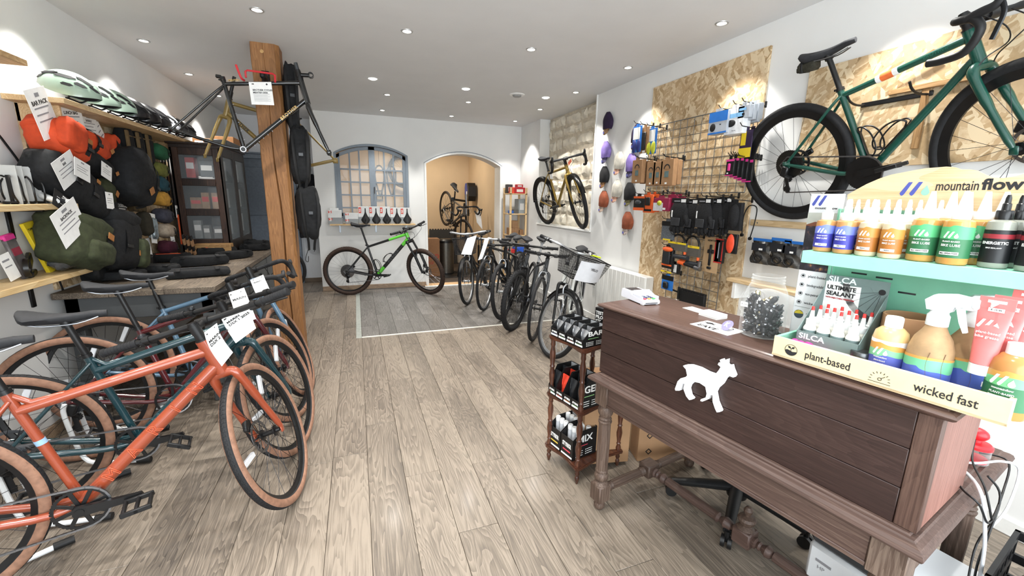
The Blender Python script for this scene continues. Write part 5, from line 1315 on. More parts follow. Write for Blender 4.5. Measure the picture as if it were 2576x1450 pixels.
def lube(name, label, R, hb, hn, hc, cap, liquid, bands, prints, pill, u, v, z, yaw=0., group=None):
    t = dthing(name, label, 'bottle', u, v, z, yaw, group)
    q = M(); q.lathe([(.0001, 0), (R * .9, 0), (R, .004), (R, hb * .86), (R * .93, hb * .95), (R * .55, hb), (R * .5, hb + .006), (.0001, hb + .006)], 28, cap=False); q.obj('bottle_body', liquid, t)
    q = M()
    q.lathe([(R * .56, hb - .002), (R * .6, hb + .001), (R * .6, hb + hn), (R * .55, hb + hn + .002), (.0001, hb + hn + .002)], 24, cap=False)
    if cap == 'cone': q.lathe([(R * .44, hb + hn), (R * .16, hb + hn + hc), (.0001, hb + hn + hc)], 20, cap=False)
    else: q.lathe([(R * .32, hb + hn), (R * .3, hb + hn + hc * .45), (R * .22, hb + hn + hc * .5), (R * .2, hb + hn + hc * .8), (R * .12, hb + hn + hc), (.0001, hb + hn + hc)], 20, cap=False)
    q.obj('cap', WPL if cap != 'black' else BLK(.3), t)
    for i, (z0, z1, c) in enumerate(bands):
        q = M(); sleeve(R + .0004 + i * .0002, z0 if callable(z0) else flat(z0), z1 if callable(z1) else flat(z1), q, None); q.obj('label_band', mat(c, .45, var=0), t, ang=60)
    Rl = R + .0012
    if prints:
        o = M(); logo(o, R * .55); o2 = o.obj('logo', WHT, t); bend(o2.data, Rl); o2.location = (0, 0, hb * .66)
        o = M(); drop(o, R * .55); o2 = o.obj('logo', WHT, t); bend(o2.data, Rl); o2.location = (0, 0, hb * .66)
        for s, sz, zz in prints: ctext(s, sz, WHT, t, Rl, zz)
    if pill:
        q = M(); sleeve(Rl, flat(pill[1] - .0036), flat(pill[1] + .0036), q, None, 9, -.62, .62); q.obj('label_pill', WHT, t)
        ctext(pill[0], .0048, INK, t, Rl + .0002, pill[1], bold=.02)
    return t
AMB = mat('#b98a58', .12, var=0, spec=.6); WAXC = mat('#c9bd9f', .3, var=0); OIL = mat('#bf8f4e', .1, var=0, spec=.6)
BPR = [('PLANT-BASED', .0042, .046), ('BIKE LUBE', .0062, .0385)]
SZ = 1.337
G1 = 'small drip bottles on the display shelf'
pur = [(.012, .052, '#3a3c98'), (.052, wav(.074, .003, 2, .3), '#6f7fcf')]
wax = [(.012, .05, '#a5692c'), (.05, wav(.074, .003, 2, 1.), '#bf8640')]
b1 = lube('lube_bottle', 'purple labelled drip bottle at the left end of the shelf front', .0235, .092, .018, .04, 'tip', AMB, pur, BPR, ('WET', .0205), .77, .185, SZ, .15, G1)
dup(b1, mx=DF(.822, .182, SZ, -.05), label='purple labelled drip bottle, second from the left on the shelf front')
b2 = lube('lube_bottle', 'brown labelled drip bottle beside the purple ones', .0235, .092, .018, .04, 'tip', WAXC, wax, BPR, ('WAX', .0205), .876, .18, SZ, 0, G1)
dup(b2, mx=DF(.928, .176, SZ, .05), label='brown labelled drip bottle next to the green bottles')
k = 0
for r_, v in ((1, .225), (2, .262)):
    for c, u in enumerate((.79, .835, .88, .925, .965)):
        src = b1 if c < 2 else b2
        k += 1
        dup(src, mx=DF(u + .01 * r_, v, SZ, .1 * (c - 2)), label='white capped drip bottle in the %s row, %s from the left' % ('middle' if r_ == 1 else 'rear', ('first', 'second', 'third', 'fourth', 'fifth')[c]))
G2 = 'large green lube bottles on the display shelf'
grn = [(.016, .06, '#2f6b45'), (.06, wav(.088, .003, 2, .8), '#56b176')]
GPR = [('PLANT-BASED', .005, .054), ('BIKE LUBE', .0078, .045)]
g1 = lube('lube_bottle', 'large green labelled bottle beside the brown ones, shelf front', .0275, .106, .016, .048, 'cone', OIL, grn, GPR, ('ALL-WEATHER', .0265), .985, .19, SZ, .1, G2)
dup(g1, mx=DF(1.045, .178, SZ, -.08), label='large green labelled bottle standing foremost on the shelf')
for i, (u, v, w) in enumerate(((1.01, .24, 'left of the middle row'), (1.068, .235, 'right of the middle row'), (1.03, .272, 'left of the rear row'), (1.09, .272, 'right of the rear row'))):
    dup(g1, mx=DF(u, v, SZ, -.1), label='large green labelled bottle partly hidden, %s' % w)
blk = [(.012, .085, '#17181a'), (.066, .076, '#8f2a33')]
e1 = lube('sealant_bottle', 'clear bottle with black label and black cap, right shelf front', .024, .108, .018, .036, 'black', mat('#8f9288', .15, var=0), blk, None, None, 1.108, .195, SZ, 0, 'black capped bottles on the display shelf')
ctext('ENERGETIC', .0085, WHT, e1, .0258, .056, bold=.03); ctext('BIKE SEALANT', .004, WHT, e1, .0258, .045)
for i, (u, v, w) in enumerate(((1.165, .19, 'right of'), (1.12, .245, 'behind'), (1.17, .245, 'diagonally behind'))): dup(e1, mx=DF(u, v, SZ, .1), label='black capped bottle %s the front black-labelled one' % w)
GRS = mat('#6d7f7d', .5, var=.02)
cb = dthing('sealant_carton', 'grey and white display carton holding sealant bottles in the tray', 'carton', 0, 0, 0)
CU0, CU1, CV0, CV1 = .778, .93, .098, .225
q = M(); q.box(CU0, CU1, CV0, CV0 + .002, TZ + .006, TZ + .078); q.obj('carton_front', GRS, cb)
q = M(); q.box(CU0, CU1, CV0 - .0003, CV0 + .001, TZ + .006, TZ + .046); q.obj('carton_front_print', WHT, cb)
for u in (CU0, CU1 - .002):
    q = M(FRM((u, 0, 0), (0, 1, 0), (0, 0, 1))); q.prism([(CV0, TZ + .006), (CV1, TZ + .006), (CV1, TZ + .2), (CV0, TZ + .078)] , 0, .002); q.obj('carton_side', GRS, cb)
q = M(); q.box(CU0, CU1, CV1, CV1 + .002, TZ + .006, TZ + .235); q.obj('carton_back', GRS, cb)
q = M(T3(0, CV1 - .0004, 0) @ FACE); q.prism([(CU0 + .002, TZ + .1), (CU1 - .06, TZ + .1), (CU1 - .062, TZ + .21), (CU0 + .045, TZ + .208), (CU0 + .03, TZ + .217), (CU0 + .002, TZ + .215)], 0, .0004); q.obj('carton_print', WHT, cb)
q = M(T3(CU1 - .002, CV1 - .0005, TZ + .215) @ FACE)
q.ring([(.105 * math.cos(a), .105 * math.sin(a)) for a in [PI + k * PI / 2 / 11 for k in range(12)]] + [(0, -.06), (-.04, -.0)], [(.088 * math.cos(a), .088 * math.sin(a)) for a in [PI + k * PI / 2 / 11 for k in range(12)]] + [(0, -.06), (-.04, 0)], 0, .0003); q.obj('carton_print', mat('#3a3a3c', .5, var=0), cb)
q = M(T3(CU1 - .014, CV1 - .0006, TZ + .205) @ FACE); q.prism(circ(.008, 16), 0, .0005)
for a in (-2.9, -2.6, -2.3, -2.0, -1.75): q.box(0, .07, -.0003, .0003, 0, .0004, mx=RZ(a))
q.obj('carton_print', INK, cb)
CF = lambda u, z, v: T3(u, v, z) @ FACE
text('SILCA', .024, mat('#dde3e2', .5, var=0), cb, CF(CU0 + .042, TZ + .222, CV1 - .001), bold=.02, w=.07)
text('ULTIMATE', .017, INK, cb, CF(CU0 + .043, TZ + .198, CV1 - .0012), bold=.03, w=.072); text('SEALANT', .017, INK, cb, CF(CU0 + .043, TZ + .18, CV1 - .0012), bold=.03, w=.072)
text('WITH INJECTABLE FIBERFOAM', .006, mat('#b03038', .5, var=0), cb, CF(CU0 + .043, TZ + .167, CV1 - .0012), bold=.02, w=.072)
text('SILCA', .022, mat('#dde3e2', .5, var=0), cb, CF(CU0 + .04, TZ + .064, CV0 - .0005), bold=.02, w=.066)
text('ULTIMATE SEALANT', .017, INK, cb, CF(CU0 + .076, TZ + .036, CV0 - .0008), bold=.03, w=.14)
REDC = mat('#cf3a36', .45, var=0)
sp = None
for r_ in range(3):
    for c in range(4):
        u = CU0 + .022 + c * .035 + .004 * r_; v = CV0 + .025 + r_ * .036
        if sp is None:
            sp = dthing('sealant_bottle', 'x', 'bottle', u, v, TZ + .0085, 0, 'red tipped sealant bottles in the carton')
            q = M(); q.lathe([(.0001, 0), (.015, 0), (.0165, .003), (.0165, .078), (.012, .088), (.011, .089)], 22, cap=False); q.obj('bottle_body', mat('#e4e2d8', .4, var=.01), sp)
            q = M(); q.lathe([(.0125, .088), (.0125, .104), (.007, .107), (.0035, .135), (.0001, .135)], 18, cap=False); q.obj('cap', WPL, sp)
            q = M(); q.lathe([(.0042, .128), (.0036, .142), (.0001, .142)], 12, cap=False); q.obj('red_tip', REDC, sp)
            q = M(); sleeve(.0168, flat(.05), flat(.074), q, None); q.obj('label_band', GRS, sp, ang=60)
            q = M(); sleeve(.0168, flat(.012), flat(.05), q, None); q.obj('label_band', WHT, sp, ang=60)
            ctext('SILCA', .008, WHT, sp, .0172, .062); ctext('ULTIMATE', .005, INK, sp, .0172, .042, bold=.02); ctext('SEALANT', .005, INK, sp, .0172, .036, bold=.02)
            o = sp
        else: o = dup(sp, mx=DF(u, v, TZ + .0085, random.uniform(-.6, .6)))
        o['label'] = 'red tipped sealant bottle, %s row of the carton, %s from the left' % (('front', 'middle', 'rear')[r_], ('first', 'second', 'third', 'fourth')[c])
PK = mat('#e23a92', .5, var=.02)
for i in range(6):
    t = dthing('pink_tool', 'black stick with pink foam end in the tray, %s from the left' % ('first', 'second', 'third', 'fourth', 'fifth', 'sixth')[i], 'tool', .768 + i * .0175, .078 + (i % 2) * .004, TZ + .046 - (i > 3) * .008 - (i == 0) * .01, 0, 'pink ended sticks in the tray')
    q = M(RX(-.35) @ RZ(.25 - .1 * i)); q.tube([(0, .0, 0), (0, .06, 0)], .004, 8); q.obj('stick', BLK(.5), t)
    q = M(RX(-.35) @ RZ(.25 - .1 * i)); q.lathe([(.0001, -.012), (.0075, -.011), (.0085, -.006), (.0085, .01), (.006, .014)], 16, mx=RX(-PI / 2)); q.obj('foam_end', PK, t)
t = dthing('small_tin', 'small red tin with dark lid between carton and wash bottle', 'tin', .935, .105, TZ + .006)
q = M(); q.lathe([(.0001, 0), (.021, 0), (.022, .003), (.022, .04)], 24, cap=False); q.obj('tin_body', mat('#b03a35', .35, .2, var=0), t)
q = M(); q.lathe([(.0225, .036), (.0225, .054), (.021, .056), (.0001, .056)], 24, cap=False); q.obj('lid', mat('#5d5f60', .3, .8, var=0), t)
ctext('€ 9.50', .008, WHT, t, .0224, .02)
t = dthing('wash_bottle', 'white capped amber bottle with mountain label in the tray', 'bottle', .985, .115, TZ + .006, -.1)
q = M(); R = .036; q.lathe([(.0001, 0), (R * .92, 0), (R, .006), (R, .105), (R * .9, .123), (R * .6, .134), (.016, .136)], 32, cap=False); q.obj('bottle_body', mat('#d2b27c', .25, var=0), t)
q = M(); q.lathe([(.018, .134), (.018, .158), (.016, .162), (.0001, .162)], 28, cap=False); q.obj('cap', WPL, t)
for i, (z0, z1, c) in enumerate(((.016, wav(.062, .004, 2, .2), '#5560b0'), (wav(.062, .004, 2, .2), wav(.079, .004, 2.0, 1.), '#7fbf92'), (wav(.079, .004, 2.0, 1.), wav(.094, .004, 2, 2.), '#cf9a4e'), (wav(.094, .004, 2, 2.), .104, '#eeeeec'))):
    q = M(); sleeve(R + .0004 , z0 if callable(z0) else flat(z0), z1 if callable(z1) else flat(z1), q, None, 40); q.obj('label_band', mat(c, .45, var=0), t, ang=60)
o = M(); logo(o, .018); drop(o, .018); o2 = o.obj('logo', WHT, t); bend(o2.data, R + .001); o2.location = (0, 0, .076)
for i, s in enumerate(('mountainflow', 'plant-based', 'bike wash', 'degreaser', '12 OZ (355 ml)')): ctext(s, .0052, WHT, t, R + .001, .06 - i * .0085)
t = dthing('cardboard_tub', 'round brown cardboard tub behind the wash bottle', 'tub', .985, .222, TZ + .006)
q = M(); q.lathe([(.0001, 0), (.056, 0), (.056, .15), (.053, .152), (.051, .15), (.051, .02), (.0001, .02)], 36, cap=False); q.obj('tub_wall', mat('#b08763', .8, var=.03), t)
q = M(); q.lathe([(.0565, .085), (.0568, .086), (.0568, .09), (.0565, .091)], 36, cap=False); q.obj('tub_seam', mat('#8f6a48', .8), t)
KP = mat('#a98b66', .7, var=.12, sc=25, bmp=.15)
def spray(label, u, v, yaw):
    t = dthing('spray_bottle', label, 'bottle', u, v, TZ + .006, yaw, 'kraft spray bottles in the tray')
    q = M(); R = .042; q.lathe([(.0001, 0), (R * .93, 0), (R, .006), (R, .085), (R * .96, .105), (R * .8, .13), (R * .55, .148), (.019, .158), (.018, .166)], 36, cap=False); q.obj('bottle_body', KP, t)
    q = M()
    for aa in (.25, .9):
        q.tube([(R * 1.002 * math.sin(aa + .05 * math.sin(k)), -R * 1.002 * math.cos(aa + .05 * math.sin(k)), .02 + k * .012) for k in range(8)], .0006, 4)
    q.obj('paper_crease', mat('#6d5540', .8), t)
    for z0, z1, c in ((.022, wav(.06, .005, 2, 2.4), '#4d62b5'), (wav(.06, .005, 2, 2.4), wav(.082, .003, 1, .4), '#6fbe93'), (wav(.082, .003, 1, .4), wav(.088, .003, 1, .6), '#d79d55')):
        q = M(); sleeve(R + .0005, z0 if callable(z0) else flat(z0), z1 if callable(z1) else flat(z1), q, None, 40); q.obj('label_band', mat(c, .45, var=0), t, ang=60)
    FW = mat('#e9eef0', .35, var=0, alpha=.8)
    q = M(); q.lathe([(.02, .162), (.02, .186), (.017, .19), (.015, .2), (.0001, .2)], 28, cap=False); q.obj('spray_collar', FW, t)
    q = M(FRM((0, 0, 0), (1, 0, 0), (0, 0, 1)))
    q.prism([(-.02, .198), (.02, .198), (.024, .212), (.05, .216), (.05, .236), (.02, .24), (-.012, .234), (-.026, .22)], -.013, .013); q.obj('spray_head', FW, t, ang=30)
    q = M(); q.box(.05, .063, -.011, .011, .214, .238, .003); q.obj('nozzle', WPL, t)
    q = M(FRM((0, 0, 0), (1, 0, 0), (0, 0, 1))); q.prism([(.026, .212), (.038, .212), (.046, .18), (.052, .158), (.046, .156), (.036, .178)], -.006, .006); q.obj('trigger', FW, t)
    q = M(FACE @ T3(.02, .036, .0395)); q.box(-.011, .011, -.006, .006, 0, .0006); q.obj('price_sticker', PAP, t, rot=(0, 0, .48))
    q = text('€ 14.99', .006, INK, t, RZ(.48) @ FACE @ T3(.02, .036, .0402), name='print', ex=.0002)
    return t
spray('kraft coloured spray bottle with clear trigger head, nearest in the tray', 1.062, .108, -.05)
spray('kraft coloured spray bottle partly hidden behind the nearest one', 1.108, .18, .25)
PKT = mat('#e07a78', .4, var=.02)
def tubep(label, u, v, z, yaw):
    t = dthing('grease_tube', label, 'tube', u, v, z, yaw, 'coral grease tubes on the display')
    q = M()
    def tf(a, b):
        an = 2 * PI * a; h = b; ry = lerp(.017, .0012, h ** 1.1); rx = lerp(.019, .027, h)
        return (rx * math.cos(an), ry * math.sin(an), -.03 - .0 + (h - 1) * .125 + .02)
    q.grid(tf, 24, 8, cu=True); q.box(-.027, .027, -.0012, .0012, -.012, .012); q.obj('tube_body', PKT, t, ang=70)
    q = M(); q.lathe([(.019, -.135), (.0185, -.158), (.0001, -.158)], 24, cap=False); q.obj('cap', WPL, t)
    q = M(); q.box(-.014, .014, -.0018, -.0012, -.0, .006); q.obj('hang_slot', WHT, t)
    q = M(T3(-.002, -.006, -.045) @ FACE @ RX(.12)); logo(q, .019); drop(q, .019); q.obj('logo', WHT, t)
    for i, s in enumerate(('plant-based', 'bike grease')): text(s, .008, WHT, t, T3(0, -.0105 - .001 * i, -.064 - .009 * i) @ FACE @ RX(.13), name='print')
    q = M(T3(.002, -.0035, -.014) @ FACE); q.box(-.012, .012, -.004, .004, 0, .0008); q.obj('price_sticker', PAP, t)
    text('€ 15.99', .0052, INK, t, T3(.002, -.0045, -.014) @ FACE, name='print', ex=.0002)
    return t
g0 = tubep('coral grease tube hanging foremost at the right of the tray', 1.148, .095, 1.272, -.1)
dup(g0, mx=DF(1.163, .125, 1.274, -.15), label='coral grease tube hanging second behind the foremost tube')
dup(g0, mx=DF(1.178, .185, 1.283, -.1), label='coral grease tube hanging rearmost at the right of the tray')
q = M(DM); q.tube(smooth([(1.147, .06, 1.278), (1.147, .066, 1.27), (1.148, .08, 1.271), (1.15, .29, 1.274)], 4), .0025, 8); q.obj('display_hook', WHT, None, label='white hook bar carrying the coral grease tubes', cat='hook')
t = dthing('refill_bottle', 'amber refill bottle with green label at the right end of the tray', 'bottle', 1.193, .1, TZ + .006, -.1)
q = M(); R = .036; q.lathe([(.0001, 0), (R * .92, 0), (R, .006), (R, .105), (R * .9, .123), (R * .6, .134), (.016, .136)], 32, cap=False); q.obj('bottle_body', mat('#b9824c', .2, var=0), t)
q = M(); q.lathe([(.018, .134), (.018, .158), (.0001, .162)], 28, cap=False); q.obj('cap', WPL, t)
for z0, z1, c in ((.02, .07, '#2f6b45'), (.07, wav(.088, .003, 2, .3), '#6fbe7f'), (wav(.088, .003, 2, .3), wav(.1, .003, 2, 1.), '#cf9a4e')):
    q = M(); sleeve(R + .0004, z0 if callable(z0) else flat(z0), z1 if callable(z1) else flat(z1), q, None, 40); q.obj('label_band', mat(c, .45, var=0), t, ang=60)
o = M(); logo(o, .022); drop(o, .022); o2 = o.obj('logo', WHT, t); bend(o2.data, R + .001); o2.location = (0, 0, .083)
for i, s in enumerate(('mountainflow', 'PLANT-BASED', 'BIKE LUBE', 'ALL-WEATHER', 'REFILL BOTTLE')): ctext(s, (.006, .006, .009, .006, .006)[i], WHT, t, R + .001, .064 - i * .0095, bold=.02)
DW = wood('#1d0d08', '#44261a', '#5f3826', 'z', .3, coat=.4, bmp=.08)
DWX = wood('#1d0d08', '#44261a', '#5f3826', 'x', .3, coat=.4, bmp=.08)
SMX = T3(.965, 1.943, 0) @ RZ(math.atan2(1.706 - 1.943, 1.017 - .965))   # x along the near edge, y inwards
et = thing('plant_stand', 'three-tier dark turned-wood stand left of the desk holding black cartons', 'stand', mx=SMX)
SL, SD_ = .243, .3
for x in (.0, SL):
    for y in (0, SD_):
        for z0, z1, nm in ((0, .085, 'foot'), (.105, .4, 'post'), (.42, .735, 'post')):
            q = M(T3(x, y, 0)); L = z1 - z0
            if nm == 'foot': q.lathe([(.0001, 0), (.006, .001), (.011, .02), (.013, .035), (.008, .045), (.014, .06), (.01, .07), (.016, .086)], 16)
            else: q.lathe([(.014, z0), (.016, z0 + L * .04), (.01, z0 + L * .1), (.014, z0 + L * .13), (.01, z0 + L * .16), (.016, z0 + L * .3), (.017, z0 + L * .36), (.011, z0 + L * .47), (.015, z0 + L * .5), (.011, z0 + L * .53), (.016, z0 + L * .68), (.0165, z0 + L * .75), (.01, z0 + L * .86), (.014, z0 + L * .9), (.012, z0 + L * .95), (.015, z1)], 18)
            q.obj(nm, DW, et, ang=45)
for z in (.085, .4, .735):
    q = M()
    def oval(k, d):
        pts = []
        for (a, b) in (((-.025, -.025), (SL + .025, -.025)), ((SL + .025, -.025), (SL + .025, SD_ + .025)), ((SL + .025, SD_ + .025), (-.025, SD_ + .025)), ((-.025, SD_ + .025), (-.025, -.025))):
            for i in range(12):
                t = i / 12; x, y = lerp(a[0], b[0], t), lerp(a[1], b[1], t)
                nx, ny = (b[1] - a[1]), -(b[0] - a[0]); l = math.hypot(nx, ny); s = .016 * (math.cos(2 * PI * t * 1.0) - 1) * .6 - d
                s += -.012 if i == 0 else 0
                pts.append((x + nx / l * s, y + ny / l * s))
        return pts
    q.prism(oval(0, .004), z, z + .005); q.prism(oval(0, 0), z + .005, z + .015); q.prism(oval(0, .004), z + .015, z + .02)
    q.obj('tier', DWX, et, ang=30)
CRT = BLK(.4)
def carton(label, x, y, z, w, d, h, open_h, stuff, word=None, big=None, bar='#9ad18a', yaw=0., group='black open cartons on the plant stand', n=4, short=''):
    "open-topped black display carton: front along local -y (low lip)"
    t = thing('display_carton', label, 'carton', mx=SMX @ T3(x, y, z) @ RZ(yaw), group=group)
    q = M(); q.box(0, w, 0, d, 0, .002); q.obj('carton_floor', CRT, t)
    q = M(); q.box(0, w, 0, .002, 0, open_h); q.obj('carton_front', CRT, t)
    q = M(); q.box(0, w, d - .002, d, 0, h); q.obj('carton_back', CRT, t)
    for xx in (0, w - .002):
        q = M(FRM((xx, 0, 0), (0, 1, 0), (0, 0, 1))); q.prism([(0, 0), (d, 0), (d, h), (d * .35, h), (0, open_h)], 0, .002); q.obj('carton_side', CRT, t)
    q = M(); q.box(.003, w - .003, d - .0035, d - .0022, .01, h - .004); q.obj('carton_lining', mat('#b9bcc0', .5), t)
    q = M(); q.box(w * .06, w * .94, -.0008, 0, .006, .016); q.obj('print', PAP, t)
    text('STYRKR', open_h * .28, WHT, t, T3(w * .5, -.0005, open_h * .6) @ FACE, name='print', bold=.03, w=w * .7)
    q = M(); q.box(w * .2, w * .8, -.0008, 0, open_h * .3, open_h * .36); q.obj('print', mat(bar, .5, var=0), t)
    if word:
        fx = FRM((w + .0004, 0, 0), (0, 1, 0), (0, 0, 1))
        text(word, h * .34, WHT, t, fx @ T3(d * .5, h * .68, 0), name='print', bold=.02, w=d * .62)
        q = M(fx); q.box(d * .2, d * .62, h * .44, h * .46, 0, .0004); q.obj('print', mat(bar, .5, var=0), t)
        for k in range(3):
            for xx in (.2, .6): q.obj if False else None
        q = M(fx)
        for k in range(3):
            for xx in (.18, .58): q.box(d * xx, d * (xx + .24), h * (.26 - .08 * k), h * (.28 - .08 * k), 0, .0004); q.box(d * (xx - .05), d * (xx - .02), h * (.255 - .08 * k), h * (.285 - .08 * k), 0, .0004)
        q.obj('print', WHT, t)
    for i in range(n):
        for j in range(2 if stuff == 'tube' else 1):
            if stuff == 'tube':
                it = thing('drink_tube', 'white capped drink tube in the %s bottom carton, %s of the %s row' % (label.split()[-2], ('left', 'middle', 'right')[i % 3], ('front', 'back')[j]), 'tube', mx=SMX @ T3(x, y, z) @ RZ(yaw) @ T3(w * (i + .5) / n, d * (.3 + .42 * j), .003), group='white capped drink tubes')
                q = M(); q.lathe([(.0001, 0), (w / n * .42, 0), (w / n * .42, h * .85)], 16, cap=False); q.obj('tube_body', mat('#c9ccd0', .35, var=.05), it)
                q = M(); q.lathe([(w / n * .44, h * .84), (w / n * .44, h * .97), (w / n * .36, h * 1.0), (.0001, h * 1.0)], 18, cap=False); q.obj('cap', WPL, it)
            else:
                it = thing('snack_sachet', '%s sachet in the %s, %s from its front' % ({'silver': 'silver', 'red': 'red', 'dark': 'black'}[stuff], short, ('first', 'second', 'third', 'fourth')[i]), 'sachet', mx=SMX @ T3(x, y, z) @ RZ(yaw) @ T3(w * .5, d * (.2 + .62 * i / n), .003) @ RX(-.12), group='sachets in the black cartons')
                c = {'silver': '#c3c6ca', 'red': '#d8432f', 'dark': '#2b2d30'}[stuff]
                q = M(); hh = h * (.82 + .1 * (i % 2))
                q.grid(lambda u, v: ((u - .5) * w * .86, .008 * math.sin(PI * u) * math.sin(PI * v) + .003 * math.sin(11 * u + 7 * v), v * hh), 8, 8); q.grid(lambda u, v: ((.5 - u) * w * .86, -.008 * math.sin(PI * u) * math.sin(PI * v) - .003 * math.sin(9 * u + 5 * v), v * hh), 8, 8)
                q.obj('sachet_film', mat(c, .25, .7 if stuff == 'silver' else .1, var=.1, sc=60), it, ang=60)
    return t
T1, T2, T3_ = .755, .42, .105
xs = [-.012, .052, .118, .182]
for i in range(4):
    carton('small open black carton of silver sachets on the top tier, %s from the left' % ('first', 'second', 'third', 'fourth')[i], xs[i], -.01 + .0 * i, T1, .062, .165, .1, .045, 'silver', 'BAR' if i == 3 else None, bar=('#a8b2e0', '#9ad18a', '#e08a7a', '#9ad18a')[i], n=3, short='%s top tier carton' % ('first', 'second', 'third', 'fourth')[i])
t = thing('test_kit_box', 'tall black printed box at the back of the top tier', 'box', mx=SMX @ T3(.1, .2, T1) @ RZ(.1))
q = M(); q.box(0, .085, 0, .085, 0, .155, .001); q.obj('box_body', CRT, t)
for i, s in enumerate(('TEST', 'PILOT', 'KIT')): text(s, .024, WHT, t, T3(.006, -.0005, .128 - .023 * i) @ FACE, name='print', bold=.03, align='LEFT')
q = M()
for k in range(8): q.box(.0852, .0856, .01, .02, .02 + k * .013, .026 + k * .013)
q.obj('print', WHT, t)
for i, (st_, c) in enumerate((('dark', '#7fc0a0'), ('red', '#e04a3a'), ('dark', '#e08a3a'), ('dark', '#9ad18a'))):
    carton('open black carton on the middle tier, %s from the left, %s' % (('first', 'second', 'third', 'fourth')[i], ('with dark packs', 'with red packs', 'with dark strips', 'with black packs')[i]), xs[i], -.012, T2, .062, .16, .155, .05, st_, 'GEL' if i == 3 else None, bar=c, n=2, short='%s middle tier carton' % ('first', 'second', 'third', 'fourth')[i])
for i in range(2):
    carton('black carton of white capped tubes on the bottom tier, %s one' % ('left', 'right')[i], -.005 + .105 * i, -.0, T3_, .1, .17, .16, .12, 'tube', 'MIX' if i == 1 else None, bar=('#e0c04a', '#d84a5a')[i], n=3)
def cbox(label, x0, x1, y0, y1, z0, z1, mxx=None, col='#a98461', lid=False, mark=None, rot=0., name='cardboard_box'):
    t = thing(name, label, 'box', mx=T3((x0 + x1) / 2, (y0 + y1) / 2, z0) @ RZ(rot))
    w, d, h = (x1 - x0) / 2, (y1 - y0) / 2, z1 - z0
    mt = mat(col, .8, var=.04, sc=8)
    q = M(); q.box(-w, w, -d, d, 0, h if not lid else h - .002, .002)
    q.obj('box_body', mt, t)
    if lid:
        for s in (-1, 1):
            q = M(T3(0, s * d, h) @ RX(s * -.5)); q.box(-w, w, -.002 if s < 0 else -.002, .002, 0, .09); q.obj('flap', mt, t)
    q = M(); q.box(-w - .0005, w + .0005, -.022, .022, h * .0 + .01, h + .0008); q.obj('tape', mat('#b99a70', .3, var=.02), t)
    return t
t = cbox('open brown cardboard box on the floor under the left end of the desk', 1.13, 1.4, 1.78, 2.02, .02, .4, lid=True, rot=-.2)
t = cbox('sealed brown cardboard box with printed marks standing under the desk', 1.47, 1.8, 1.72, 1.98, .0, .42, rot=-.25)
for i in range(4):
    q = M(T3(-.1, -.1301, .06 + .1 * i) @ FACE @ RZ(.78)); q.ring([(-.014, -.014), (.014, -.014), (.014, .014), (-.014, .014)], [(-.009, -.009), (.009, -.009), (.009, .009), (-.009, .009)], 0, .0006); q.obj('print', INK, t)
text('DA6/8', .07, INK, t, T3(.02, -.1304, .2) @ FACE @ RZ(-PI / 2), name='print', bold=.02)
ch = thing('office_chair', 'black five-star swivel chair base standing under the desk', 'chair', (1.68, 1.3, 0), (0, 0, .1))
q = M(); q.lathe([(.0001, .06), (.045, .065), (.05, .09), (.04, .13), (.03, .14)], 20, cap=False); q.obj('hub', BLK(.45), ch)
q = M(); q.tube([(0, 0, .13), (0, 0, .3)], .028, 16); q.tube([(0, 0, .3), (0, 0, .42)], .014, 12); q.obj('gas_lift', STEEL, ch)
q = M(); q.box(-.22, .22, -.22, .22, .42, .49, .03); q.obj('seat', mat('#1d1d20', .85, var=.1), ch)
for k in range(5):
    a = k * 2 * PI / 5 + 2.4
    q = M(RZ(a)); q.tube([(.03, 0, .11), (.16, 0, .095), (.3, 0, .075)], [.03, .026, .02], 10, flat=.8); q.obj('leg', BLK(.5), ch)
    q = M(RZ(a) @ T3(.3, 0, 0))
    q.tube([(0, -.022, .027), (0, -.006, .027)], .027, 16); q.tube([(0, .006, .027), (0, .022, .027)], .027, 16); q.tube([(0, 0, .03), (0, 0, .08)], .012, 8); q.obj('castor', BLK(.4), ch)
PM = DM @ T3(.8, .4, 0) @ RZ(-.06)
pr = thing('printer', 'white and black printer standing under the right end of the desk', 'printer', mx=PM @ T3(0, 0, 0))
PWH = mat('#d9dcdf', .4, var=.01)
q = M(); q.box(.0, .4, .0, .28, .06, .26, .012); q.obj('printer_body', PWH, pr)
q = M(); q.box(-.002, .402, -.003, .283, .262, .325, .016); q.obj('printer_lid', mat('#2f3033', .45, var=.02), pr)
q = M(); q.box(.03, .38, .04, .26, .325, .334, .003); q.obj('scanner_top', mat('#e6e8ea', .35, var=0), pr)
q = M(); q.box(.0, .4, .0, .28, .0, .058, .01); q.obj('paper_tray', PWH, pr)
q = M(); q.box(-.0025, -.001, .03, .1, .19, .2); q.box(.03, .08, -.0015, -.0002, .2, .21); q.obj('button_row', GRYINK, pr)
text('HP', .02, GRYINK, pr, T3(.05, -.0005, .18) @ FACE, name='print')
q = M(); q.box(.1, .3, -.0015, 0, .03, .04); q.obj('tray_grip', INK, pr)
t = thing('plastic_tub', 'frosted plastic storage tub on the floor at the near right corner of the desk', 'tub', mx=DM @ T3(1.3, .22, 0) @ RZ(.2))
q = M(); q.prism([(.13 * math.cos(a) * (1.35 if abs(math.cos(a)) > .7 else 1.2), .1 * math.sin(a) * 1.2) for a in [2 * PI * k / 28 for k in range(28)]], 0, .34); q.obj('tub_body', mat('#c3cdd6', .3, var=.02, alpha=.75), t, ang=30)
q = M(); q.prism([(.137 * math.cos(a) * (1.35 if abs(math.cos(a)) > .7 else 1.2), .107 * math.sin(a) * 1.2) for a in [2 * PI * k / 28 for k in range(28)]], .34, .365); q.obj('tub_lid', mat('#d3dae0', .35), t, ang=30)
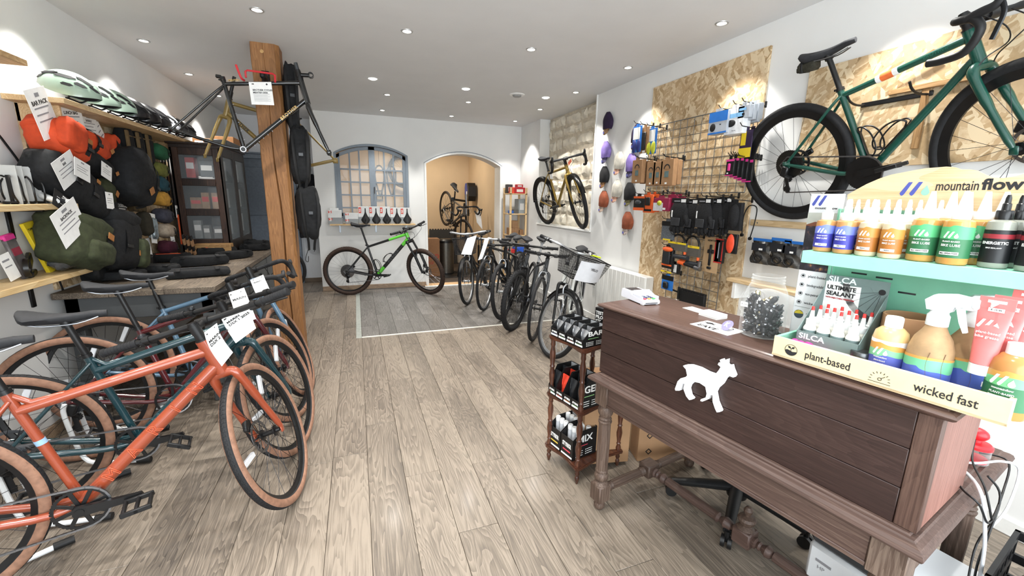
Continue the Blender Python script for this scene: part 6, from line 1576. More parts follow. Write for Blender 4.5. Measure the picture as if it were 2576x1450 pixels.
cr = thing('black_crate', 'black slatted plastic crate on the floor behind the right desk leg', 'crate', mx=DM @ T3(1.2, .45, 0))
for z in (.02, .1, .18, .26, .34, .42):
    q = M(); q.box(0, .5, 0, .012, z, z + .028); q.box(0, .5, .33, .342, z, z + .028); q.box(0, .012, 0, .342, z, z + .028); q.box(.488, .5, 0, .342, z, z + .028); q.obj('crate_band', BLK(.5), cr)
for i in range(12):
    for y in (.001, .331):
        q = M(); q.box(.0 + i * .0443, .0 + i * .0443 + .012, y, y + .01, 0, .44); q.obj('crate_upright', BLK(.5), cr)
for i in range(8):
    for x in (.001, .489):
        q = M(); q.box(x, x + .01, .0 + i * .047, .0 + i * .047 + .011, 0, .44); q.obj('crate_upright', BLK(.5), cr)
q = M(); q.box(.0, .5, .0, .342, 0, .01); q.obj('crate_floor', BLK(.5), cr)
t = thing('carrier_bag', 'printed purple and brown carrier bag standing in the black crate', 'bag', mx=DM @ T3(1.4, .6, .02) @ RZ(.1))
q = M(); q.box(-.12, .12, -.08, .08, 0, .42, .02); q.obj('bag_body', mat('#3e3b3d', .5, var=.15, sc=10), t)
q = M(); q.grid(lambda a, b: (lerp(-.121, .121, a), -.082, .4 - .1 * (2 * a - 1) ** 2 * .5 - b * .022), 12, 2); q.obj('print', mat('#463f8a', .5), t)
q = M(); q.grid(lambda a, b: (lerp(-.121, .121, a), -.082, .425 - .1 * (2 * a - 1) ** 2 * .5 - b * .022), 12, 2); q.obj('print', mat('#a08050', .5), t)
for i, s in enumerate(('E CENTR', 'USSE', 'QUE')): text(s, .04, mat('#a8b5a8', .5, var=0), t, T3(0, -.0825, .26 - .05 * i) @ FACE, name='print', bold=.02)
t = thing('clip_dispenser', 'small clear tub with red lid on the right end of the desk ledge', 'dispenser', mx=DM @ T3(1.112, .565, .703))
t.location = (DM @ Vector((1.1, .6, .703)))
q = M(); q.lathe([(.0001, 0), (.032, 0), (.034, .003), (.034, .05)], 28, cap=False); q.obj('tub_wall', CLR, t)
q = M(); q.lathe([(.036, .048), (.036, .056), (.03, .062), (.0001, .064)], 28, cap=False); q.ell((-.006, 0, .088), .028, .022, .02, 18, 10); q.tube([(-.004, 0, .06), (-.006, 0, .08)], .014, 12); q.obj('red_lid', mat('#d8222a', .35, var=0), t)
q = M(); q.lathe([(.0001, .003), (.03, .003), (.03, .014), (.0001, .016)], 20, cap=False); q.obj('red_clips', mat('#c8222a', .4, var=.1), t)
def wire(label, pts, r, m, name='cable'):
    q = M(DM); q.tube(smooth(pts, 6), r, 7); q.obj(name, m, None, label=label, cat='cable', ang=80)
WC = mat('#d9dde2', .4, var=0); BC = BLK(.45)
wire('white power cable looping over the right ledge of the desk', [(1.09, .47, .715), (1.12, .44, .725), (1.165, .36, .72), (1.18, .42, .6), (1.185, .5, .45), (1.19, .56, .2)], .0045, WC)
wire('white cable curling past the red lidded tub to the right edge', [(1.08, .53, .71), (1.12, .55, .722), (1.155, .62, .725), (1.185, .66, .7), (1.19, .6, .6), (1.18, .52, .56)], .0035, WC)
wire('thin black cable crossing in front of the red lidded tub', [(1.09, .62, .8), (1.11, .52, .74), (1.16, .42, .715), (1.185, .42, .64), (1.18, .5, .58), (1.17, .45, .5), (1.19, .4, .3)], .0028, BC)
wire('black cable in a wide loop on the right desk end', [(1.09, .45, .708), (1.13, .36, .712), (1.168, .34, .7), (1.185, .42, .62), (1.178, .56, .66), (1.16, .66, .715), (1.1, .66, .71)], .0028, BC)
wire('black cable hanging from the ledge down beside the right leg', [(1.15, .5, .715), (1.18, .52, .66), (1.185, .46, .55), (1.175, .52, .42), (1.185, .5, .25), (1.18, .42, .12)], .003, BC)
LF = FRM((0, 0, 0), (0, 1, 0), (0, 0, 1))             # upright plane on the left wall, +z into the room
def lmx(p, yaw=0., roll=0.): return T3(*p) @ LF @ RY(yaw) @ RZ(roll)
BEAM = wood('#5f3d20', '#94673d', '#ab7f52', 'z', .6, ring=.8, bmp=.15, rc=.12)
pl = thing('timber_pillar', 'rough orange-brown timber pillar with a long crack, holding bicycle frames', 'pillar', (0, 0, 0))
q = M(); vs = []; nz = 40; rp = random.Random(4)
PX0, PX1, PY0, PY1 = -.737, -.53, 4.222, 4.43
for k in range(nz + 1):
    z = H * k / nz
    cxk = -.63 + .012 * math.sin(1.7 * z + .4) + .006 * math.sin(6.1 * z); dp_ = (.03 * max(0, math.sin(1.25 * z + .3)) + .004); wd = .006 * (.3 + max(0, math.sin(1.25 * z + .3)))
    j = lambda a: rp.uniform(-a, a)
    ch = .02 if z < 2.3 else .03
    ring_ = [(PX0 + .006, PY0 + j(.002)), (cxk - .05, PY0 + j(.003)), (cxk - wd, PY0 + .001), (cxk, PY0 + dp_), (cxk + wd, PY0 + .001), (cxk + .05, PY0 + j(.003)), (PX1 - ch, PY0 + j(.002)), (PX1 + j(.002), PY0 + ch), (PX1 + j(.003), PY1 - .01), (PX1 - .01, PY1), (PX0 + .01, PY1), (PX0 + j(.002), PY1 - .01), (PX0 + j(.002), PY0 + .008)]
    vs += [(x, y, z) for x, y in ring_]
n = 13
q.add(vs, [(k * n + i, k * n + (i + 1) % n, (k + 1) * n + (i + 1) % n, (k + 1) * n + i) for k in range(nz) for i in range(n)])
q.obj('beam', BEAM, pl, ang=25)
q = M(); q.prism([(PX0 + .085 + x, 2.62 + y) for x, y in circ(.014, 16)], 0, .002, mx=FRM((0, PY0 - .0, 0), (1, 0, 0), (0, 0, 1))); q.obj('wooden_peg', mat('#b9935f', .7, var=.1), pl)
REDW = mat('#d0343c', .35, var=0)
t = thing('frame_hook', 'red wire hook on the timber pillar holding the black frame', 'hook', (0, 0, 0))
q = M()
a, b = (-.688,4.02,2.389), (-.546,4.02,2.381)
q.tube(smooth([(-.8, 3.99, 2.44), (-.79, 3.99, 2.4), (-.775, 4.0, 2.35), (-.765, 4.04, 2.345)], 4), .008, 8)
q.tube([(-.755, 4.06, 2.37), (-.755, 4.06, 2.415), (-.74, 4.06, 2.425), (-.56, 4.03, 2.412), (-.545, 4.02, 2.4), (-.545, 4.0, 2.345)], .0075, 8); q.obj('hook_wire', REDW, t)
q = M(); q.box(-.66, -.62, 4.06, 4.222, 2.38, 2.43, .012); q.box(-.67, -.61, 4.2, 4.222, 2.34, 2.47, .006); q.obj('hook_mount', BLK(.4), t)
BKF = mat('#0d1012', .18, coat=.8, var=.02)
GOL = mat('#b9985a', .4, var=0)
tf, SMf_, Kf_ = bike('bare_frameset', 'glossy black bare bicycle frame with fork hung on the timber pillar', dict(wb=1.074, ha=72., a2c=.397, ht=.19, cs=.459, bbh=.287, sa=74.3, stl=.506, sp=.02, stem=.07), dict(paint=BKF, bare=1, dt=.0185, tt=.0155, stt=.0155, tth=.03, ttr=.02, fr=.0145, ssr=.0075, csr=.0085), cat='bicycle frame',
    mx=T3(-1.258, 4.02, 1.933) @ RY(.096) @ T3(0, 0, -.355))
q = M(); HT_, u_ = Kf_['HT'], Kf_['u']
q.tube([HT_ + u_ * .02, HT_ + u_ * .12], .0145, 14); q.obj('steerer', mat('#4a4d50', .4, .6), tf)
q = M(); c_ = HT_ + u_ * .03; q.tube([c_, c_ + Vector((.075, 0, .012))], .016, 12); q.tube([c_ - u_ * .02, c_ + u_ * .022], .0205, 14)
e_ = c_ + Vector((.085, 0, .014)); q.ring(circ(.021, 20), circ(.016, 20), -.022, .022, mx=T3(*e_) @ RX(PI / 2)); q.obj('stem', BLK(.3), tf)
q = M(); st_ = Kf_['ST']; q.tube([st_, st_ + Kf_['sd'] * .03 if 'sd' in Kf_ else st_ + Vector((-.008, 0, .03))], .019, 12); q.box(-.05, -.01, -.012, .012, .015, .04, .005, mx=T3(*st_)); q.obj('seat_lug', BKF, tf)
q = M(); q.ring(circ(.022, 24), circ(.0165, 24), -.0385, .0385, mx=T3(*Kf_['BB']) @ RX(PI / 2)); q.obj('bottom_bracket', CHR, tf)
DTf_ = Kf_['HB'] + u_ * .035
decal('BROTHER', .034, GOL, tf, Kf_['BB'], DTf_, .72, .019, bold=.03, spacing=1.15)
decal('MEHTEH', .02, GOL, tf, st_ - (st_ - HT_) * 0, HT_, .14, .0165, bold=.03)
for k in range(5):
    q = M(); p_ = lerp(Kf_['BB'], st_, .15 + .13 * k); q.tube([p_ + Vector((.013, 0, 0)), p_ + Vector((.024, 0, .005))], .003, 6); q.obj('bottle_boss', STEEL, tf)
for k in range(5):
    q = M(); p_ = lerp(Kf_['BB'], DTf_, .14 + .07 * k); q.tube([p_ + Vector((.008, 0, -.014)), p_ + Vector((.014, 0, -.024))], .003, 6); q.obj('bottle_boss', STEEL, tf)
GDF = mat('#8a7440', .4, .2, coat=.3, var=.04)
g_ax = (-.162,4.65,1.814); g_fx = (-.985,4.65,1.8); g_ht = (-.919,4.65,2.321)
L_ = math.hypot(g_ax[0] - g_fx[0], g_ax[2] - g_fx[2])
tg, SMg, Kg = bike('bare_frameset', 'gold bare bicycle frame hung behind the timber pillar', dict(wb=1.06, ha=72., a2c=.4, ht=.15, steer=1.1, sp=.02), dict(paint=GDF, bare=1, dt=.0185, tt=.0155, fr=.0145, ssr=.0075, csr=.0085), cat='bicycle frame',
    mx=T3(g_ax[0], 4.65, g_ax[2]) @ RZ(PI) @ RY(math.atan2(-(g_fx[2] - g_ax[2]), abs(g_ax[0] - g_fx[0]))) @ T3(0, 0, -.355))
q = M(); q.tube([Kg['HT'] + Kg['u'] * .02, Kg['HT'] + Kg['u'] * .2], .0145, 14); q.obj('steerer', BLK(.35), tg)
decal('BROTHER', .034, BLK(.4), tg, Kg['BB'], Kg['HB'] + Kg['u'] * .035, .78, .019, side=1, bold=.03, spacing=1.15)
t = thing('frame_hook', 'red wire hook behind the timber pillar holding the gold frame', 'hook', (-.63, 4.43, 0))
q = M(); q.tube([(0, 0, g_ht[2] - .06), (0, .18, g_ht[2] - .075), (0, .24, g_ht[2] - .03)], .008, 8); q.box(-.03, .03, 0, .012, g_ht[2] - .11, g_ht[2] - .02, .003); q.obj('hook_wire', REDW, t)
def sheet(label, TL, TR, BR, BL, lines, name='price_sheet', group=None, curl=.012, cat='paper', body=True):
    TL, TR, BR, BL = map(Vector, (TL, TR, BR, BL))
    x = ((TR - TL) + (BR - BL)).normalized(); y = ((TL - BL) + (TR - BR)).normalized(); c = (TL + TR + BR + BL) / 4
    F_ = FRM(c, x, y); iv = F_.inverted()
    w, h = ((TR - TL).length + (BR - BL).length) / 2, ((TL - BL).length + (TR - BR).length) / 2
    t = thing(name, label, cat, mx=F_, group=group)
    P4 = [iv @ p for p in (TL, TR, BR, BL)]
    def sf(a, b):
        p = lerp(lerp(P4[0], P4[1], a), lerp(P4[3], P4[2], a), b)
        return (p.x, p.y, curl * math.sin(PI * b) - curl)
    q = M(); q.grid(sf, 6, 10); q.grid(lambda a, b: Vector(sf(1 - a, b)) + Vector((0, 0, -.0006)), 6, 10); q.obj('sheet', PAP, t, ang=70)
    def zz(v): return curl * math.sin(PI * v) - curl + .0008
    for s, sz, v in lines: text(s, sz * h, INK, t, T3(-w * .36, (.5 - v) * h, zz(v)) @ RX(-math.atan(curl * PI * math.cos(PI * v) / h)), name='print', align='LEFT', bold=.03, ex=.0003)
    if body:
        q = M()
        for k in range(10):
            v = .52 + .036 * k; q.box(-w * .36, w * (.36 - .1 * (k % 3 == 2)), (.5 - v) * h - .004 * h, (.5 - v) * h + .004 * h, zz(v), zz(v) + .0003)
        q.obj('print', GRYINK, t)
        q = M(); q.prism([(w * .3 + x_ * w * .05, h * .4 + y_ * w * .05) for x_, y_ in ((-1, 0), (0, 1), (1, 0), (0, -1))], zz(.1), zz(.1) + .0003); q.box(-w * .36, -w * .26, h * .38, h * .42, zz(.1), zz(.1) + .0003); q.obj('print', INK, t)
    return t
GS = 'price sheets on the bicycles'
sheet('white price sheet hanging from the black frame on the pillar', (-.728,3.99,2.326), (-.571,3.985,2.341), (-.565,3.985,2.17), (-.723,3.99,2.163), [('BROTHER CYCLES', .1, .36), ('MEHTEH 2025', .1, .47)], group=GS, curl=.002)
sheet('white price sheet curling from the bar of the orange bicycle', (-.571,1.798,.965), (-.521,1.788,1.000), (-.456,1.679,.916), (-.493,1.681,.866), [('MARIN', .11, .36), ('DSX 2 2025', .11, .47)], group=GS)
sheet('white price sheet on the bar of the dark green bicycle', (-.591,2.104,.937), (-.489,2.145,.996), (-.445,2.022,.908), (-.518,1.993,.854), [('MARIN', .12, .3), ('DSX 1 2025', .12, .43)], group=GS)
sheet('white price sheet on the drop bar of the burgundy bicycle', (-.635,2.438,.987), (-.569,2.461,1.005), (-.505,2.34,.865), (-.576,2.318,.846), [('MARIN', .1, .3)], group=GS)
sheet('white price sheet on the drop bar of the slate blue bicycle', (-.624,2.846,.979), (-.555,2.869,.999), (-.506,2.765,.912), (-.578,2.764,.887), [('MARIN', .1, .3)], group=GS)
WS = mat('#dfe2e4', .35, var=.01)
for i, (K_, nm) in enumerate(((t, 'orange'), (t2, 'dark green'), (t3, 'burgundy'), (t4, 'slate blue'))):
    base = (T3(-1.4781, 1.798, 0) @ RZ(.2571), T3(-1.4878, 2.2898, 0) @ RZ(.2102), T3(-1.4991, 2.7816, 0) @ RZ(.1128), T3(-1.535, 3.165, 0) @ RZ(.06))[i]
    s_ = thing('floor_stand', 'white tubular floor stand with black feet under the rear wheel of the %s bicycle' % nm, 'stand', mx=base, group='white bicycle floor stands')
    q = M()
    for y in (-.075, .075): q.tube(smooth([(.3, y * 2.4, .02), (.12, y * 1.6, .02), (.02, y, .05), (-.02, y, .3), (-.01, y, .37)], 4), .011, 8)
    q.tube([(.1, -.12, .02), (.1, .12, .02)], .011, 8); q.obj('stand_tube', WS, s_)
    for y in (-.075, .075):
        q = M(); q.tube([(.33, y * 2.5, .02), (.27, y * 2.3, .02)], .016, 10); q.obj('rubber_foot', BLK(.6), s_)
t = thing('osb_board', 'strand board panel on the left wall carrying bags and straps', 'board', (-1.811, 4.43, 1.42))
q = M(); q.box(-.009, .009, -1.02, 1.02, -.56, .56, .001); q.obj('board', OSB, t)
SHW = wood('#9a7a52', '#c2a074', '#d4b88e', 'y', .55, bmp=.06)
t = thing('helmet_shelf', 'long pale wooden shelf high on the left wall carrying helmets', 'shelf', (-1.82, 4.37, 1.985))
q = M(); q.box(.0, .27, -1.05, 1.05, -.015, .015, .002); q.obj('shelf_board', SHW, t)
for y in (-.95, .95): q = M(); q.box(.0, .2, y - .01, y + .01, -.12, -.015, .003); q.obj('shelf_bracket', SHW, t)
def helmet(label, y, col, src=None, x=-1.63):
    mx = T3(x, y, 2.03) @ RY(.16)
    if src is not None: return dup(src, mx=mx, label=label)
    t = thing('bicycle_helmet', label, 'helmet', mx=mx, group='helmets on the high shelf')
    q = M(); c_ = mat(col, .28, coat=.6, var=.02)
    def hf(a, b):
        an = 2 * PI * a; el = lerp(-.1 - .22 * max(0, -math.cos(an)) * 0, PI / 2, b)
        rim = .055 + .02 * math.cos(2 * an) - .03 * math.cos(an)
        r = math.cos(el); zz_ = math.sin(el)
        x_ = .148 * r * math.cos(an); y_ = .098 * r * math.sin(an)
        z_ = .012 + .155 * max(0, zz_) ** .92 + (.02 + .016 * math.cos(2 * an)) * (1 - b) ** 2 - .012 * math.cos(an) * r
        ridge = 1 + .03 * math.cos(an * 6) * (1 - b)
        return (x_ * ridge, y_ * ridge, z_)
    q.grid(hf, 40, 14, cu=True); q.obj('shell', c_, t, ang=75)
    q = M(); q.grid(lambda a, b: tuple(Vector(hf(1 - a, b * .98)) * .93 + Vector((0, 0, .006))), 32, 10, cu=True); q.obj('foam_liner', BLK(.8), t, ang=75)
    for s in (-1, 1):
        for (aa, bb, l, w_) in ((.1, .5, .042, .011), (.145, .35, .03, .011), (.24, .52, .05, .012), (.22, .3, .03, .01), (.36, .5, .045, .012), (.05, .3, .028, .009), (.43, .3, .03, .011)):
            a_ = aa * s; p = Vector(hf(a_ % 1, bb)); p2 = Vector(hf((a_ + .01) % 1, bb)); p3 = Vector(hf(a_ % 1, bb + .02))
            tx = Vector((-1, 0, 0)); nrm = (p2 - p).cross(p3 - p)
            if nrm.z < 0: nrm = -nrm
            nrm.normalize(); fr_ = FRM(p, (tx - nrm * tx.dot(nrm)), nrm.cross(tx))
            q = M(fr_); q.prism([(-l, 0), (-l * .4, w_), (l * .8, w_ * .7), (l, 0), (l * .6, -w_), (-l * .5, -w_ * .8)], -.004, .0016); q.obj('vent', mat('#141517', .6, var=.1), t)
    q = M()
    for s in (-1, 1): q.tube(smooth([(.05, s * .085, .03), (.02, s * .07, -.0), (.0, s * .04, .003), (.0, 0, .004)], 4), .005, 6)
    q.obj('strap', BLK(.7), t)
    return t
ys = [3.56, 3.8, 4.03, 4.24, 4.45, 4.66, 4.87, 5.08, 5.28]
h1 = helmet('sage green helmet nearest on the high left shelf', ys[0], '#93a898')
helmet('sage green helmet, second on the high left shelf', ys[1], None, h1); helmet('sage green helmet, third on the high left shelf beside the black ones', ys[2], None, h1)
h2 = helmet('glossy black helmet beside the last sage green one', ys[3], '#16171b')
helmet('glossy black helmet in the middle of the three black ones', ys[4], None, h2); helmet('glossy black helmet next to the white helmet', ys[5], None, h2)
h3 = helmet('white helmet among black ones on the high left shelf', ys[6], '#d9dbe4')
helmet('black helmet just beyond the white one', ys[7], None, h2); helmet('black helmet at the far end of the high shelf', ys[8], None, h2)
def cloth(col): return mat(col, .9, var=.14, sc=26, bmp=.35)
BCL = mat('#141517', .85, var=.22, sc=30, bmp=.5)
LEA = mat('#a06a38', .6, var=.05)
def softbox(w, h, d, seed=0, pw=.55, fold=.035):
    rr = random.Random(seed); ph = [rr.uniform(0, 6) for _ in range(6)]
    q = M()
    def fn(a, b):
        th, phi = 2 * PI * a, PI * (b - .5)
        cs = lambda v, p: math.copysign(abs(v) ** p, v)
        x, y, z = cs(math.cos(phi), pw) * cs(math.cos(th), pw), cs(math.sin(phi), pw), cs(math.cos(phi), pw) * cs(math.sin(th), pw)
        k = 1 + fold * (math.sin(5 * x + 3 * y + ph[0]) + math.sin(7 * y - 4 * z + ph[1]) + .6 * math.sin(11 * x + 9 * z + ph[2]))
        return (x * w / 2 * k, y * h / 2 * k, z * d / 2 * k)
    q.grid(fn, 28, 16, cu=True)
    return q
def bag(name, label, p, w, h, d, m, roll=0., yaw=0., straps=(), patch=None, flap=None, cat='bag', group=None, pw=.5, seed=None, buckles=(), roll_ends=None, pocket=None):
    t = thing(name, label, cat, mx=lmx(p, yaw, roll), group=group)
    softbox(w, h, d, seed if seed is not None else len(label), pw).obj('bag_body', m, t, ang=80)
    for (x, sw, mt) in straps:
        q = M()
        pts = [(x, h * .52 * math.cos(a), d * .535 * math.sin(a)) for a in [PI * k / 9 for k in range(10)]]
        for p0, p1 in zip(pts, pts[1:]):
            q.add([(p0[0] - sw, p0[1], p0[2]), (p0[0] + sw, p0[1], p0[2]), (p1[0] + sw, p1[1], p1[2]), (p1[0] - sw, p1[1], p1[2])], [(0, 1, 2, 3), (3, 2, 1, 0)])
        q.obj('strap', mt, t, ang=60)
        q = M(T3(x, -h * .12, d * .535)); q.box(-sw * 1.3, sw * 1.3, -.012, .012, -.003, .006, .002); q.obj('buckle', BLK(.35), t)
    if flap: q = softbox(w * 1.02, h * flap[0], d * 1.04, 5, .6); o = q.obj('flap', flap[1], t, ang=80); o.location = (0, h * (.5 - flap[0] * .45), 0)
    if pocket: q = softbox(w * pocket[1], h * pocket[2], d * .4, 9, .5); o = q.obj('pocket', pocket[0], t, ang=80); o.location = (w * pocket[3], h * pocket[4], d * .42)
    if patch:
        q = M(T3(w * patch[0], h * patch[1], d * (patch[4] if len(patch) > 4 else .53)) @ RZ(patch[2])); s_ = patch[3]; q.box(-s_, s_, -s_ * .7, s_ * .7, -.002, .003, .001); q.obj('leather_patch', LEA, t)
    return t
def tag(label, p, w, h, roll=0., yaw=0., lines=3, tilt=0., m=PAP, ttl=None, name='hang_tag', group='white hang tags on the bags'):
    t = thing(name, label, 'tag', mx=lmx(p, yaw, roll) @ RX(tilt), group=group)
    q = M(); q.box(-w / 2, w / 2, -h / 2, h / 2, 0, .0015); q.obj('card', m, t)
    q = M()
    for k in range(lines): q.box(-w * .35, w * (.35 - .12 * (k % 2)), h * (.12 - .13 * k) - h * .015, h * (.12 - .13 * k) + h * .015, .0015, .0019)
    q.box(-w * .1, w * .1, h * .33, h * .41, .0015, .0019)
    q.obj('print', GRYINK if m is PAP else PAP, t)
    if ttl: text(ttl, h * .12, INK if m is PAP else WHT, t, T3(0, h * .22, .0017), name='print', bold=.03, ex=.0003)
    return t
ORB = mat('#c4451f', .8, var=.1, sc=16, bmp=.35)
OLV = mat('#363b25', .88, var=.15, sc=28, bmp=.4)
def C_(px, py, x): pass
bag('handlebar_bag', 'orange roll handlebar bag with black strap, upper left of the panel', (-1.66,3.435,1.768), .34, .22, .22, ORB, roll=-.28, straps=((.06, .022, BCL),), patch=(.17, .12, .0, .022), pw=.7, pocket=(ORB, .55, .8, -.2, .06))
bag('handlebar_bag', 'orange pouch with rounded front beside the orange roll bag', (-1.66,3.732,1.775), .3, .17, .18, ORB, roll=-.25, patch=(.25, -.05, .7, .02), pw=.75, straps=((-.07, .02, BCL),))
bag('bag_roll_end', 'orange rolled bag end sticking up at the upper left corner', (-1.69,3.356,1.823), .13, .16, .14, ORB, roll=.5, pw=.7)
bag('bag_side_pouch', 'small orange side pouch at the right of the orange bags', (-1.7,4.115,1.794), .1, .2, .1, ORB, roll=-.3, pw=.5, straps=((0, .03, BCL),))
bag('handlebar_bag', 'black bag below the orange ones at the upper left', (-1.68,3.665,1.669), .55, .14, .2, BCL, roll=-.3, pw=.6, patch=(.34, -.1, .6, .018))
bag('saddle_bag', 'long black tapered bag over the upper left shelf end', (-1.66,3.448,1.5), .62, .25, .2, BCL, roll=-.5, pw=.6, straps=((.05, .02, BCL), (-.12, .02, BCL)), patch=(.12, .32, .0, .018, .5))
bag('frame_pouch', 'olive pouch with leather patch beside the long black bag', (-1.66,3.793,1.475), .19, .17, .13, OLV, roll=-.2, pw=.75, patch=(.22, -.05, 1.0, .022))
bag('frame_pouch', 'small black pouch with leather patch below the olive pouch', (-1.68,3.83,1.356), .18, .16, .13, BCL, roll=-.15, pw=.75, patch=(.12, -.2, 1.2, .02))
bag('saddle_bag', 'large black saddle bag with brown diamond patch in the panel middle', (-1.62,4.149,1.591), .4, .42, .26, BCL, roll=-.45, pw=.65, patch=(.0, -.28, .78, .036), straps=((.1, .016, BCL),))
bag('backpack', 'olive green roll-top backpack lowest left on the strand board', (-1.64,3.352,1.164), .42, .32, .24, OLV, roll=-.3, pw=.55, straps=((.1, .032, BCL),), patch=(.22, .16, -.2, .03, .56), flap=(.42, OLV), pocket=(OLV, .6, .45, .05, -.2))
bag('backpack', 'black roll-top backpack beside the olive one', (-1.64,3.781,1.135), .36, .42, .24, BCL, roll=-.2, pw=.55, straps=((-.08, .03, BCL),), patch=(.26, -.22, -.2, .028, .5), flap=(.3, BCL), pocket=(OLV, .3, .5, .36, -.2))
bag('bag_pouch', 'black mesh pouch hanging below the black backpack', (-1.7,3.652,.943), .18, .14, .07, BCL, roll=-.3, pw=.4)
if False:
    pass
TR = [(-1.72,4.391,1.855), (-1.72,4.566,1.861), (-1.72,4.741,1.867)]
for i in range(3):
    t = bag('tool_roll', 'black tool roll with brown strap under the helmet shelf, %s of three' % ('left', 'middle', 'right')[i], TR[i], .13, .3, .11, BCL, pw=.6, group='black tool rolls')
    q = M(); q.box(-.085, -.055, -.16, .1, .04, .06, .004); q.obj('strap', mat('#6a5638', .8), t)
    q = M(); q.tube([(-.08, .06, .05), (.08, .06, .05)], .006, 6); q.obj('cord', mat('#6a5638', .8), t)
bag('camo_pouch', 'brown camouflage pouch right of the large black saddle bag', (-1.72,4.537,1.701), .22, .24, .1, mat('#5c4d33', .9, var=.35, sc=14), roll=-.2, pw=.5)
for i in range(3):
    p_ = ((-1.74,4.394,1.383), (-1.74,4.474,1.376), (-1.74,4.552,1.374))[i]
    bag('strap_roll', 'small brown and black strap roll under the saddle bag, %s' % ('left', 'middle', 'right')[i], p_, .06, .13, .06, mat('#4d4029', .9, var=.2), group='small strap rolls', pw=.5)
RC = (('#23573a', 'bright green', (-1.7,4.962,1.848)), ('#6b6e35', 'olive', (-1.7,4.893,1.683)), ('#204450', 'teal', (-1.7,4.862,1.554)), ('#b98a38', 'mustard yellow', (-1.7,4.855,1.417)), ('#3b3b46', 'slate grey', (-1.7,4.842,1.264)), ('#a99a88', 'beige', (-1.7,4.843,1.124)), ('#47182a', 'maroon', (-1.7,4.848,.966)))
for i, (c, nm_, p_) in enumerate(RC):
    t = bag('rolled_pouch', '%s rolled pouch with black strap in the column of rolls' % nm_, p_, .245, .13, .13, cloth(c), roll=-.13, pw=.72, straps=((.03, .009, BLK(.6)),), group='rolled pouches in a column')
for i, (tl, w, h, r, tt) in enumerate((((-1.62,3.258,1.899), .19, .26, .35, 'BAR PACK'), ((-1.64,3.564,1.903), .24, .22, .15, 'LUNCH BAG'), ((-1.7,3.879,1.914), .2, .16, .05, 'SADDLE'), ((-1.72,4.043,1.904), .08, .26, .6, None), ((-1.56,3.242,1.594), .22, .16, .45, 'BAR'), ((-1.53,3.328,1.598), .15, .11, -.3, None), ((-1.56,3.666,1.606), .12, .1, -.35, None), ((-1.56,3.641,1.415), .09, .11, -.1, None), ((-1.54,3.13,1.298), .26, .2, .42, 'BACKPACK'), ((-1.74,3.683,1.333), .14, .22, -.1, None), ((-1.74,3.807,1.315), .13, .22, -.1, None), ((-1.74,4.004,.871), .12, .14, .15, None))):
    tag('white hang tag %s' % ('at the upper left corner of the panel', 'above the orange roll bag', 'third along the shelf edge', 'narrow, beside the orange side pouch', 'over the long black bag', 'tilted over the small black pouches', 'hooked on the large saddle bag', 'on the olive pouch', 'draped over the olive backpack', 'flat behind the olive backpack, left', 'flat behind the olive backpack, right', 'low on the strand board above the bench')[i], tl, w, h, r, lines=3, ttl=tt)
tag('dark printed hang tag between the black bags', (-1.74,4.217,1.315), .14, .24, -.1, m=mat('#2b2b2d', .5, var=0), ttl='ACCESSORY', group='dark hang tags')
tag('black hang tag with white lettering over the olive backpack', (-1.6,3.233,1.402), .18, .1, -.5, m=mat('#1d1d1f', .5, var=0), ttl='RESTRAP', group='dark hang tags')
t = bag('bottle_pouch', 'dark green bottle pouch hanging beside the rolled pouches', (-1.72,4.507,1.21), .12, .2, .1, mat('#2f2b20', .85, var=.15), pw=.6)
t = thing('blister_pack', 'clear blister pack of metal parts beside the dark green pouch', 'pack', mx=lmx((-1.7,4.596,1.163), 0, -.15))
q = M(); q.box(-.05, .05, -.13, .13, 0, .004); q.obj('card', PAP, t)
softbox(.09, .18, .06, 3, .5).obj('blister', mat('#8b979c', .1, .2, var=.3, sc=20), t)
for i, p_ in enumerate(((-1.76,5.167,1.798), (-1.76,5.243,1.804), (-1.76,5.322,1.81), (-1.76,5.438,1.827), (-1.76,5.556,1.837), (-1.76,5.681,1.847))):
    t = thing('luggage_strap', '%s luggage strap with card header on the left panel, %s from the left' % (('black', 'black', 'black', 'orange', 'black', 'black')[i], ('first', 'second', 'third', 'fourth', 'fifth', 'sixth')[i]), 'strap', mx=lmx(p_, 0, -.05), group='luggage straps with card headers')
    q = M(); q.box(-.025, .025, -.03, .07, .0, .004); q.obj('card', PAP, t); q = M(); q.box(-.02, .02, -.0, .05, .004, .012, .003); q.obj('buckle', BLK(.4), t)
    q = M(); L = (.62, .6, .58, .5, .46, .44)[i]; q.box(-.012, .012, -L, 0, .002, .006); q.box(.013, .02, -L * .95, 0, .002, .005); q.obj('webbing', mat('#d8582c', .7, var=.04) if i == 3 else BLK(.7), t)
for i, p_ in enumerate(((-1.7,5.183,1.262), (-1.7,5.362,1.255))):
    t = thing('luggage_strap', '%s short luggage strap with card header above the bench' % ('orange', 'black')[i], 'strap', mx=lmx(p_, 0, -.05), group='short luggage straps')
    q = M(); q.box(-.03, .03, -.03, .09, .0, .004); q.obj('card', PAP, t); q = M(); q.box(-.02, .02, -.0, .06, .004, .012, .003); q.obj('buckle', BLK(.4), t)
    q = M(); L = (.3, .2)[i]; q.box(-.014, .014, -L, 0, .002, .008); q.obj('webbing', mat('#d8582c', .7, var=.04) if i == 0 else BLK(.7), t)
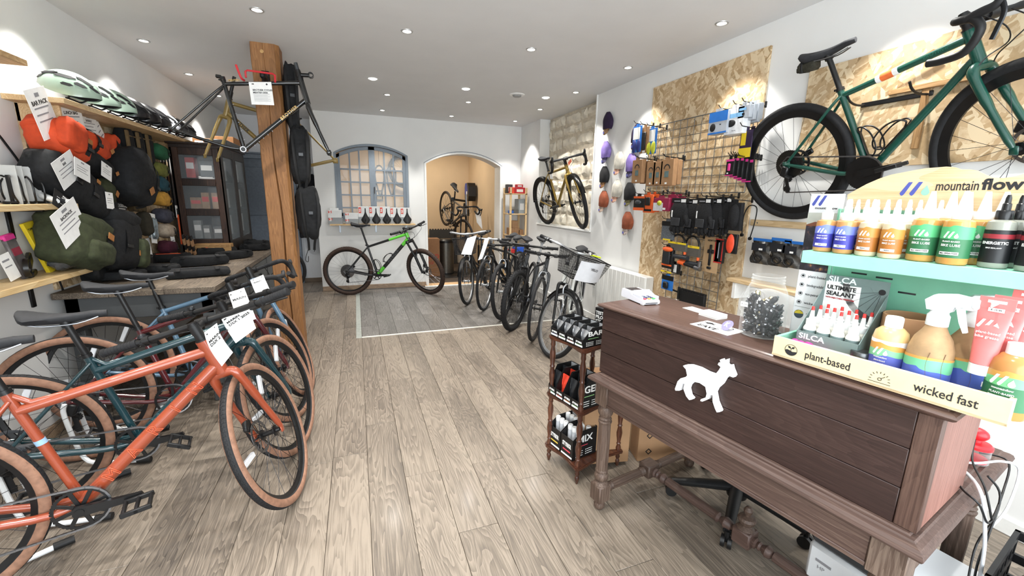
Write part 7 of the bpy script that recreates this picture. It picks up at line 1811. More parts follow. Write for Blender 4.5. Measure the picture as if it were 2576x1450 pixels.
for i, p_ in enumerate(((-1.55,4.792,.999), (-1.53,4.825,.987), (-1.51,4.86,.975))):
    t = thing('pump_pack', 'brown and black strap pack leaning at the cabinet foot, %s of three' % ('left', 'middle', 'right')[i], 'pack', mx=lmx(p_, 0, .3), group='strap packs at the cabinet foot')
    q = M(); q.box(-.02, .02, -.1, .1, 0, .012, .002); q.obj('pack', BLK(.5), t)
    q = M(); q.box(-.021, .021, .0, .06, -.001, .0135); q.box(-.021, .021, -.09, -.05, -.001, .0135); q.obj('card_band', KB, t)
BGR = mat('#4a4c4d', .6, var=.05, sc=5)
BTOP = wood('#2c2722', '#5b5045', '#7d7060', 'y', .6, bmp=.15)
wb_ = thing('workbench', 'grey painted workbench with worn wooden top along the left wall', 'bench', (-1.82, 3.33, 0))
for i, (x0, x1) in enumerate(((.02, .3), (.301, .59), (.591, .88))):
    q = M(); q.box(x0, x1, 0, 2.85, .81, .85, .003); q.obj('top_board', BTOP, wb_)
q = M(); q.box(.06, .85, .03, .06, .66, .81, .003); q.obj('apron', BGR, wb_)
for (x, y) in ((.06, .03), (.78, .03), (.06, 2.75), (.78, 2.75), (.78, 1.4)):
    q = M(); q.box(x, x + .075, y, y + .075, 0, .81, .004); q.obj('leg', BGR, wb_)
q = M(); q.box(.8, .845, .1, 2.78, .3, .81, .002); q.box(.1, .8, 2.76, 2.78, .2, .81); q.obj('drawer_case', BGR, wb_)
for i in range(3):
    for j in range(2):
        q = M(); q.box(.845, .862, .14 + i * .88, .98 + i * .88, .34 + j * .235, .56 + j * .235, .005); d_ = q.obj('drawer', mat('#505354', .55, var=.05, sc=5), wb_)
        q = M(); q.lathe([(.006, 0), (.006, .012), (.014, .018), (.014, .026), (.0001, .03)], 14, mx=T3(.862, .56 + i * .88, .45 + j * .235) @ RY(PI / 2)); q.obj('knob', mat('#2e2f31', .4, .4), d_)
def flatbag(label, p, w, d, h, yaw, poly_, zip_=None, m=BCL, tab=None):
    t = thing('frame_bag', label, 'bag', mx=T3(*p) @ RZ(yaw), group='black bags spread on the bench')
    q = M(); n = len(poly_)
    lay = []
    for k, (s, z) in enumerate(((.94, 0), (1.0, .3), (1.0, .7), (.93, 1.0))):
        lay += [(x * w * s, y * d * s, z * h + .004 * math.sin(9 * x + 7 * y + k)) for x, y in poly_]
    q.add(lay, [(k * n + i, k * n + (i + 1) % n, (k + 1) * n + (i + 1) % n, (k + 1) * n + i) for k in range(3) for i in range(n)] + [tuple(range(n))[::-1], tuple(3 * n + i for i in range(n))])
    q.obj('bag_body', m, t, ang=50)
    if zip_: q = M(); a, b = zip_[0], zip_[1]; q.box(a[0] * w, b[0] * w, a[1] * d - .006, a[1] * d + .006, h * .99 + .003, h + .008); q.obj('zip', mat(zip_[2], .6, var=0), t)
    for k in range(2): q = M(T3((-.3 + .6 * k) * w, 0, h)); q.box(-.015, .015, -d * .5, d * .2, .0, .008, .002); q.obj('strap', BLK(.7), t)
    if tab: q = M(T3(.1 * w, -.1 * d, h)); q.box(-.03, .03, -.018, .018, .005, .009); q.obj('label', tab, t)
    return t
TRI = [(-.5, -.4), (.3, -.5), (.5, -.2), (.45, .1), (-.1, .5), (-.45, .3)]
TRAP = [(-.5, -.35), (.5, -.45), (.5, .2), (.2, .45), (-.4, .45)]
LNG = [(-.5, -.3), (.1, -.5), (.5, -.2), (.5, .3), (.0, .5), (-.45, .3)]
for i, (p_, w, d, h, yw, po, zp, tb, lb) in enumerate((
    ((-1.321,4.389,.86), .42, .22, .07, .35, LNG, None, None, 'long padded black bag in the middle of the bench'),
    ((-1.648,4.719,.86), .36, .22, .06, .1, TRI, ((-.3, -.2), (.3, -.2), '#e0502a'), LEA, 'black triangular bag with orange zip pull near the rolled pouches'),
    ((-1.159,3.776,.86), .4, .2, .05, .3, TRAP, ((-.4, .2), (.1, .2), '#3a3a3c'), None, 'flat black bag with pale edge at the near corner of the bench'),
    ((-1.511,4.071,.86), .34, .2, .05, -.2, TRI, None, None, 'black bag with clips at the near left of the bench'),
    ((-1.385,5.099,.86), .36, .2, .07, .5, TRI, ((-.3, -.1), (.2, -.1), '#e0502a'), None, 'black bag with orange tab right of the bench middle'),
    ((-1.158,4.8,.86), .34, .18, .06, .8, LNG, None, None, 'black pouch at the front edge of the bench'),
    ((-1.336,5.759,.86), .4, .2, .08, .4, TRAP, ((-.3, -.3), (.0, -.3), '#e0502a'), None, 'boxy black bag with orange stripe near the pillar'),
    ((-1.602,5.571,.86), .36, .16, .05, .2, LNG, None, LEA, 'black bag with brown leather tab before the small plant'),
    ((-1.115,5.469,.86), .3, .2, .06, .3, TRAP, None, None, 'grey black bag beside the pillar on the bench'),
    ((-1.646,3.731,.87), .34, .18, .05, .1, LNG, None, None, 'black mesh bag at the near left corner of the bench'),
    ((-1.1,5.55,.85), .26, .18, .1, .3, LNG, None, None, 'glossy black wrapped bag at the cabinet foot'))):
    flatbag(lb, p_, w, d, h, yw, po, zp, tab=tb)
for i, (p_, r) in enumerate((((-1.7,4.221,.932), -.12), ((-1.68,4.315,.935), -.12), ((-1.74,4.54,.941), -.12))):
    t = thing('white_pack', 'white card pack with a black part standing at the wall end of the bench, %s' % ('left', 'middle', 'right')[i], 'pack', mx=lmx(p_, 0, .1), group='white card packs on the bench')
    q = M(); q.box(-.05, .05, -.14, .14, 0, .01, .004); q.obj('card', PAP, t)
    q = M(); q.box(-.02, .045, -.12, -.01, .01, .03, .006); q.box(-.03, -.0, -.06, .0, .01, .026, .004); q.obj('blister_item', BLK(.4), t)
    q = M(); q.box(-.025, .025, .05, .06, .01, .011); q.box(-.02, .02, .03, .035, .01, .011); q.box(-.012, .012, .09, .11, .01, .011); q.obj('print', GRYINK, t)
tag('tall white card pack beside the maroon roll', (-1.66,4.869,.993), .09, .3, .1, name='white_card')
t = thing('wooden_crate', 'small pale wooden box at the foot of the dark cabinet', 'box', (-1.4, 5.1, .85))
q = M(); q.box(-.16, .16, -.06, .06, 0, .12, .003); q.obj('crate_body', wood('#6a4a2a', '#9a7448', '#b8935f', 'x', .6), t)
t = thing('small_plant', 'small round green plant on the bench before the cabinet', 'plant', (-1.669,5.82,.87))
q = M(); rg = random.Random(2)
for i in range(260):
    a, e = rg.uniform(0, 2 * PI), rg.uniform(-.2, 1.5); r = rg.uniform(.03, .062)
    p = Vector((r * math.cos(a) * math.cos(e), r * math.sin(a) * math.cos(e), .045 + r * math.sin(e))); s = .011
    d1 = Vector((rg.uniform(-1, 1), rg.uniform(-1, 1), rg.uniform(-1, 1))).normalized() * s; d2 = Vector((rg.uniform(-1, 1), rg.uniform(-1, 1), rg.uniform(-1, 1))).normalized() * s * .6
    q.add([p - d1, p + d2, p + d1, p - d2], [(0, 1, 2, 3)])
q.obj('leaves', mat('#3f6a2a', .6, var=.2, sc=40), t, kind='stuff')
q = M(); q.lathe([(.0001, 0), (.03, 0), (.04, .04), (.0001, .04)], 16, cap=False); q.obj('pot', BLK(.6), t)
CW = wood('#120b08', '#2a1a12', '#402a1e', 'z', .45, coat=.15, bmp=.1)
cb_ = thing('display_cabinet', 'dark wooden glazed cabinet with shelves at the far end of the bench', 'cabinet', (-1.7, 5.2, .85))
CWd, CD, CH = .43, .98, 1.1
q = M(); q.box(0, CWd, 0, CD, 0, .03); q.box(0, CWd, 0, CD, CH - .03, CH); q.box(-.02, CWd + .02, -.02, CD + .02, CH, CH + .025, .005); q.box(0, .02, 0, CD, .03, CH - .03); q.box(0, CWd, CD - .02, CD, .03, CH - .03); q.obj('carcass', CW, cb_)
for x in (0, CWd - .07): q = M(); q.box(x, x + .07, 0, .03, .03, CH - .03, .003); q.obj('front_stile', CW, cb_)
for z0, z1 in ((.03, .16), (.4, .47), (.7, .77), (1.0, 1.07)): q = M(); q.box(.07, CWd - .07, .002, .028, z0, z1, .003); q.obj('front_rail', CW, cb_)
for z0, z1 in ((.16, .4), (.47, .7), (.77, 1.0)): q = M(); q.box(.07, CWd - .07, .012, .015, z0, z1); q.obj('glass_pane', mat('#cfd6da', .04, var=0, alpha=.1, spec=.8), cb_)
for z in (.15, .455, .755): q = M(); q.box(.02, CWd - .02, .03, CD - .02, z - .008, z + .008); q.obj('shelf', CW, cb_)
for y0, y1 in ((.0, .49), (.49, .98)):
    q = M()
    q.box(CWd - .02, CWd + .004, y0, y0 + .06, .03, CH - .02, .003); q.box(CWd - .02, CWd + .004, y1 - .06, y1, .03, CH - .02, .003); q.box(CWd - .02, CWd + .004, y0 + .06, y1 - .06, .03, .14, .003); q.box(CWd - .02, CWd + .004, y0 + .06, y1 - .06, CH - .1, CH - .02, .003)
    d_ = q.obj('glazed_door', mat('#2c2622', .45, var=.08), cb_)
    q = M(); q.box(CWd - .01, CWd - .006, y0 + .06, y1 - .06, .14, CH - .1); q.obj('door_glass', mat('#9aa4aa', .06, var=0, alpha=.45, spec=.9), d_)
    for z in (.2, .48, .76):
        q = M(); q.box(CWd - .02, CWd - .012, y0 + .1, y0 + .19, z, z + .2); q.obj('price_card', PAP, d_)
IT = (('red and white boxed part', .1, .78, .08, .1, .2, '#a8302c'), ('dark grey boxed part', .22, .78, .12, .1, .17, '#3d4043'), ('white and red narrow box', .2, .765, .14, .08, .035, '#c9c5c2'), ('brown cardboard pack with red print', .1, .465, .1, .08, .12, '#8a6a4a'), ('brown cardboard pack with red print', .2, .465, .07, .08, .17, '#9a7652'), ('brown cardboard pack with red print', .29, .465, .07, .08, .17, '#9a7652'), ('clear bagged parts', .1, .16, .07, .06, .19, '#7d7f7d'), ('clear bagged parts', .18, .16, .06, .06, .14, '#6d6c68'), ('round grey bagged part', .27, .16, .1, .06, .13, '#4d4c4a'))
for i, (nm_, x, z, w, d, h, c) in enumerate(IT):
    t = thing('boxed_part', '%s inside the dark cabinet, %s' % (nm_, ('top shelf left', 'top shelf right', 'lying on the top shelf', 'middle shelf left', 'middle shelf centre', 'middle shelf right', 'bottom shelf left', 'bottom shelf centre', 'bottom shelf right')[i]), 'box', (-1.7 + x + .0, 5.2 + .06, .85 + z))
    q = M(); q.box(0, w, 0, d, 0, h, .003); q.obj('pack', mat(c, .5, var=.08), t)
    q = M(); q.box(w * .1, w * .9, -.0006, 0, h * .45, h * .75); q.obj('print', mat('#c23a34' if i in (3, 4, 5) else '#d8d6d2', .5, var=0), t)
for i, (x, w, h) in enumerate(((.02, .36, .1), (.4, .34, .13))):
    t = thing('cardboard_box', 'brown cardboard box on top of the dark cabinet, %s' % ('left', 'right')[i], 'box', (-1.66 + x * .5, 5.75 + .0 * i, 1.976), (0, 0, 0))
    q = M(); q.box(0, .18 + .02 * i, 0, .3, 0, h, .003); q.obj('box_body', mat('#a9784e', .8, var=.04), t)
    q = M(); q.box(.02, .1, -.0008, 0, h * .2, h * .7); q.obj('label', mat('#3a3634', .5) if i else PAP, t)
t = thing('grey_case', 'grey metal case at the far end on the cabinet top', 'case', (-1.3, 5.66, 1.976))
q = M(); q.box(-.14, .06, -.3, .3, 0, .055, .006); q.obj('case_body', mat('#5a5c5e', .4, .3), t)
def pack(label, p, w, h, d, yaw, sd):
    t = thing('hanging_pack', label, 'bag', mx=T3(*p) @ RZ(yaw) @ FRM((0, 0, 0), (1, 0, 0), (0, 0, 1)), group='black packs on the pillar side')
    softbox(w, h, d, sd, .62, .05).obj('bag_body', BCL, t, ang=80)
    q = M()
    for s in (-1, 1): q.tube(smooth([(s * w * .2, h * .5, 0), (s * w * .35, h * .3, d * .5), (s * w * .3, -h * .2, d * .55), (s * w * .15, -h * .55, d * .2), (s * w * .12, -h * .75, 0)], 4), .012, 6, flat=.4)
    q.obj('strap', BLK(.7), t)
    q = M(T3(.0, -h * .0, d * .52)); q.box(-.02, .02, -.015, .015, 0, .01, .003); q.obj('buckle', mat('#3a3b3d', .35, .3), t)
    return t
pack('uppermost black pack hanging on the right side of the pillar', (-.47, 4.29, 2.3), .11, .52, .16, .2, 3)
pack('middle black pack hanging on the right side of the pillar', (-.44, 4.29, 1.82), .16, .5, .2, .15, 8)
pack('lower black backpack hanging on the right side of the pillar', (-.41, 4.29, 1.32), .19, .46, .2, .25, 12)
t = thing('hanging_strap', 'black webbing strap dangling below the pillar packs', 'strap', (-.44, 4.27, 1.12))
q = M(); q.tube(smooth([(0, 0, 0), (.01, 0, -.1), (-.02, 0, -.2), (-.025, 0, -.24), (-.005, 0, -.25), (.0, 0, -.2)], 4), .008, 6, flat=.35); q.tube(smooth([(.06, .02, .1), (.07, .02, -.05), (.05, .02, -.16)], 4), .009, 6, flat=.35); q.obj('webbing', BLK(.7), t)
JK = mat('#14151b', .9, var=.15, sc=20, bmp=.3)
jp = (-.624,7.8,1.747)
t = thing('jacket', 'dark jacket hanging on the white corridor wall left of the window wall', 'jacket', (-.68, 7.78, 1.42))
q = M()
def jf(a, b):
    an = 2 * PI * a; z = lerp(.4, -.62, b); w = lerp(.05, .2, min(1, b * 3.0)) + .04 * b; d = lerp(.03, .09, min(1, b * 3)) * (1 + .12 * math.sin(5 * an + 8 * b))
    return (w * math.cos(an) * (1 + .05 * math.sin(11 * b)), d * math.sin(an), z + .02 * math.sin(3 * an) * b)
q.grid(jf, 24, 14, cu=True); q.obj('jacket_body', JK, t, ang=80)
q = M()
for s in (-1, 1): q.tube(smooth([(s * .12, 0, .26), (s * .2, -.02, .0), (s * .22, -.03, -.3), (s * .2, -.03, -.48)], 4), [.05] * 4 + [.06] * 5 + [.05] * 4, 10)
q.obj('sleeve', JK, t, ang=80)
q = M(); q.tube([(0, .1, .42), (0, .02, .42), (0, .0, .4)], .008, 8); q.obj('peg', BLK(.4), t)
q = M(); q.box(.02, .1, -.102, -.098, .02, .05); q.obj('print', mat('#4a5aa8', .6), t)
t = thing('loose_tyre', 'black tyre leaning in the corridor behind the cabinet', 'tyre', mx=T3(-1.12, 7.0, .36) @ RX(PI / 2))
q = M(); q.lathe([(.33 + .025 * math.cos(a), .025 * math.sin(a)) for a in [2 * PI * k / 10 for k in range(10)]], 48, closed=True); q.obj('tyre', RUB, t)
SHP = wood('#b28e5e', '#d4b685', '#e0c89c', 'y', .5, bmp=.03, ring=.7)
def nshelf(label, z, y1, xf, th=.032):
    t = thing('wall_shelf', label, 'shelf', (-1.82, y1, z))
    q = M(); q.box(0, xf + 1.82, -2.6, 0, -th, 0, .002); q.obj('shelf_board', SHP, t)
    q = M(); q.box(0, .012, -.22, -.19, -.2, -th, .002); q.box(.0, .16, -.215, -.195, -th - .012, -th, .002); q.obj('bracket', BLK(.4), t)
    return t
nshelf('lower pale wooden shelf at the near left', 1.0, 3.41, -1.61); nshelf('upper pale wooden shelf at the near left carrying bottle cages', 1.4, 3.37, -1.6)
t = thing('wall_shelf', 'pale shelf at the top left corner with a framed picture', 'shelf', (-1.82, 3.17, 2.15))
q = M(); q.box(0, .22, -2.4, 0, -.03, 0, .002); q.obj('shelf_board', SHW, t)
t = thing('picture_frame', 'black framed picture leaning on the top left shelf', 'picture', mx=lmx((-1.74, 2.75, 2.36), 0, 0) @ RX(-.14))
q = M(); q.box(-.28, .28, -.2, -.182, -.01, .012); q.box(-.28, .28, .182, .2, -.01, .012); q.box(-.28, -.262, -.2, .2, -.01, .012); q.box(.262, .28, -.2, .2, -.01, .012); q.obj('frame', BLK(.35), t)
q = M(); q.box(-.262, .262, -.182, .182, -.008, 0); q.obj('picture_print', mat('#c9ccd0', .15, var=.05, sc=4, coat=.5), t)
q = M(); q.box(.1, .2, .02, .1, 0, .001); q.obj('print', INK, t)
q = M(); q.tube(smooth([(-1.805, 3.02, 2.12), (-1.805, 3.08, 1.9), (-1.8, 3.22, 1.75), (-1.8, 3.36, 1.55), (-1.8, 3.4, 1.3), (-1.8, 3.42, 1.0), (-1.8, 3.52, .6), (-1.8, 3.6, .1)], 6), .006, 7); q.obj('wall_cable', BLK(.5), None, label='black cable running down the left wall beside the strand board', cat='cable')
for i in range(4):
    p_ = ((-1.7,2.999,1.469), (-1.7,3.053,1.466), (-1.7,3.122,1.462), (-1.7,3.192,1.458))[i]
    t = thing('bottle_cage', 'black bottle cage on a grey card, upper near-left shelf, %s from the left' % ('first', 'second', 'third', 'fourth')[i], 'bottle cage', (p_[0], p_[1], 1.4), (0, 0, .2 * i), group='bottle cages on the near left shelf')
    q = M(); q.box(-.035, .035, .03, .033, 0, .2); q.obj('card', mat('#b9bab8', .6, var=.03), t)
    q = M()
    for s in (-1, 1): q.tube(smooth([(s * .012, .02, .004), (s * .034, -.0, .01), (s * .038, -.03, .05), (s * .036, -.03, .11), (s * .02, .0, .145), (s * .01, .02, .14)], 4), .0045, 6)
    q.box(-.008, .008, .018, .026, .0, .15, .002); q.tube([(-.034, 0, .008), (0, -.045, .012), (.034, 0, .008)], .0045, 6)
    q.obj('cage_wire', BLK(.4), t)
for i, (p_, c, nm_) in enumerate((((-1.68,3.233,1.45), '#e4e4e2', 'white'), ((-1.66,3.254,1.446), '#232427', 'black'), ((-1.64,3.26,1.438), '#e8e8e6', 'second white'))):
    t = thing('mini_pump', '%s tapered pump lying at the right end of the upper near-left shelf' % nm_, 'pump', (p_[0], p_[1], 1.415), (0, 0, -.6), group='pumps on the near left shelf')
    q = M(); q.tube([(-.1, 0, .03 * (2 - i) + .0), (.0, 0, .012 * (2 - i)), (.1, 0, 0)], [.022, .02, .012], 12); q.obj('pump_body', mat(c, .35, var=.02), t)
    q = M(); q.tube([(-.05, 0, .022 * (2 - i) + .0), (-.03, 0, .017 * (2 - i))], .0225, 12); q.obj('print', mat('#c23a34' if i == 0 else '#8a8c90', .5, var=0), t)
t = thing('blue_box', 'blue boxed part behind the bottle cages on the upper near-left shelf', 'box', (-1.76, 3.28, 1.401))
q = M(); q.box(-.04, .04, -.07, .07, 0, .16, .003); q.obj('box_body', mat('#23409a', .45), t)
q = M(); q.box(.0402, .0412, -.03, .03, .03, .06); q.obj('price_sticker', PAP, t)
t = thing('multi_pack', 'yellow boxed black pump leaning on the lower near-left shelf', 'box', mx=lmx((-1.74, 3.24, 1.15), 0, .18) @ RX(-.15))
q = M(); q.box(-.045, .045, -.15, .15, -.02, 0, .002); q.obj('box_body', YEL, t)
q = M(); q.tube([(.02, .05, .012), (.02, -.14, .012)], .016, 10); q.tube([(.02, .05, .012), (.02, .07, .012)], .02, 10)
for k in range(5): q.tube([(.02, -.02 - .022 * k, .012), (.02, -.03 - .022 * k, .012)], .019, 10)
q.obj('pump', BLK(.5), t)
text('TOPEAK', .016, INK, t, T3(-.005, .11, .0006), name='print', bold=.02, ex=.0003)
t = thing('parts_pack', 'clear pack with pink top leaning on the lower near-left shelf', 'pack', mx=lmx((-1.74, 3.02, 1.11), 0, .15) @ RX(-.12))
q = M(); q.box(-.04, .04, -.11, .12, 0, .02, .006); q.obj('pack', mat('#5d5858', .3, var=.2, sc=20), t); q = M(); q.box(-.04, .04, .1, .135, .0, .022, .006); q.obj('pack_top', PNK, t); q = M(); q.box(-.03, .03, .02, .06, .02, .022); q.obj('print', mat('#8a3040', .5), t)
t = thing('phone_mount', 'black angular phone mount on the lower near-left shelf', 'mount', (-1.7, 3.02, 1.0), (0, 0, .4))
q = M(); q.ring([(x * .06, y * .05 + .06) for x, y in circ(1, 20)], [(x * .045, y * .036 + .06) for x, y in circ(1, 20)], -.01, .01, mx=FRM((0, 0, 0), (0, 1, 0), (0, 0, 1))); q.box(-.015, .015, .02, .18, .0, .03, .006); q.box(-.012, .012, .05, .16, .03, .09, .006, mx=RX(.3)); q.obj('mount_body', BLK(.35), t)
t = thing('bagged_part', 'black part in a crinkled clear bag at the end of the lower near-left shelf', 'bag', (-1.68, 3.28, 1.002), (0, 0, .3))
o = softbox(.13, .09, .2, 6, .8, .07).obj('bag_film', mat('#4a4c4e', .12, var=.4, sc=24, spec=.9, bmp=.3), t, ang=60); o.rotation_euler = (PI / 2, 0, 0); o.location = (0, 0, .052)
t = thing('white_card', 'white card standing among the mounts on the lower near-left shelf', 'card', mx=lmx((-1.72, 2.93, 1.08), 0, .2) @ RX(-.1))
q = M(); q.box(-.04, .04, -.07, .07, 0, .002); q.obj('card', PAP, t); q = M(); q.box(-.03, .02, .03, .04, .002, .0025); q.box(-.03, .02, .0, .006, .002, .0025); q.obj('print', GRYINK, t)
PN = wood('#b08a5a', '#d2b07e', '#e0c498', 'x', .5, bmp=.03, ring=.7)
t = thing('saddle_shelf', 'pale wooden shelf under the arched window carrying saddles', 'shelf', (.25, 7.05, 1.06))
q = M(); q.box(-.63, .63, -.2, 0, -.02, .0, .002); q.obj('shelf_board', PN, t)
for x in (-.5, .03, .5): q = M(); q.box(x - .012, x + .012, -.012, 0, -.14, -.02, .002); q.box(x - .01, x + .01, -.16, 0, -.032, -.02, .002); q.obj('bracket', mat('#c9d2dc', .4, .3), t)
BXW = mat('#dcdddc', .5, var=.02); BXG = mat('#8e9294', .5, var=.02); RDL = mat('#d8432f', .5, var=0)
def sbox(label, x, w, h, d=.09, z=1.06, y=6.99, grey=.4):
    t = thing('saddle_box', label, 'box', (x, y, z), group='white and grey product boxes')
    q = M(); q.box(-w / 2, w / 2, -d, 0, h * grey, h, .002); q.obj('box_top', BXW, t)
    q = M(); q.box(-w / 2, w / 2, -d, 0, 0, h * grey, .002); q.obj('box_base', BXG, t)
    q = M(); q.box(-w * .46, -w * .22, -d - .0008, -d, h * .62, h * .95); q.obj('print', RDL, t)
    text('fizik', w * .2, WHT, t, T3(-w * .34, -d - .0012, h * .78) @ FACE @ RZ(PI / 2), name='print', bold=.03)
    return t
nm5 = ('first', 'second', 'third', 'fourth', 'fifth')
for i in range(5):
    x = .11 + .157 * i
    sbox('white and grey saddle box with red logo behind the %s saddle from the left' % nm5[i], x - .005, .155, .265 if i < 3 else .25)
    s = thing('display_saddle', 'black saddle standing upright on the shelf, %s from the left' % nm5[i], 'saddle', (x + .02, 6.885, 1.062), (-.12, 0, 0), group='black saddles on the shelf')
    q = M()
    def sf(a, b):
        z = lerp(0, .235, a); w = .066 * (math.sin(PI * min(.5, .12 + a * 1.3)) if a < .3 else max(.21, 1 - (a - .3) / .45 * .8) if a < .75 else .21 - .05 * (a - .75) / .25)
        th = 2 * PI * b; return (w * math.cos(th), .016 * math.sin(th) - .02 * (1 - abs(math.cos(th))) * (1 if math.sin(th) < 0 else 0) * .6 + .012 * math.sin(a * 3), z)
    q.grid(sf, 18, 16, cv=True); q.add([sf(0, j / 16) for j in range(16)], [tuple(range(16))]); q.add([sf(1, j / 16) for j in range(16)], [tuple(range(16))[::-1]])
    q.obj('saddle_cover', mat('#17181a', .55, var=.12, sc=60), s, ang=70)
    if i in (0, 2):
        q = M(); q.ell((0, -.026, .06), .012, .006, .03, 12, 8); q.obj('relief_groove', mat('#0c0c0d', .7, var=0), s)
for i, (x, w, h, z, nm_) in enumerate(((-.3, .2, .095, 1.06, 'lower box at the left end'), (-.305, .19, .11, 1.155, 'box on top at the left end'), (-.07, .19, .075, 1.06, 'lower box second from the left'), (-.07, .19, .09, 1.135, 'box on top second from the left'))):
    sbox('white and grey product box on the saddle shelf, ' + nm_, x, w, h, .13, z, 7.0, grey=1.0 if i in (0, 2) else 0.)
t = thing('small_white_box', 'small white box topmost at the left end of the saddle shelf', 'box', (-.31, 6.95, 1.266))
q = M(); q.box(-.06, .06, -.06, .04, 0, .03, .002); q.obj('box_body', BXW, t)
RX0, RX1, RY0, RY1 = 2.395, 2.7, 6.62, 6.98
rk = thing('pine_rack', 'slim pine storage rack in the corner right of the arch', 'rack', (0, 0, 0))
PZ = wood('#b08a5a', '#d2b07e', '#e0c498', 'z', .5, bmp=.03, ring=.7)
for x in (RX0, RX1 - .03):
    for y in (RY0, RY1 - .03): q = M(); q.box(x, x + .03, y, y + .03, 0, 1.66, .002); q.obj('post', PZ, rk)
for z in (.15, .55, .86, 1.22, 1.55):
    for k in range(4): q = M(); y = RY0 + .0 + k * .092; q.box(RX0, RX1, y, y + .075, z, z + .018, .002); q.obj('slat', PN, rk)
def rbox(name, label, x, y, z, w, d, h, c, extra=None):
    t = thing(name, label, 'box', (x, y, z)); q = M(); q.box(0, w, 0, d, 0, h, .004); q.obj('box_body', mat(c, .5, var=.05), t)
    if extra: q = M(); q.box(w * .2, w * .8, -.0008, 0, h * .25, h * .7); q.obj('print', mat(extra, .5, var=0), t)
    return t
rbox('parts_box', 'red box with white print on the top of the pine rack', 2.5, 6.7, 1.568, .19, .16, .1, '#a8202c', '#d8d8d6')
rbox('parts_box', 'small red case with a grip standing on the red box', 2.54, 6.72, 1.668, .12, .08, .05, '#a82a30', '#c9c9c9')
rbox('parts_box', 'orange red box at the left on top of the pine rack', 2.42, 6.68, 1.568, .07, .1, .1, '#d0452c')
rbox('parts_box', 'black and white stacked boxes at the back of the rack top', 2.41, 6.82, 1.568, .1, .1, .15, '#3a3a3a', '#d8d8d6')
rbox('metal_cabinet_box', 'grey metal box on the upper shelf of the pine rack', 2.57, 6.68, 1.238, .12, .2, .24, '#9aa0a2', '#d8d8d6')
rbox('blue_bin', 'small blue bin at the left of the rack shelf', 2.4, 6.64, 1.238, .07, .1, .05, '#2a5fae')
rbox('rag_pile', 'heap of grey rags on the upper rack shelf', 2.47, 6.64, 1.238, .09, .1, .07, '#5d5a55')
for i, (x, z, w, h) in enumerate(((2.41, .878, .09, .12), (2.5, .878, .1, .12), (2.46, .998, .11, .12), (2.58, .878, .09, .09))):
    rbox('cardboard_box', 'small brown cardboard box on the middle rack shelf, %s' % ('left', 'centre', 'stacked on top', 'right')[i], x, 6.68, z, w, .14, h, '#8a6848')
rbox('red_bin', 'red parts bin on the lower rack shelf', 2.41, 6.63, .568 + .29 + .02 - .3, .1, .12, .06, '#c02a2a')
rbox('blue_bin', 'blue parts bin with raised edges on the lower rack shelf', 2.5, 6.6, .568 + .01, .19, .16, .09, '#1f55c0')
t = thing('cardboard_carton', 'large brown cardboard carton with red lettering inside the workshop', 'box', (1.03, 7.9, 0), (0, 0, .0))
q = M(); q.box(0, .42, 0, .25, 0, .72, .003); q.obj('box_body', mat('#8c6647', .8, var=.04), t)
text('WOOD', .11, mat('#a8382e', .6, var=0), t, T3(.22, -.001, .38) @ FACE, name='print', bold=.03); text('ONE', .08, mat('#a8382e', .6, var=0), t, T3(.22, -.001, .26) @ FACE, name='print')
q = M(); q.box(.04, .09, -.002, 0, .52, .54); q.obj('handle_slot', mat('#b0603a', .6), t)
for i, (x, w) in enumerate(((1.02, .45), (1.5, .62))):
    t = thing('foam_mat', 'dark grey foam floor mat leaning on the workshop wall, %s' % ('left', 'right')[i], 'mat', (x, 9.35, 0), (.1, 0, 0)); t.rotation_euler = (-.08, 0, 0)
    q = M(); q.box(0, w, 0, .03, .0, .78, .008)
    for k in range(int(w / .06)): q.box(.01 + k * .06, .04 + k * .06, 0, .03, .78, .8)
    q.obj('mat_sheet', mat('#3d3c3b', .85, var=.06), t)
t = thing('rubber_floor_mat', 'black rubber mat lying on the workshop floor inside the arch', 'mat', (1.95, 8.0, .003))
q = M(); q.box(-.45, .45, -.35, .35, 0, .008, .003); q.obj('mat_sheet', mat('#1c1b1b', .3, var=.05), t)
t = thing('chrome_bin', 'tall brushed steel waste bin inside the workshop', 'bin', (1.62, 8.15, 0))
q = M(); q.lathe([(.0001, 0), (.15, 0), (.15, .03)], 28, cap=False); q.obj('bin_foot', BLK(.4), t); q = M(); q.lathe([(.148, .03), (.148, .62)], 32, cap=False); q.obj('bin_body', mat('#6d6a64', .35, .9), t); q = M(); q.lathe([(.15, .62), (.15, .66), (.12, .69), (.0001, .7)], 28, cap=False); q.obj('bin_lid', BLK(.35), t)
t = thing('spare_wheelset', 'black deep-rim wheel hung on the beige workshop wall', 'wheel', mx=T3(1.02, 9.36, 2.02))
wheel('wheel_rim', t, RX(0), .36, .04, dict(rimd=.04), False)
t = thing('hose_reel', 'blue and black hose reel on the beige workshop wall', 'reel', (2.4, 8.9, 1.6))
q = M(FRM((0, 0, 0), (0, -1, 0), (0, 0, 1))); q.prism([(-.17, -.12), (-.1, -.18), (.12, -.18), (.18, -.08), (.18, .12), (.1, .19), (-.12, .19), (-.17, .1)], .02, .17); q.obj('reel_case', mat('#1c3f9a', .4, var=.03), t, ang=25)
q = M(FRM((0, 0, 0), (0, -1, 0), (0, 0, 1))); q.prism([(.0, -.182), (.13, -.182), (.19, -.08), (.19, .12), (.11, .195), (.03, .195), (.1, .05), (.08, -.08)], .015, .175); q.obj('reel_side', BLK(.4), t, ang=25)
q = M(); q.box(-.172, -.17, -.04, .04, -.05, .02); q.obj('label', WHT, t)
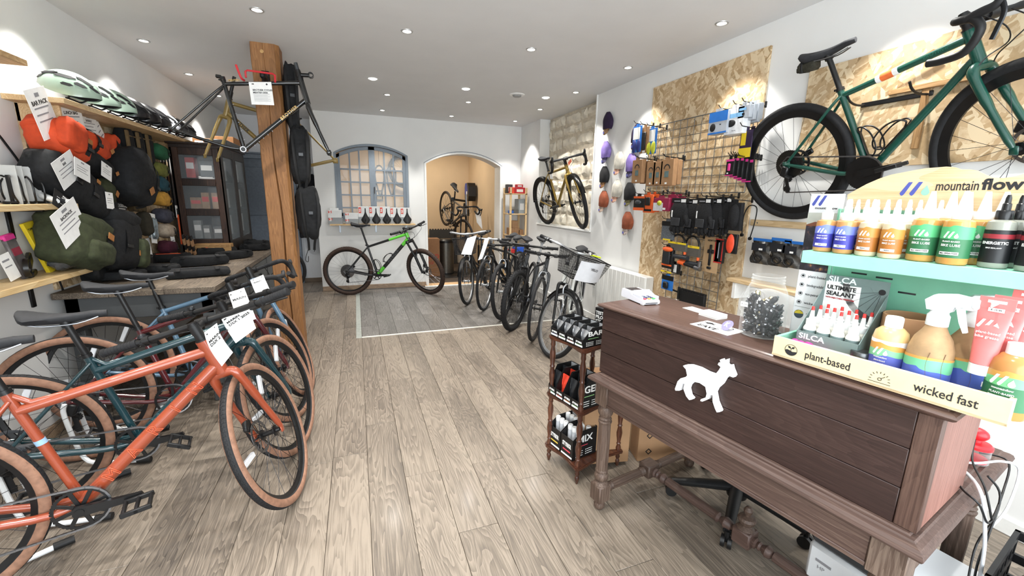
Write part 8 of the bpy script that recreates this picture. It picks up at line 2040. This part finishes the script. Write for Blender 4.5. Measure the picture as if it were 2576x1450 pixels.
q = M(); q.tube(smooth([(-.1, .12, -.18), (-.1, .13, -.4), (-.1, .15, -.62), (-.12, .2, -.85)], 4), .008, 8); q.tube([(-.1, .13, -.36), (-.1, .13, -.5)], .022, 10); q.ell((-.1, .16, -.7), .04, .02, .04, 14, 8); q.tube(smooth([(-.12, .2, -.72), (-.13, .26, -.85), (-.14, .28, -1.2), (-.15, .28, -1.5)], 4), .008, 8); q.obj('air_hose', BLK(.5), t)
t = thing('floor_pump', 'black floor pump standing inside the arch', 'pump', (2.3, 8.2, 0))
q = M(); q.tube([(0, 0, .02), (0, 0, .55)], .022, 14); q.tube([(0, 0, .55), (0, 0, .66)], .008, 10); q.box(-.12, .12, -.06, .06, 0, .025, .008); q.obj('pump_barrel', BLK(.4), t); q = M(); q.tube([(-.11, 0, .67), (.11, 0, .67)], .018, 12); q.obj('pump_handle', mat('#4a3526', .5), t)
ws = thing('repair_stand', 'grey repair stand holding a bicycle in the workshop', 'stand', (2.02, 8.1, 0))
q = M(); q.box(-.2, .2, -.2, .2, 0, .02, .005); q.obj('stand_base', BLK(.5), ws)
q = M(); q.tube([(.0, 0, .02), (.0, 0, 1.55)], .026, 14); q.obj('stand_post', STEEL, ws); q = M(); q.tube([(0, 0, 1.42), (-.26, -.06, 1.45)], .02, 12); q.box(-.32, -.24, -.1, -.02, 1.42, 1.49, .01); q.obj('stand_clamp', BLK(.4), ws)
q = M(); q.box(-.22, .18, -.14, .1, .8, .82, .004); q.obj('tool_tray', mat('#a89f8e', .4, .3), ws); q = M(); q.tube([(0, 0, .5), (0, 0, .8)], .03, 12); q.obj('blue_sleeve', mat('#1f4aa8', .4), ws)
sb_ax = (1.69,8.05,1.315); sb_f = (2.032,7.75,.73)
_a, _b = Vector((1.692,8.45,1.268)), Vector((1.831,7.62,.767))
_wm = FRM(_a, _b - _a, Vector((0, 0, 1)).cross(_b - _a)) @ T3(0, 0, -.345)
wbk, SMw, Kw = bike('workshop_bicycle', 'grey drop-bar bicycle clamped in the workshop repair stand', dict(R=.345, wb=1.0, bw=.44, steer=.15, sh=.7, lean=0.), dict(tw=.036, paint=mat('#5d5750', .35, coat=.3), bar='drop', forkpaint=BLK(.3), crank=.9, tyre=mat('#2a221d', .75)), mx=_wm)
sheet('white paper sheet hanging on the bicycle in the workshop', (2.102,7.72,1.18), (2.195,7.72,1.283), (2.237,7.7,.898), (2.128,7.7,1.033), [], group='white sheets on the second-hand and workshop bicycles', body=False)
t = thing('framed_picture', 'small dark framed picture on the workshop wall seen through the window', 'picture', (.48, 9.49, 1.5))
q = M(); q.box(-.07, .07, -.02, 0, -.11, .11, .003); q.obj('frame', BLK(.4), t); q = M(); q.box(-.05, .05, -.022, -.02, -.08, .08); q.obj('picture_print', mat('#b9a888', .4), t)
for i, (x, h) in enumerate(((.95, .9), (1.12, .7), (1.3, 1.0))):
    pass
for i, x in enumerate((.42, .62)):
    t = thing('hanging_tubes', 'black inner tube hanging in the workshop seen through the right sash, %s' % ('left', 'right')[i], 'tube', (x, 7.95, 1.75))
    q = M(); q.tube([(.07 * math.cos(a) + .02 * math.sin(2 * a), .0, .26 * math.sin(a)) for a in [2 * PI * k / 24 for k in range(24)]], .015, 8, closed=True); q.obj('inner_tube', BLK(.6), t)
    q = M(); q.tube([(0, 0, .26), (0, 0, .94)], .003, 5); q.obj('cord', BLK(.6), t)
t = thing('handlebar_part', 'gold tube hanging in the workshop behind the right sash', 'tube', (.31, 8.0, 1.95))
q = M(); q.tube([(0, 0, -.35), (0, 0, .74)], .016, 10); q.obj('tube', mat('#8a6a34', .35, .5), t)
MESH = mat('#1b1c1e', .4, .4, var=0)
def basket(label, mx, w0, d0, w1, d1, h, nw=9, nh=5):
    t = thing('wire_basket', label, 'basket', mx=mx)
    q = M()
    def P_(a, z):  # a in 0..4 round the rim
        k = z / h; w, d = lerp(w0, w1, k) / 2, lerp(d0, d1, k) / 2; s = int(a) % 4; f_ = a - int(a)
        c = [(-w, -d), (w, -d), (w, d), (-w, d)]; p, r_ = c[s], c[(s + 1) % 4]
        return (lerp(p[0], r_[0], f_), lerp(p[1], r_[1], f_), z)
    q.tube([P_(i, h) for i in range(4)], .005, 6, closed=True); q.tube([P_(i, 0) for i in range(4)], .004, 6, closed=True); q.tube([P_(i, h * .93) for i in range(4)], .003, 5, closed=True)
    q.obj('basket_rim', MESH, t)
    q = M()
    for i in range(4 * nw): q.tube([P_(i / nw, 0), P_(i / nw, h)], .0013, 3, cap=False)
    for j in range(1, nh * 2): q.tube([P_(i, h * j / (nh * 2)) for i in range(4)], .0013, 3, closed=True)
    for i in range(1, nw): x = lerp(-w0 / 2, w0 / 2, i / nw); q.tube([(x, -d0 / 2, 0), (x, d0 / 2, 0)], .0013, 3, cap=False); y = lerp(-d0 / 2, d0 / 2, i / nw); q.tube([(-w0 / 2, y, 0), (w0 / 2, y, 0)], .0013, 3, cap=False)
    q.obj('wire_mesh', MESH, t, kind='stuff')
    q = M()
    for a in range(4):
        for z in [h * k / 6 for k in range(6)]:
            p, r_ = P_(a, z), P_(a + .999, z); p2, r2 = P_(a, z + h / 6), P_(a + .999, z + h / 6)
            q.add([p, r_, r2, p2], [(0, 1, 2, 3)])
    q.obj('fine_mesh', mat('#2a2b2d', .5, var=0, alpha=.38), t)
    return t
mf = bf.matrix_world if False else (T3(2.55, 3.87, 0) @ RZ(-2.7821) @ RX(-.066))
bc_ = Kf['HT']
basket('black wire basket on the bar of the white city bicycle', bf.matrix_basis @ SMf @ Matrix.Translation(Kf['C0'] + Vector((.17, 0, -.2))), .24, .28, .32, .38, .22)
ms = bf.matrix_basis @ SMf @ Matrix.Translation(Kf['C0'] + Vector((.3, 0, -.1)))
t = thing('paper_sheet', 'grey curled paper sheet tucked in the front of the wire basket', 'paper', mx=ms)
q = M(); q.grid(lambda a, b: (.03 + .05 * math.sin(PI * a) * (1 - .3 * b), lerp(-.13, .13, a), lerp(-.1, .08, b) + .04 * a), 14, 8); q.grid(lambda a, b: (.0294 + .05 * math.sin(PI * (1 - a)) * (1 - .3 * b), lerp(.13, -.13, a), lerp(-.1, .08, b) + .04 * (1 - a)), 14, 8); q.obj('sheet', mat('#c9cbd0', .6, var=.02), t, ang=80)
text('VELO', .03, INK, t, T3(.085, .0, .04) @ FRM((0, 0, 0), (0, 1, 0), (0, 0, 1)), name='print', bold=.02)
t = thing('bike_light', 'chrome bell and yellow strap on the rim of the wire basket', 'bell', mx=bf.matrix_basis @ SMf @ Matrix.Translation(Kf['C0'] + Vector((.17, .05, .04))))
q = M(); q.lathe([(.022, 0), (.02, .012), (.012, .02), (.0001, .023)], 16, cap=False); q.obj('bell_dome', CHR, t); q = M(); q.tube([(-.03, .03, -.005), (-.02, .14, .0)], .008, 8); q.obj('yellow_strap', mat('#c4dc2a', .5, var=0), t)
basket('small black wire basket on the farthest second-hand bicycle', ba.matrix_basis @ SMa @ Matrix.Translation(Ka['C0'] + Vector((.14, 0, -.26))), .2, .24, .24, .3, .22, 7, 4)
GW = 'white sheets on the second-hand and workshop bicycles'
sheet('white sheet behind the basket of the farthest second-hand bicycle', (1.27,5.038,1.000), (1.391,5.053,1.026), (1.292,4.931,.806), (1.174,4.974,.803), [], group=GW, body=False)
sheet('curled white sheet on the bar of the second farthest second-hand bicycle', (1.391,4.671,1.022), (1.454,4.705,1.036), (1.338,4.586,.802), (1.285,4.6,.779), [], group=GW, body=False, curl=.02)
